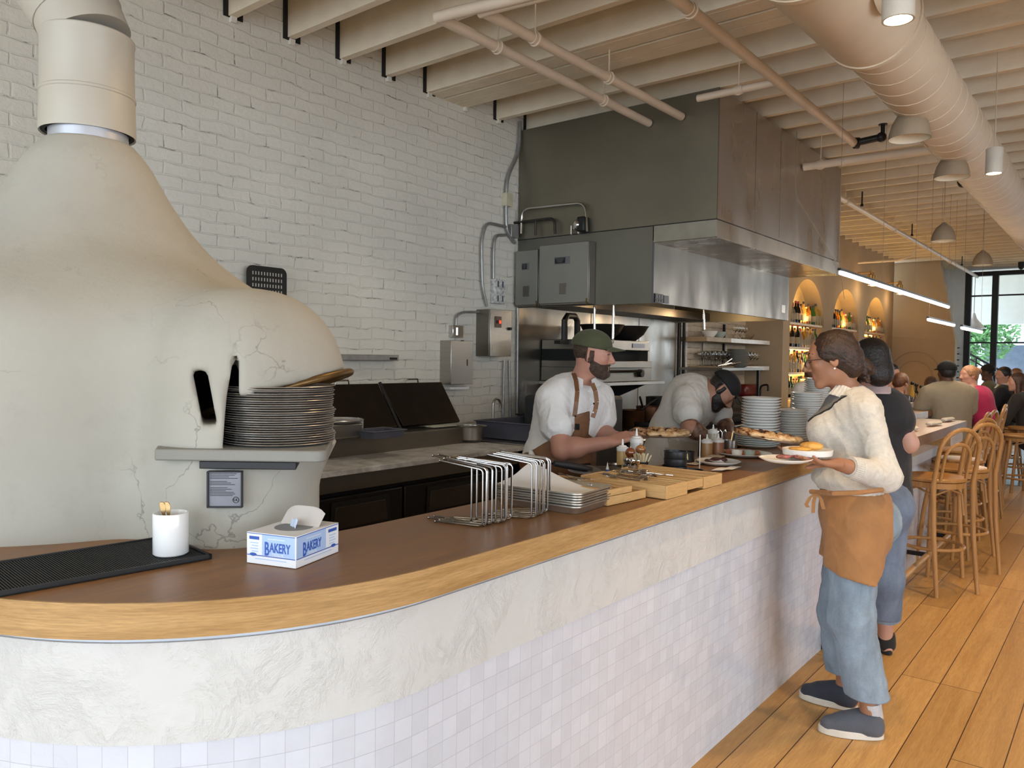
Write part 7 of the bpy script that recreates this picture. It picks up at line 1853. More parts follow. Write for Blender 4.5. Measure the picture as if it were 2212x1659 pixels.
uarm = (elR3-shR3).normalized()
S.post += [fold(0.006, 11, 0.7), fold(0.003, 27, 1.9)]
c1s = S.build('shirt', M_SHIRT, c1_.t)
collar(c1_.t, B(1258, 828, 3.97), f3, V(0.06, 0, 1), 0.070, 0.098, 0.038, M_SHIRT, open_=0.30, rib=False, flare=0.02)
bt = MB()
for i in range(4): bt.ball(B(1272+3*i, 846+15*i, 3.80), 0.005)
bt.build('button', M_WHITEP, c1s)
M_LEA = mat('brown_leather', (0.18, 0.080, 0.034), 0.5, 0, 0.3, 14, 0.2, 40)
# apron: bib, straps and skirt
S = SDF(0.006, 0.03); c1_.torso(S, P3-V(0, 0, 0.05), W3, C3, N3-V(0, 0, 0.02), shL3, shR3, 1.10, 0.030); S.ell(W3+V(0, 0, -0.02), (0.197, 0.187, 0.115), k=0.05)
S.cap(P3, gk(P3, 0.55), 0.19, 0.20, squash=(c1_.f, 1.2))
sv = c1_.s
def bib(F, X, Y, Z):
    a = (X-C3.x)*c1_.f.x+(Y-C3.y)*c1_.f.y; b = (X-C3.x)*sv.x+(Y-C3.y)*sv.y
    zt_ = B(1262, 897, 3.85).z; zw = B(1262, 940, 3.85).z
    half = np.where(Z > zw, 0.075+0.0*Z, np.clip(0.075+(zw-Z)*1.5, 0, 0.30))
    d = np.maximum(np.maximum(np.abs(b-0.0)-half, -(a-0.01)*(Z > zw-0.12)-10*(Z <= zw-0.12)), Z-zt_-0.02*np.abs(b)/0.075)
    return np.maximum(F, d)
S.post += [bib, fold(0.003, 12, 1.5)]
ap3 = S.build('apron', M_LEA, c1_.t)
def strap(pts, dd, nm='strap'):
    P = [B(*p) for p in pts]; m = MB()
    for i in range(len(P)-1):
        a, b = P[i], P[i+1]; sdv = (b-a).cross(FWD).normalized()*0.011
        m.extr([a-sdv, a+sdv, b+sdv, b-sdv], -FWD*0.004)
    m.build(nm, M_LEA, ap3)
strap([(1239, 806, 3.93), (1244, 822, 3.86), (1247, 845, 3.80), (1245, 868, 3.78), (1241, 900, 3.775)], 0)
strap([(1279, 828, 3.86), (1286, 845, 3.84), (1289, 868, 3.83), (1286, 885, 3.82), (1280, 902, 3.815)], 0)
for p in ((1243, 899), (1283, 872)): MB().ball(B(p[0], p[1], 3.765), 0.005).build('rivet', M_BLACK, ap3)
MB().box(B(1247, 922, 3.765), (0.02, 0.01, 0.03)).build('dark_tag', M_BLACK, ap3)
MB().tube([B(1152, 990, 3.85), B(1180, 1000, 3.8), B(1240, 1006, 3.72), B(1275, 1002, 3.75)], 0.006, 6).build('waist_tie', M_BLACK, ap3)
M_PANT = fabric('dark_work_trousers', (0.02, 0.02, 0.022), 0.2)
S = SDF(0.010, 0.04); S.cap(P3, W3, 0.15, 0.13, squash=c1_.sq); 
for h_ in (hL3, hR3): c1_.leg(S, h_, gk(h_, 0.5), gk(h_, 0.08), 0.012, r=(0.095, 0.075, 0.07, 0.065))
S.build('trousers', M_PANT, c1_.t)
for h_ in (hL3, hR3): shoe(c1_.t, gk(h_, 0.08), f3, 0, M_BSH, M_BSH)
# olive cap
M_CAP = fabric('olive_wool_cap', (0.060, 0.068, 0.030), 0.12, 0.3)
S = SDF(0.005, 0.015); S.ell(q3(0, -0.012, 0.052), (0.088, 0.106, 0.083), M3)
uu = M3 @ V(0, 0.08, 1)
S.post.append(below(q3(0, 0, 0.040), -uu)); cp = S.build('cap', M_CAP, c1_.t)
bl = MB(); bl.grid(lambda a, b: q3(0.072*(2*a-1)*(1-0.25*b*b), 0.075+0.02*(1-(2*a-1)**2)+b*0.068*(1-0.55*(2*a-1)**2), 0.050-0.010*b-0.012*(2*a-1)**2), 16, 8, M3 @ V(0, 0, 0.004)); bl.build('cap_brim', M_CAP, cp)
bd_ = MB(); bd_.box(q3(0.02, 0.093, 0.085), (0.03, 0.004, 0.025), M=M3); bd_.build('cap_emblem', mat('cream_emblem', (0.3, 0.27, 0.22), 0.7), cp)
# beard and hair
M_BRD = mat('brown_beard', (0.050, 0.026, 0.016), 0.7, 0, 0.5, 60, 0.6, 120)
def head_shell(c, f, u, k, jaw, grow, keep, h=0.0042, hole=None):
    S0 = SDF(h, 0.012); head_prims(S0, c, f, u, k, jaw, 1.0); S1 = S0.inflate(grow); S1.h = h
    M = head_prims(SDF(), c, f, u, k, jaw, 1.0)[1]
    def post(F, X, Y, Z):
        dx, dy, dz = X-c.x, Y-c.y, Z-c.z
        a, b, d = ((M[0][i]*dx+M[1][i]*dy+M[2][i]*dz)/k for i in range(3))
        return np.maximum(F, keep(np.abs(a), b, d)*k)+0.0006*wob(X, Y, Z, 260)
    S1.post.append(post); return S1
mn, mx = np.minimum, np.maximum
def beard_keep(a, b, d):
    jaw_ = mx(d+0.040+0.35*np.clip(b-0.02, 0, 1)*0, -(b+0.010)); side = mx(mx(np.abs(b-0.006)-0.011, d-0.026), -(d+0.05))
    must = mx(mx(np.abs(d+0.046)-0.009, a-0.034), 0.06-b); r = mn(mn(jaw_, side), must)
    cheek = mx(mx(-0.040-d+0.0, d+0.022), np.abs(b-0.03)-0.03+a*0); r = mn(r, mx(d+0.026+0.45*(b-0.02), mx(-(b+0.01), b-0.055)))
    mouth = mx(mx(np.abs(d+0.0605)-0.0125, a-0.021), 0.07-b); return mx(r, -mouth)
head_shell(hc, hf, V(-0.05, -0.02, 1)+RT*-0.05, 0.985, 1.08, 0.0045, beard_keep).build('beard', M_BRD, c1_.t)
def nape_keep(a, b, d): return mx(mx(b+0.018, -(d+0.075)), d-0.05)
head_shell(hc, hf, V(-0.05, -0.02, 1)+RT*-0.05, 0.985, 1.0, 0.004, nape_keep).build('hair', M_BRD, c1_.t)
eb = MB()
for e in (-1, 1): eb.tube([q3(0.014*e, 0.090, 0.032), q3(0.032*e, 0.085, 0.038), q3(0.050*e, 0.070, 0.033)], [0.004, 0.004, 0.002], 6); eb.tube([q3(0.018*e, 0.0885, 0.014), q3(0.030*e, 0.0885, 0.015), q3(0.043*e, 0.080, 0.012)], 0.002, 6)
eb.build('brows', M_BRD, c1_.t)
M_TAT = mat('grey_tattoo_ink', (0.11, 0.085, 0.08), 0.55, 0, 0.7, 45)
S = SDF(0.005, 0.01); S.cap(shL3+(elL3-shL3)*0.55, elL3, 0.0555, 0.0485); S.build('tattoo_sleeve', M_TAT, c1_.t)
MB().tube([B(1146, 975, 3.9), B(1150, 985, 3.88), B(1152, 1000, 3.87)], [0.012, 0.016, 0.010], 10).build('towel_corner', M_WHITEP, c1_.t)
pizza('whole pizza with charred rim on the pan held out by the bearded cook', 'thin round pan held out level by the bearded cook', B(1424, 940, 3.86), (0.0, 0.0, 0.3), 0.155)
# ---------------------------------------------------------------- cook bending in the black cap
SK4 = skin('tan', (0.40, 0.20, 0.13)); D4 = 4.85; B = lambda px, py, d=D4: at(px, py, d)
f4 = V(0.80, -0.30, 0)
c2_ = Fig('cook in black cap and white shirt bending over the pass with tattooed arms', (B(1455, 1250).x, B(1455, 1250).y, 0), f4)
S = SDF(0.006, 0.02); hc = B(1557, 846, 4.78)
hf = RT*0.62+V(0, 0, -0.78)-hz(FWD)*0.30
q4, M4 = head_prims(S, hc, hf, RT*0.75+V(0, 0, 0.62), 0.98, 1.05, 1.0, B(1525, 838, 4.85), 0.055)
P4, W4, C4, N4 = B(1440, 1000, 4.95), B(1455, 935, 4.93), B(1490, 868, 4.88), B(1522, 838, 4.86)
sR4, sL4 = B(1482, 862, 4.72), B(1545, 870, 5.00)
eR4, wR4 = B(1490, 925, 4.62), B(1538, 948, 4.60); eL4, wL4 = B(1566, 915, 4.95), B(1575, 945, 4.75)
c2_.sq = (hz(f4), 1.2)
c2_.torso(S, P4, W4, C4, N4, sL4, sR4, 1.02); c2_.arm(S, sR4, eR4, wR4, r=(0.058, 0.046, 0.042, 0.030)); c2_.arm(S, sL4, eL4, wL4, r=(0.058, 0.046, 0.042, 0.030))
h4 = [P4+c2_.s*0.09, P4-c2_.s*0.09]
for h_ in h4: c2_.leg(S, h_, gk(h_, 0.5), gk(h_, 0.08)); foot_prims(S, gk(h_, 0.08), f4, 0)
hand_prims(S, wR4, V(0.5, -0.3, -0.5), V(0.3, -0.5, 0.6), V(0.5, 0.6, 0.2), (0.5, 0.5, 0.5, 0.5)); hand_prims(S, wL4, V(0.2, -0.6, -0.5), V(0.6, 0.3, 0.5), V(-0.6, 0.3, 0), (0.5, 0.5, 0.5, 0.5))
S.build('body', SK4, c2_.t)
M_SH2 = fabric('greyish_white_shirt', (0.58, 0.55, 0.50), 0.05, 0.25, 60)
S = SDF(0.007, 0.03); c2_.torso(S, P4+V(0, 0, 0.02), W4, C4, N4-V(0, 0, 0.01), sL4, sR4, 1.07, 0.022); S.cap(sR4, sR4+(eR4-sR4)*0.45, 0.078, 0.092, k=0.04); S.cap(sL4, sL4+(eL4-sL4)*0.5, 0.076, 0.085, k=0.04)
S.post += [fold(0.006, 12, 0.2), fold(0.003, 30, 1)]; S.build('shirt', M_SH2, c2_.t)
collar(c2_.t, N4+V(0.02, 0, -0.01), f4, V(0.5, -0.1, 0.8), 0.066, 0.09, 0.035, M_SH2, open_=0.35, rib=False)
S = SDF(0.008, 0.03); S.cap(W4, gk(P4, 0.45), 0.172, 0.185, squash=(hz(f4), 1.2)); S.post += [below(W4+V(0, 0, 0.0), (0, 0, 1)), fold(0.004, 12)]; S.build('apron', fabric('pale_linen_apron', (0.42, 0.37, 0.29), 0.08), c2_.t)
S = SDF(0.006, 0.02)
S.ell(q4(0, -0.015, 0.05), (0.087, 0.103, 0.086), M4); S.post.append(below(q4(0, 0, 0.036), M4 @ V(0, -0.1, -1))); cp = S.build('cap', mat('black_cap_cloth', (0.006, 0.006, 0.007), 0.85), c2_.t)
MB().grid(lambda a, b: q4(0.07*(2*a-1), 0.08+b*0.060*(1-0.5*(2*a-1)**2), 0.046-0.01*b), 12, 6, M4 @ V(0, 0, 0.004)).build('cap_brim', M_BLACK, cp)
MB().ball(q4(0.0, -0.112, 0.062), (0.022, 0.006, 0.010), M=M4).build('cap_gap', SK4, cp)
head_shell(hc, hf, RT*0.75+V(0, 0, 0.62), 0.98, 1.05, 0.005, beard_keep, 0.005).build('beard', BLACKHAIR, c2_.t)
head_shell(hc, hf, RT*0.75+V(0, 0, 0.62), 0.98, 1.0, 0.005, nape_keep, 0.005).build('hair', BLACKHAIR, c2_.t)
M_TAT2 = mat('brown_tattoo_ink', (0.15, 0.075, 0.045), 0.55, 0, 0.8, 40)
for (a_, b_, c_, r0) in ((sR4, eR4, wR4, 0), (sL4, eL4, wL4, 0)):
    S = SDF(0.006, 0.01); S.cap(a_+(b_-a_)*0.4, b_, 0.0575, 0.0485); S.cap(b_, b_+(c_-b_)*0.85, 0.0485, 0.034); S.ell(b_+(c_-b_)*0.28, 0.0525, k=0.02); S.build('tattoo_sleeve', M_TAT2, c2_.t)
# ---------------------------------------------------------------- guests and staff further back: one builder
def guest(label, hpx, hpy, d, face, top, hairm, skin_m, hair='short', cap=None, torso_dx=0.0, seated=True, torso_f=None, lean=0.0, bun=None, wide=1.0, group=None, collar_m=None, h=0.010, legm=None, arms='table', z_seat=None):
    hc = at(hpx, hpy, d); face = Vector(face); tf = hz(torso_f if torso_f is not None else face)
    g = Fig(label, (hc.x, hc.y, 0), tf, group); u = V(0, 0, 1); sdv = g.s
    nb = hc-V(0, 0, 0.155)-tf*(0.03)+RT*torso_dx*0.2
    Cc = nb-V(0, 0, 0.15)-tf*lean*0.3+RT*torso_dx*0.6; Ww = Cc-V(0, 0, 0.20)-tf*lean*0.6+RT*torso_dx*0.3; Pp = Ww-V(0, 0, 0.17)-tf*lean*0.1
    sl, sr = nb-V(0, 0, 0.055)+sdv*0.175*wide+RT*torso_dx*0.3, nb-V(0, 0, 0.055)-sdv*0.175*wide+RT*torso_dx*0.3
    if arms == 'table': el, er = sl-V(0, 0, 0.26)+tf*0.12+sdv*0.05, sr-V(0, 0, 0.26)+tf*0.12-sdv*0.05; wl, wr = el+tf*0.22-sdv*0.10+V(0, 0, 0.03), er+tf*0.22+sdv*0.10+V(0, 0, 0.03)
    else: el, er = sl-V(0, 0, 0.28)+sdv*0.03, sr-V(0, 0, 0.28)-sdv*0.03; wl, wr = el+tf*0.12-V(0, 0, 0.20), er+tf*0.12-V(0, 0, 0.20)
    S = SDF(h, 0.02); q, M = head_prims(S, hc, face, u, 0.97, 1.0, 1.0, nb, 0.052)
    g.torso(S, Pp, Ww, Cc, nb, sl, sr, 1.0*wide); g.arm(S, sl, el, wl); g.arm(S, sr, er, wr)
    for (e_, w_, t_) in ((el, wl, -1), (er, wr, 1)): hand_prims(S, w_, w_-e_, V(0, 0, 1), sdv*t_, (0.3,)*4)
    legs = []
    for e in (1, -1):
        hp = Pp+sdv*0.09*e
        if seated: kn = hp+tf*0.40+V(0, 0, -0.02); an = V(kn.x, kn.y, max(kn.z-0.42, 0.1))
        else: kn = V(hp.x, hp.y, 0.48); an = V(hp.x, hp.y, 0.08)
        legs.append((hp, kn, an)); g.leg(S, hp, kn, an); foot_prims(S, an, tf, an.z-0.08)
    S.build('body', skin_m, g.t)
    S = SDF(h, 0.03); g.torso(S, Pp, Ww, Cc, nb-V(0, 0, 0.01), sl, sr, 1.04*wide, 0.02)
    ls = 1.0 if 'jacket' in top[0] or 'sweater' in top[0] else 0.0
    for (s_, e_, w_) in ((sl, el, wl), (sr, er, wr)):
        if ls: S.cap(s_, e_, 0.075, 0.060); S.cap(e_, e_+(w_-e_)*0.9, 0.060, 0.045)
        else: S.cap(s_, s_+(e_-s_)*0.62, 0.078, 0.080)
    S.post.append(fold(0.005, 12, len(label))); S.build(top[0], top[1], g.t)
    S = SDF(h, 0.04); S.cap(Pp, Ww, 0.155, 0.13, squash=g.sq)
    for hp, kn, an in legs: g.leg(S, hp, kn, an, 0.012, r=(0.092, 0.07, 0.062, 0.058))
    S.build('trousers', legm or M_PANT, g.t)
    S = SDF(h*0.8, 0.02)
    S.ell(q(0, -0.018, 0.038), (0.083, 0.097, 0.088), M)
    if hair == 'long': S.cap(q(0, -0.05, 0.0), q(0, -0.075, -0.22), 0.075, 0.060, squash=(tf, 1.2)); S.cap(q(0.06, 0.0, 0.0), q(0.06, -0.01, -0.22), 0.028, 0.03); S.cap(q(-0.06, 0.0, 0.0), q(-0.06, -0.01, -0.22), 0.028, 0.03)
    elif hair == 'up': S.ell(q(0, -0.055, -0.01), (0.068, 0.055, 0.062), M)
    else: S.ell(q(0, -0.045, 0.0), (0.075, 0.060, 0.055), M)
    if bun: S.ell(q(*bun), 0.042, k=0.015)
    fcp = q(0, 0.10, -0.02); S.post.append(lambda F, X, Y, Z: np.maximum(F, 0.082-np.sqrt((X-fcp.x)**2+(Y-fcp.y)**2+((Z-fcp.z)*0.85)**2)))
    S.build('hair', hairm, g.t)
    if cap:
        S = SDF(h*0.8, 0.015); S.ell(q(0, -0.012, 0.050), (0.090, 0.106, 0.086), M); S.post.append(below(q(0, 0, 0.030), (0, 0, -1))); cpp = S.build('cap', cap, g.t)
        MB().ball(q(0.0, -0.108, 0.046), (0.032, 0.006, 0.008), M=M).build('cap_strap', mat('tan_strap', (0.30, 0.19, 0.12), 0.7), cpp)
        MB().grid(lambda a, b: q(0.07*(2*a-1), 0.08+b*0.065*(1-0.5*(2*a-1)**2), 0.042-0.01*b), 8, 4, (0, 0, 0.004)).build('cap_brim', cap, cpp)
    if collar_m: collar(g.t, nb+V(0, 0, 0.01), tf, V(0, 0, 1), 0.062, 0.085, 0.04, collar_m, open_=0.4, rib=False)
    return g
M_GINGER = mat('ginger_blond_hair', (0.30, 0.15, 0.07), 0.5, 0, 0.4, 40, 0.5, 80); M_BRN = mat('brown_hair', (0.060, 0.028, 0.015), 0.5, 0, 0.4, 40, 0.5, 80)
M_AUB = mat('auburn_hair', (0.12, 0.045, 0.018), 0.45, 0, 0.5, 40, 0.5, 80); SKD = skin('deep_brown', (0.13, 0.060, 0.035)); SKM = skin('rosy', (0.50, 0.26, 0.18))
toC = -hz(FWD); L_ = -RT; R_v = RT
guest('bartender in a white shirt bending behind the tall plate stacks', 1757, 800, 8.2, L_*0.7+toC*-0.3+V(0, 0, -0.4), ('shirt', M_SH2), BLACKHAIR, SKD, seated=False, torso_f=V(-0.9, 0.2, 0), lean=0.1, torso_dx=-0.15, arms='down')
guest('smiling woman with dark pulled back hair facing the counter behind the guests', 1927, 806, 10.2, toC*0.8+R_v*0.25+V(0, 0, -0.25), ('top', fabric('dusty_rose_top', (0.40, 0.22, 0.17), 0.1)), BLACKHAIR, SKM, 'up', seated=False, arms='down')
guest('woman with auburn hair pinned up in a black top leaning over the far bar', 1946, 828, 9.0, R_v*0.8+V(-0.25, 0.5, -0.35), ('sweater', fabric('black_wool', (0.008, 0.008, 0.009), 0.2)), M_AUB, SKM, 'up', torso_dx=-0.10)
guest('guest with dark hair mostly hidden behind the man in beige shirt', 2012, 832, 10.8, R_v*0.5+V(-0.2, 0.8, -0.1), ('top', fabric('black_top', (0.012, 0.01, 0.01), 0.2)), M_BRN, SKM, 'long')
guest('broad man in black cap and beige tee seen from behind on a bar stool', 2044, 806, 8.15, L_*0.45+V(-0.3, 1.0, 0), ('t_shirt', fabric('beige_cotton', (0.36, 0.29, 0.19), 0.05)), BLACKHAIR, SKD, cap=mat('black_cap_cloth', (0.006, 0.006, 0.007), 0.85), torso_f=V(-0.62, 0.80, 0), wide=1.28, torso_dx=0.04)
guest('woman in a pink tee with ginger hair in a bun seated right of him', 2092, 812, 8.9, L_*0.95+toC*0.1, ('t_shirt', fabric('hot_pink_cotton', (0.42, 0.02, 0.085), 0.08)), M_GINGER, SKM, 'up', bun=(0.0, -0.115, 0.055), torso_f=V(-0.85, 0.3, 0), torso_dx=0.13, lean=0.05)
guest('man with dark skin and black cap facing left near the garden window', 2133, 806, 11.4, L_*0.95+toC*0.2, ('t_shirt', fabric('olive_tee', (0.13, 0.12, 0.07), 0.08)), BLACKHAIR, SKD, cap=mat('black_cap_cloth', (0.006, 0.006, 0.007), 0.85), torso_f=V(-0.85, -0.1, 0))
guest('man with short dark hair in navy jacket and white collar facing left', 2167, 812, 10.2, L_*0.95+toC*0.15, ('jacket', fabric('navy_wool', (0.012, 0.014, 0.022), 0.15)), BLACKHAIR, SKM, torso_f=V(-0.85, 0.1, 0), collar_m=M_WHITEP)
guest('woman with long brown hair and dark jacket at the right picture edge', 2196, 826, 9.6, L_*0.95+V(0, 0.3, 0), ('jacket', fabric('dark_brown_jacket', (0.022, 0.018, 0.015), 0.2)), M_BRN, SKM, 'long', torso_f=V(-0.9, 0.25, 0), torso_dx=0.12)
guest('fair haired woman in the far row, only the head showing at right', 2194, 812, 12.2, L_*0.8+toC*0.3, ('top', fabric('dark_top', (0.03, 0.028, 0.03), 0.2)), M_GINGER, SKM, 'long', torso_f=V(-0.85, -0.2, 0))
# ================================================================ bar stools, plates, guests' things, garden outside
M_BEECH = m_oak('bentwood_beech', (0.36, 0.175, 0.055), (0.52, 0.28, 0.10), 'Z', 0.32, grain=0.5)
def stool_proto():
    t = thing('bar_stool', '', 'stool', (0, 0, 0), world=False, group='bentwood bar stools')
    H = 0.76
    MB().lathe([(0, H-0.012), (0.185, H-0.012), (0.20, H-0.004), (0.202, H+0.010), (0.192, H+0.018), (0.15, H+0.012), (0, H+0.006)], (0, 0, 0), 40).build('seat', M_BEECH, t)
    MB().lathe([(0.172, H-0.05), (0.190, H-0.05), (0.192, H-0.012), (0.172, H-0.012)], (0, 0, 0), 40).build('seat_ring', M_BEECH, t)
    for sy in (-1, 1):
        MB().tube([(0.13, 0.12*sy, H-0.03), (0.17, 0.15*sy, 0.42), (0.205, 0.175*sy, 0.0)], [0.016, 0.017, 0.014], 12).build('front_leg', M_BEECH, t)
    n = 14; top = 1.115
    def hoop(w, zt, r, foot, x0, lean):
        p = []
        if foot: p += [(-0.225, -0.17, 0.0), (-0.18, -0.165, 0.40), (-0.165, -w, H-0.02)]
        else: p += [(x0, -w, H)]
        zz = zt-w*0.95
        for i in range(n+1):
            a = PI*i/n; z = zz+w*0.95*math.sin(a); p.append((x0-lean*(z-H), -w*math.cos(a)*1.0, z))
        if foot: p += [(-0.165, w, H-0.02), (-0.18, 0.165, 0.40), (-0.225, 0.17, 0.0)]
        else: p += [(x0, w, H)]
        return p
    P = hoop(0.165, top, 0, True, -0.165, 0.20)
    MB().tube(P, [0.014, 0.017, 0.017]+[0.0145]*(n+1)+[0.017, 0.017, 0.014], 12).build('back_hoop', M_BEECH, t)
    MB().tube(hoop(0.105, top-0.10, 0, False, -0.160, 0.20), 0.011, 10).build('inner_hoop', M_BEECH, t)
    MB().tube([(0.195*math.cos(PI*i/16), 0.195*math.sin(PI*i/16), 0.30) for i in range(32)], 0.012, 10, closed=True).build('foot_ring', M_BEECH, t)
    for k in range(4):
        a = PI/4+PI/2*k; ca, sa = math.cos(a), math.sin(a); b = a+PI/2; cb, sb = math.cos(b), math.sin(b)
        MB().tube([(0.185*ca, 0.185*sa, 0.52), (0.17*ca, 0.17*sa, 0.66), (0.12*(ca+cb)*0.85, 0.12*(sa+sb)*0.85, H-0.055), (0.17*cb, 0.17*sb, 0.66), (0.185*cb, 0.185*sb, 0.52)], 0.0085, 8).build('brace', M_BEECH, t)
    return t
ST0 = stool_proto(); first = True
SL = [((-1.05, 5.99), (-0.82, 0.58), 'nearest bentwood bar stool, standing free right behind the two women'), ((-1.00, 6.66), (-0.82, 0.58), 'second bentwood bar stool from the front along the bar'), ((-1.10, 7.22), (-0.9, 0.4), 'third bentwood bar stool at the bar corner'),
      ((-1.22, 8.02), (-1, 0.05), 'bentwood bar stool just past the bar corner seen from the side'), ((-1.22, 8.45), (-1, 0.1), 'bentwood bar stool seen side on, second past the bar corner'), ((-1.20, 8.95), (-1, 0.0), 'bentwood bar stool behind the pink tee woman'),
      ((-1.50, 7.98), (0.5, 0.85), 'bentwood stool whose curved back shows before the man in beige'), ((-1.28, 9.75), (-1, 0), 'bentwood bar stool under the man in the navy jacket'), ((-1.05, 11.35), (-1, 0.05), 'bentwood stool seen side on at right with its leg by the grey floor'), ((-0.92, 10.2), (-0.9, -0.2), 'bentwood stool at the right picture edge beside the round table'),
      ((-1.35, 12.4), (-1, 0), 'bentwood stool farthest down the room before the garden window')]
for (x, y), d, lab in SL:
    o = ST0 if first else dup(ST0); first = False
    o.location = (x, y, 0); o.rotation_euler = (0, 0, math.atan2(d[1], d[0])); o['label'] = lab
c = at(2236, 930, 9.3); tt = thing('round_table', 'round oak dining table cut by the right picture edge', 'table', (c.x, c.y, 0))
zt_ = 0.80
MB().lathe([(0, zt_-0.03), (0.27, zt_-0.03), (0.28, zt_-0.015), (0.28, zt_), (0, zt_)], (c.x, c.y, 0), 40).build('table_top', M_BEECH, tt)
for k in range(4): MB().tube([(c.x+0.18*math.cos(k*PI/2+.5), c.y+0.18*math.sin(k*PI/2+.5), zt_-0.03), (c.x+0.24*math.cos(k*PI/2+.5), c.y+0.24*math.sin(k*PI/2+.5), 0)], 0.018, 10).build('leg', M_BEECH, tt)
struct(MB().b2((-1.6, 11.75, 0.0), (6.0, 18.58, 0.004)).build('floor_slate', mat('grey_slate_floor', (0.16, 0.155, 0.15), 0.25, 0, 0.3, 3), smooth=0))
# napkin rolls on the bar
M_NAP = fabric('cream_napkin', (0.72, 0.66, 0.55), 0.05); nr = None
for k, (px, py, a, lab) in enumerate(((2018, 918, 1.9, 'cream napkin roll on the bar, middle one nearest the corner'), (2048, 909, 1.95, 'cream napkin roll on the bar at the far corner'), (1965, 930, 1.9, 'cream napkin roll partly behind the bare elbow'), (1986, 896, 1.8, 'short cream napkin roll by the pale end of the far bar'))):
    q = on(px, py, 'z', 1.075)
    if nr is None:
        nr = thing('napkin_roll', lab, 'napkin', q, world=False, group='cream napkin rolls')
        S = SDF(0.006, 0.01); S.cap((-0.10, 0, 0.014), (0.10, 0, 0.014), 0.016, 0.014, squash=((0, 1, 0), 0.6)); S.post.append(below((0, 0, 0.0), (0, 0, -1))); S.build('rolled_cloth', M_NAP, nr)
        MB().extr([(-0.11, -0.02, 0.004), (-0.06, -0.022, 0.012), (-0.06, 0.022, 0.012), (-0.11, 0.02, 0.004)], (0, 0, 0.004)).build('folded_tip', M_NAP, nr); o = nr
    else: o = dup(nr, q, None, lab)
    o.rotation_euler = (0, 0, a-0.5)
# white plate stacks on the pass
def pass_stack(px, d, n, step, where, r=0.105, lean=0.0, z0=1.0715):
    q = at(px, 900, d)
    stack(n, (q.x, q.y, z0), step, 'white plate within the '+where, 'white plates in the '+where, r, 0.020, M_DISH, top='topmost white plate of the '+where, lean=lean, jit=0.003)
pass_stack(1643, 4.42, 17, 0.0158, 'leaning stack right of the bending cook', 0.108)
pass_stack(1709, 4.62, 13, 0.0145, 'low middle stack before the bartender', 0.098)
pass_stack(1742, 5.0, 19, 0.0145, 'tall stack close behind the waitress chest', 0.10)
pass_stack(1768, 5.45, 24, 0.0150, 'highest stack beside the waitress chin', 0.10)
# steel utensil holder with tongs beside the squeeze bottles
q = ct(1577, 975); ut = thing('utensil_holder', 'small steel cup with black tongs and slotted spatula by the plates', 'utensil holder', tuple(q))
MB().lathe([(0, 0), (0.035, 0), (0.038, 0.06), (0.036, 0.06), (0.033, 0.004), (0, 0.004)], q, 24).build('holder', M_STEEL, ut)
MB().tube([q+V(0, 0, 0.02), q+RT*0.03+V(0, 0, 0.13)], [0.006, 0.010], 8).build('spatula_handle', M_IRON, ut)
MB().tube([q+V(0, 0, 0.02), q+RT*0.012+V(0, 0, 0.10), q+RT*0.03+V(0, 0, 0.125)], 0.006, 8).build('gilt_tongs', M_GOLD, ut)
q = ct(1556, 970); tw = thing('tongs', 'steel tongs with rounded tips standing behind brown sauce bottle', 'tongs', tuple(q))
MB().tube([q, q-RT*0.012+V(0, 0, 0.09), q-RT*0.004+V(0, 0, 0.105), q+RT*0.006+V(0, 0, 0.09), q+RT*0.004], 0.004, 8).tube([q+RT*0.02, q+RT*0.014+V(0, 0, 0.09), q+RT*0.024+V(0, 0, 0.105), q+RT*0.032+V(0, 0, 0.09), q+RT*0.024], 0.004, 8).build('tong_arms', M_CHROME, tw)
# things the guests have on the far bar
ZB = 1.111; qf = lambda px, py, z=ZB: on(px, py, 'z', z)
for k, (px, py, n) in enumerate(((1950, 882, 4),)):
    q = qf(px, py); stack(n, (q.x, q.y+0.1, ZB), 0.013, 'cream side plate stacked on the pale end of the far bar', 'cream side plates on the far bar', 0.075, 0.014, M_NAP)
def tumbler(label, px, py, r, h, m, z=1.061, liquid=None, d=None):
    q = at(px, py, d) if d else on(px, py, 'z', z); t = thing('drinking_glass', label, 'glass', (q.x, q.y, z))
    MB().lathe([(0, 0), (r*0.85, 0), (r, h), (r*0.94, h), (r*0.8, 0.008), (0, 0.008)], (q.x, q.y, z), 20).build('glass_wall', m, t)
    if liquid: MB().cyl((q.x, q.y, z+0.01), (q.x, q.y, z+h*0.7), r*0.8, r*0.9, 16).build('drink', liquid, t)
M_AMB = mat('amber_drink', (0.45, 0.22, 0.05), 0.15, trans=0.4); M_WINE = mat('dark_red_drink', (0.12, 0.012, 0.015), 0.15)
tumbler('water glass on the far bar left of the red jar', 1965, 868, 0.038, 0.13, M_GLASSW, d=8.3)
tumbler('tall glass of dark red drink on the far bar', 1984, 868, 0.035, 0.16, M_GLASSW, liquid=M_WINE, d=8.5)
tumbler('glass of amber drink beside the auburn haired woman', 1957, 858, 0.04, 0.12, M_GLASSW, liquid=M_AMB, d=8.7)
for k, (px, h, col, lab) in enumerate(((1970, 0.26, 'gold', 'slim golden bottle standing on the far bar'), (1979, 0.24, 'dark', 'dark brown bottle with round stopper on the far bar'), (1990, 0.22, 'dark', 'short dark bottle nearest the man in beige'))):
    q = at(px, 850, 8.9); t = thing('bottle', lab, 'bottle', (q.x, q.y, 1.061))
    MB().lathe([(0, 0), (0.03, 0), (0.03, h*0.6), (0.012, h*0.75), (0.012, h), (0, h)], (q.x, q.y, 1.061), 16).build('bottle_glass', M_BT[col], t); MB().ball((q.x, q.y, 1.061+h), 0.022).build('stopper', M_IRON, t)
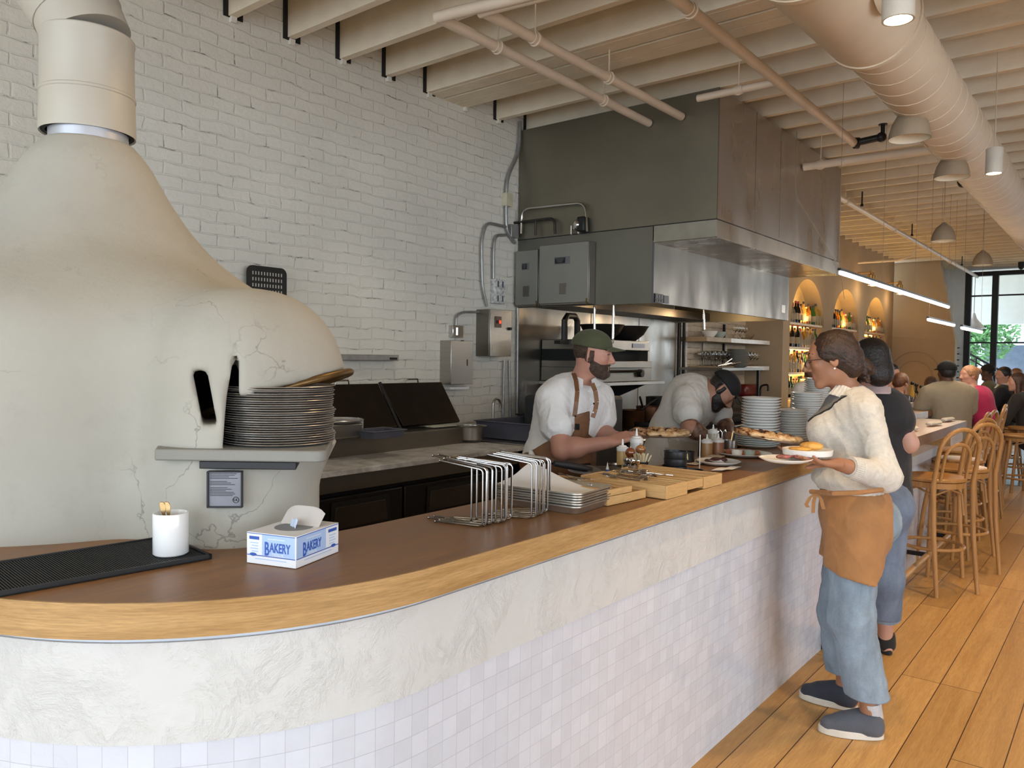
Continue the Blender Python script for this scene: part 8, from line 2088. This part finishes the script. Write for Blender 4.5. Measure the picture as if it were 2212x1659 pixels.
for k, (px, py, lab) in enumerate(((1972, 876, 'white side plate on the far bar by the glasses'), (2012, 884, 'white side plate before the man in beige'))):
    q = at(px, py, 8.3+0.1*k); one(plate_full(0.09, 0.014), 'side_plate', lab, 'plate', M_DISH).location = (q.x, q.y, 1.0605)
# menu board of slats on the white end wall
sl_b = thing('wall_rack', 'white wall rack with rows of small dark items beside the garden window', 'shelf', (-3.0, 18.6, 1.2))
for i in range(9):
    z = 1.86-0.125*i; MB().b2((-3.2, 18.52, z), (-2.82, 18.61, z+0.012)).build('rail', M_WHITEP, sl_b)
    for k in range(5): MB().b2((-3.18+0.07*k, 18.54, z+0.012), (-3.13+0.07*k, 18.6, z+0.035)).build('small_item', M_IRON, sl_b)
# ---------------------------------------------------------------- outside
M_LEAF = mat('leaf_green', (0.16, 0.34, 0.13), 0.6, 0, 0.4, 2); M_BARK = mat('bark', (0.12, 0.09, 0.06), 0.9)
for k, (x, y, z, rr, lab) in enumerate(((-3.6, 25.5, 2.6, 1.2, 'green leafy tree outside the window behind the left panes'), (-1.2, 26.0, 2.9, 1.2, 'green leafy tree outside the window behind the middle panes'), (1.3, 27.0, 2.6, 1.25, 'green leafy tree outside beyond the right picture edge'))):
    t = thing('tree', lab, 'tree', (x, y, 0)); lf = MB(); rnd = random.Random(k)
    for i in range(2600):
        a, b_, r_ = rnd.uniform(0, 6.283), rnd.uniform(-1, 1), rnd.random()**0.45*rr
        c = V(x+r_*math.cos(a)*math.sqrt(1-b_*b_), y+r_*math.sin(a)*math.sqrt(1-b_*b_)*0.7, z+r_*b_*0.95)
        if c.z < 0.9: continue
        u_ = V(rnd.uniform(-1, 1), rnd.uniform(-1, 1), rnd.uniform(-.6, .6)).normalized()*0.085; v_ = u_.orthogonal().normalized()*0.04
        lf.add([c-u_, c+v_, c+u_, c-v_], [(0, 1, 2, 3)])
    lf.build('foliage', M_LEAF, t, fix=False, smooth=0)
    MB().tube([(x, y, -0.02), (x+0.1, y, 1.2), (x-0.05, y, z)], [0.10, 0.08, 0.05], 8).build('trunk', M_BARK, t)
rl = thing('stair_rail', 'black steel stair railing slanting down outside the garden window', 'railing', (-2.2, 21.0, 0))
ra, rb_ = on(2090, 762, 'y', 21.0), on(2165, 803, 'y', 21.0)
m = MB(); m.tube([ra, rb_, rb_+(rb_-ra)*0.8], 0.025, 8).tube([ra-V(0, 0, 0.12), rb_-V(0, 0, 0.12), rb_+(rb_-ra)*0.8-V(0, 0, 0.12)], 0.018, 8); m.build('handrail', M_BLACK, rl)
for f in (0.25, 0.7, 1.2, 1.7): q = ra+(rb_-ra)*f; MB().cyl((q.x, q.y, 0), q, 0.022).build('post', M_BLACK, rl)
bgw = thing('street_building', 'bright hazy building front across the street behind the trees', 'building', (0, 31, 0))
MB().b2((-7, 31, 0), (8, 31.4, 4.2)).build('facade', mat('pale_facade', (0.55, 0.56, 0.60), 0.8, 0, 0.1, 1), bgw)
for x in (-4.0, -1.6, 0.8, 3.2): MB().b2((x, 30.95, 0.6), (x+1.4, 31.0, 2.2)).build('shop_window', mat('dark_shop_glass', (0.10, 0.12, 0.16), 0.1), bgw)
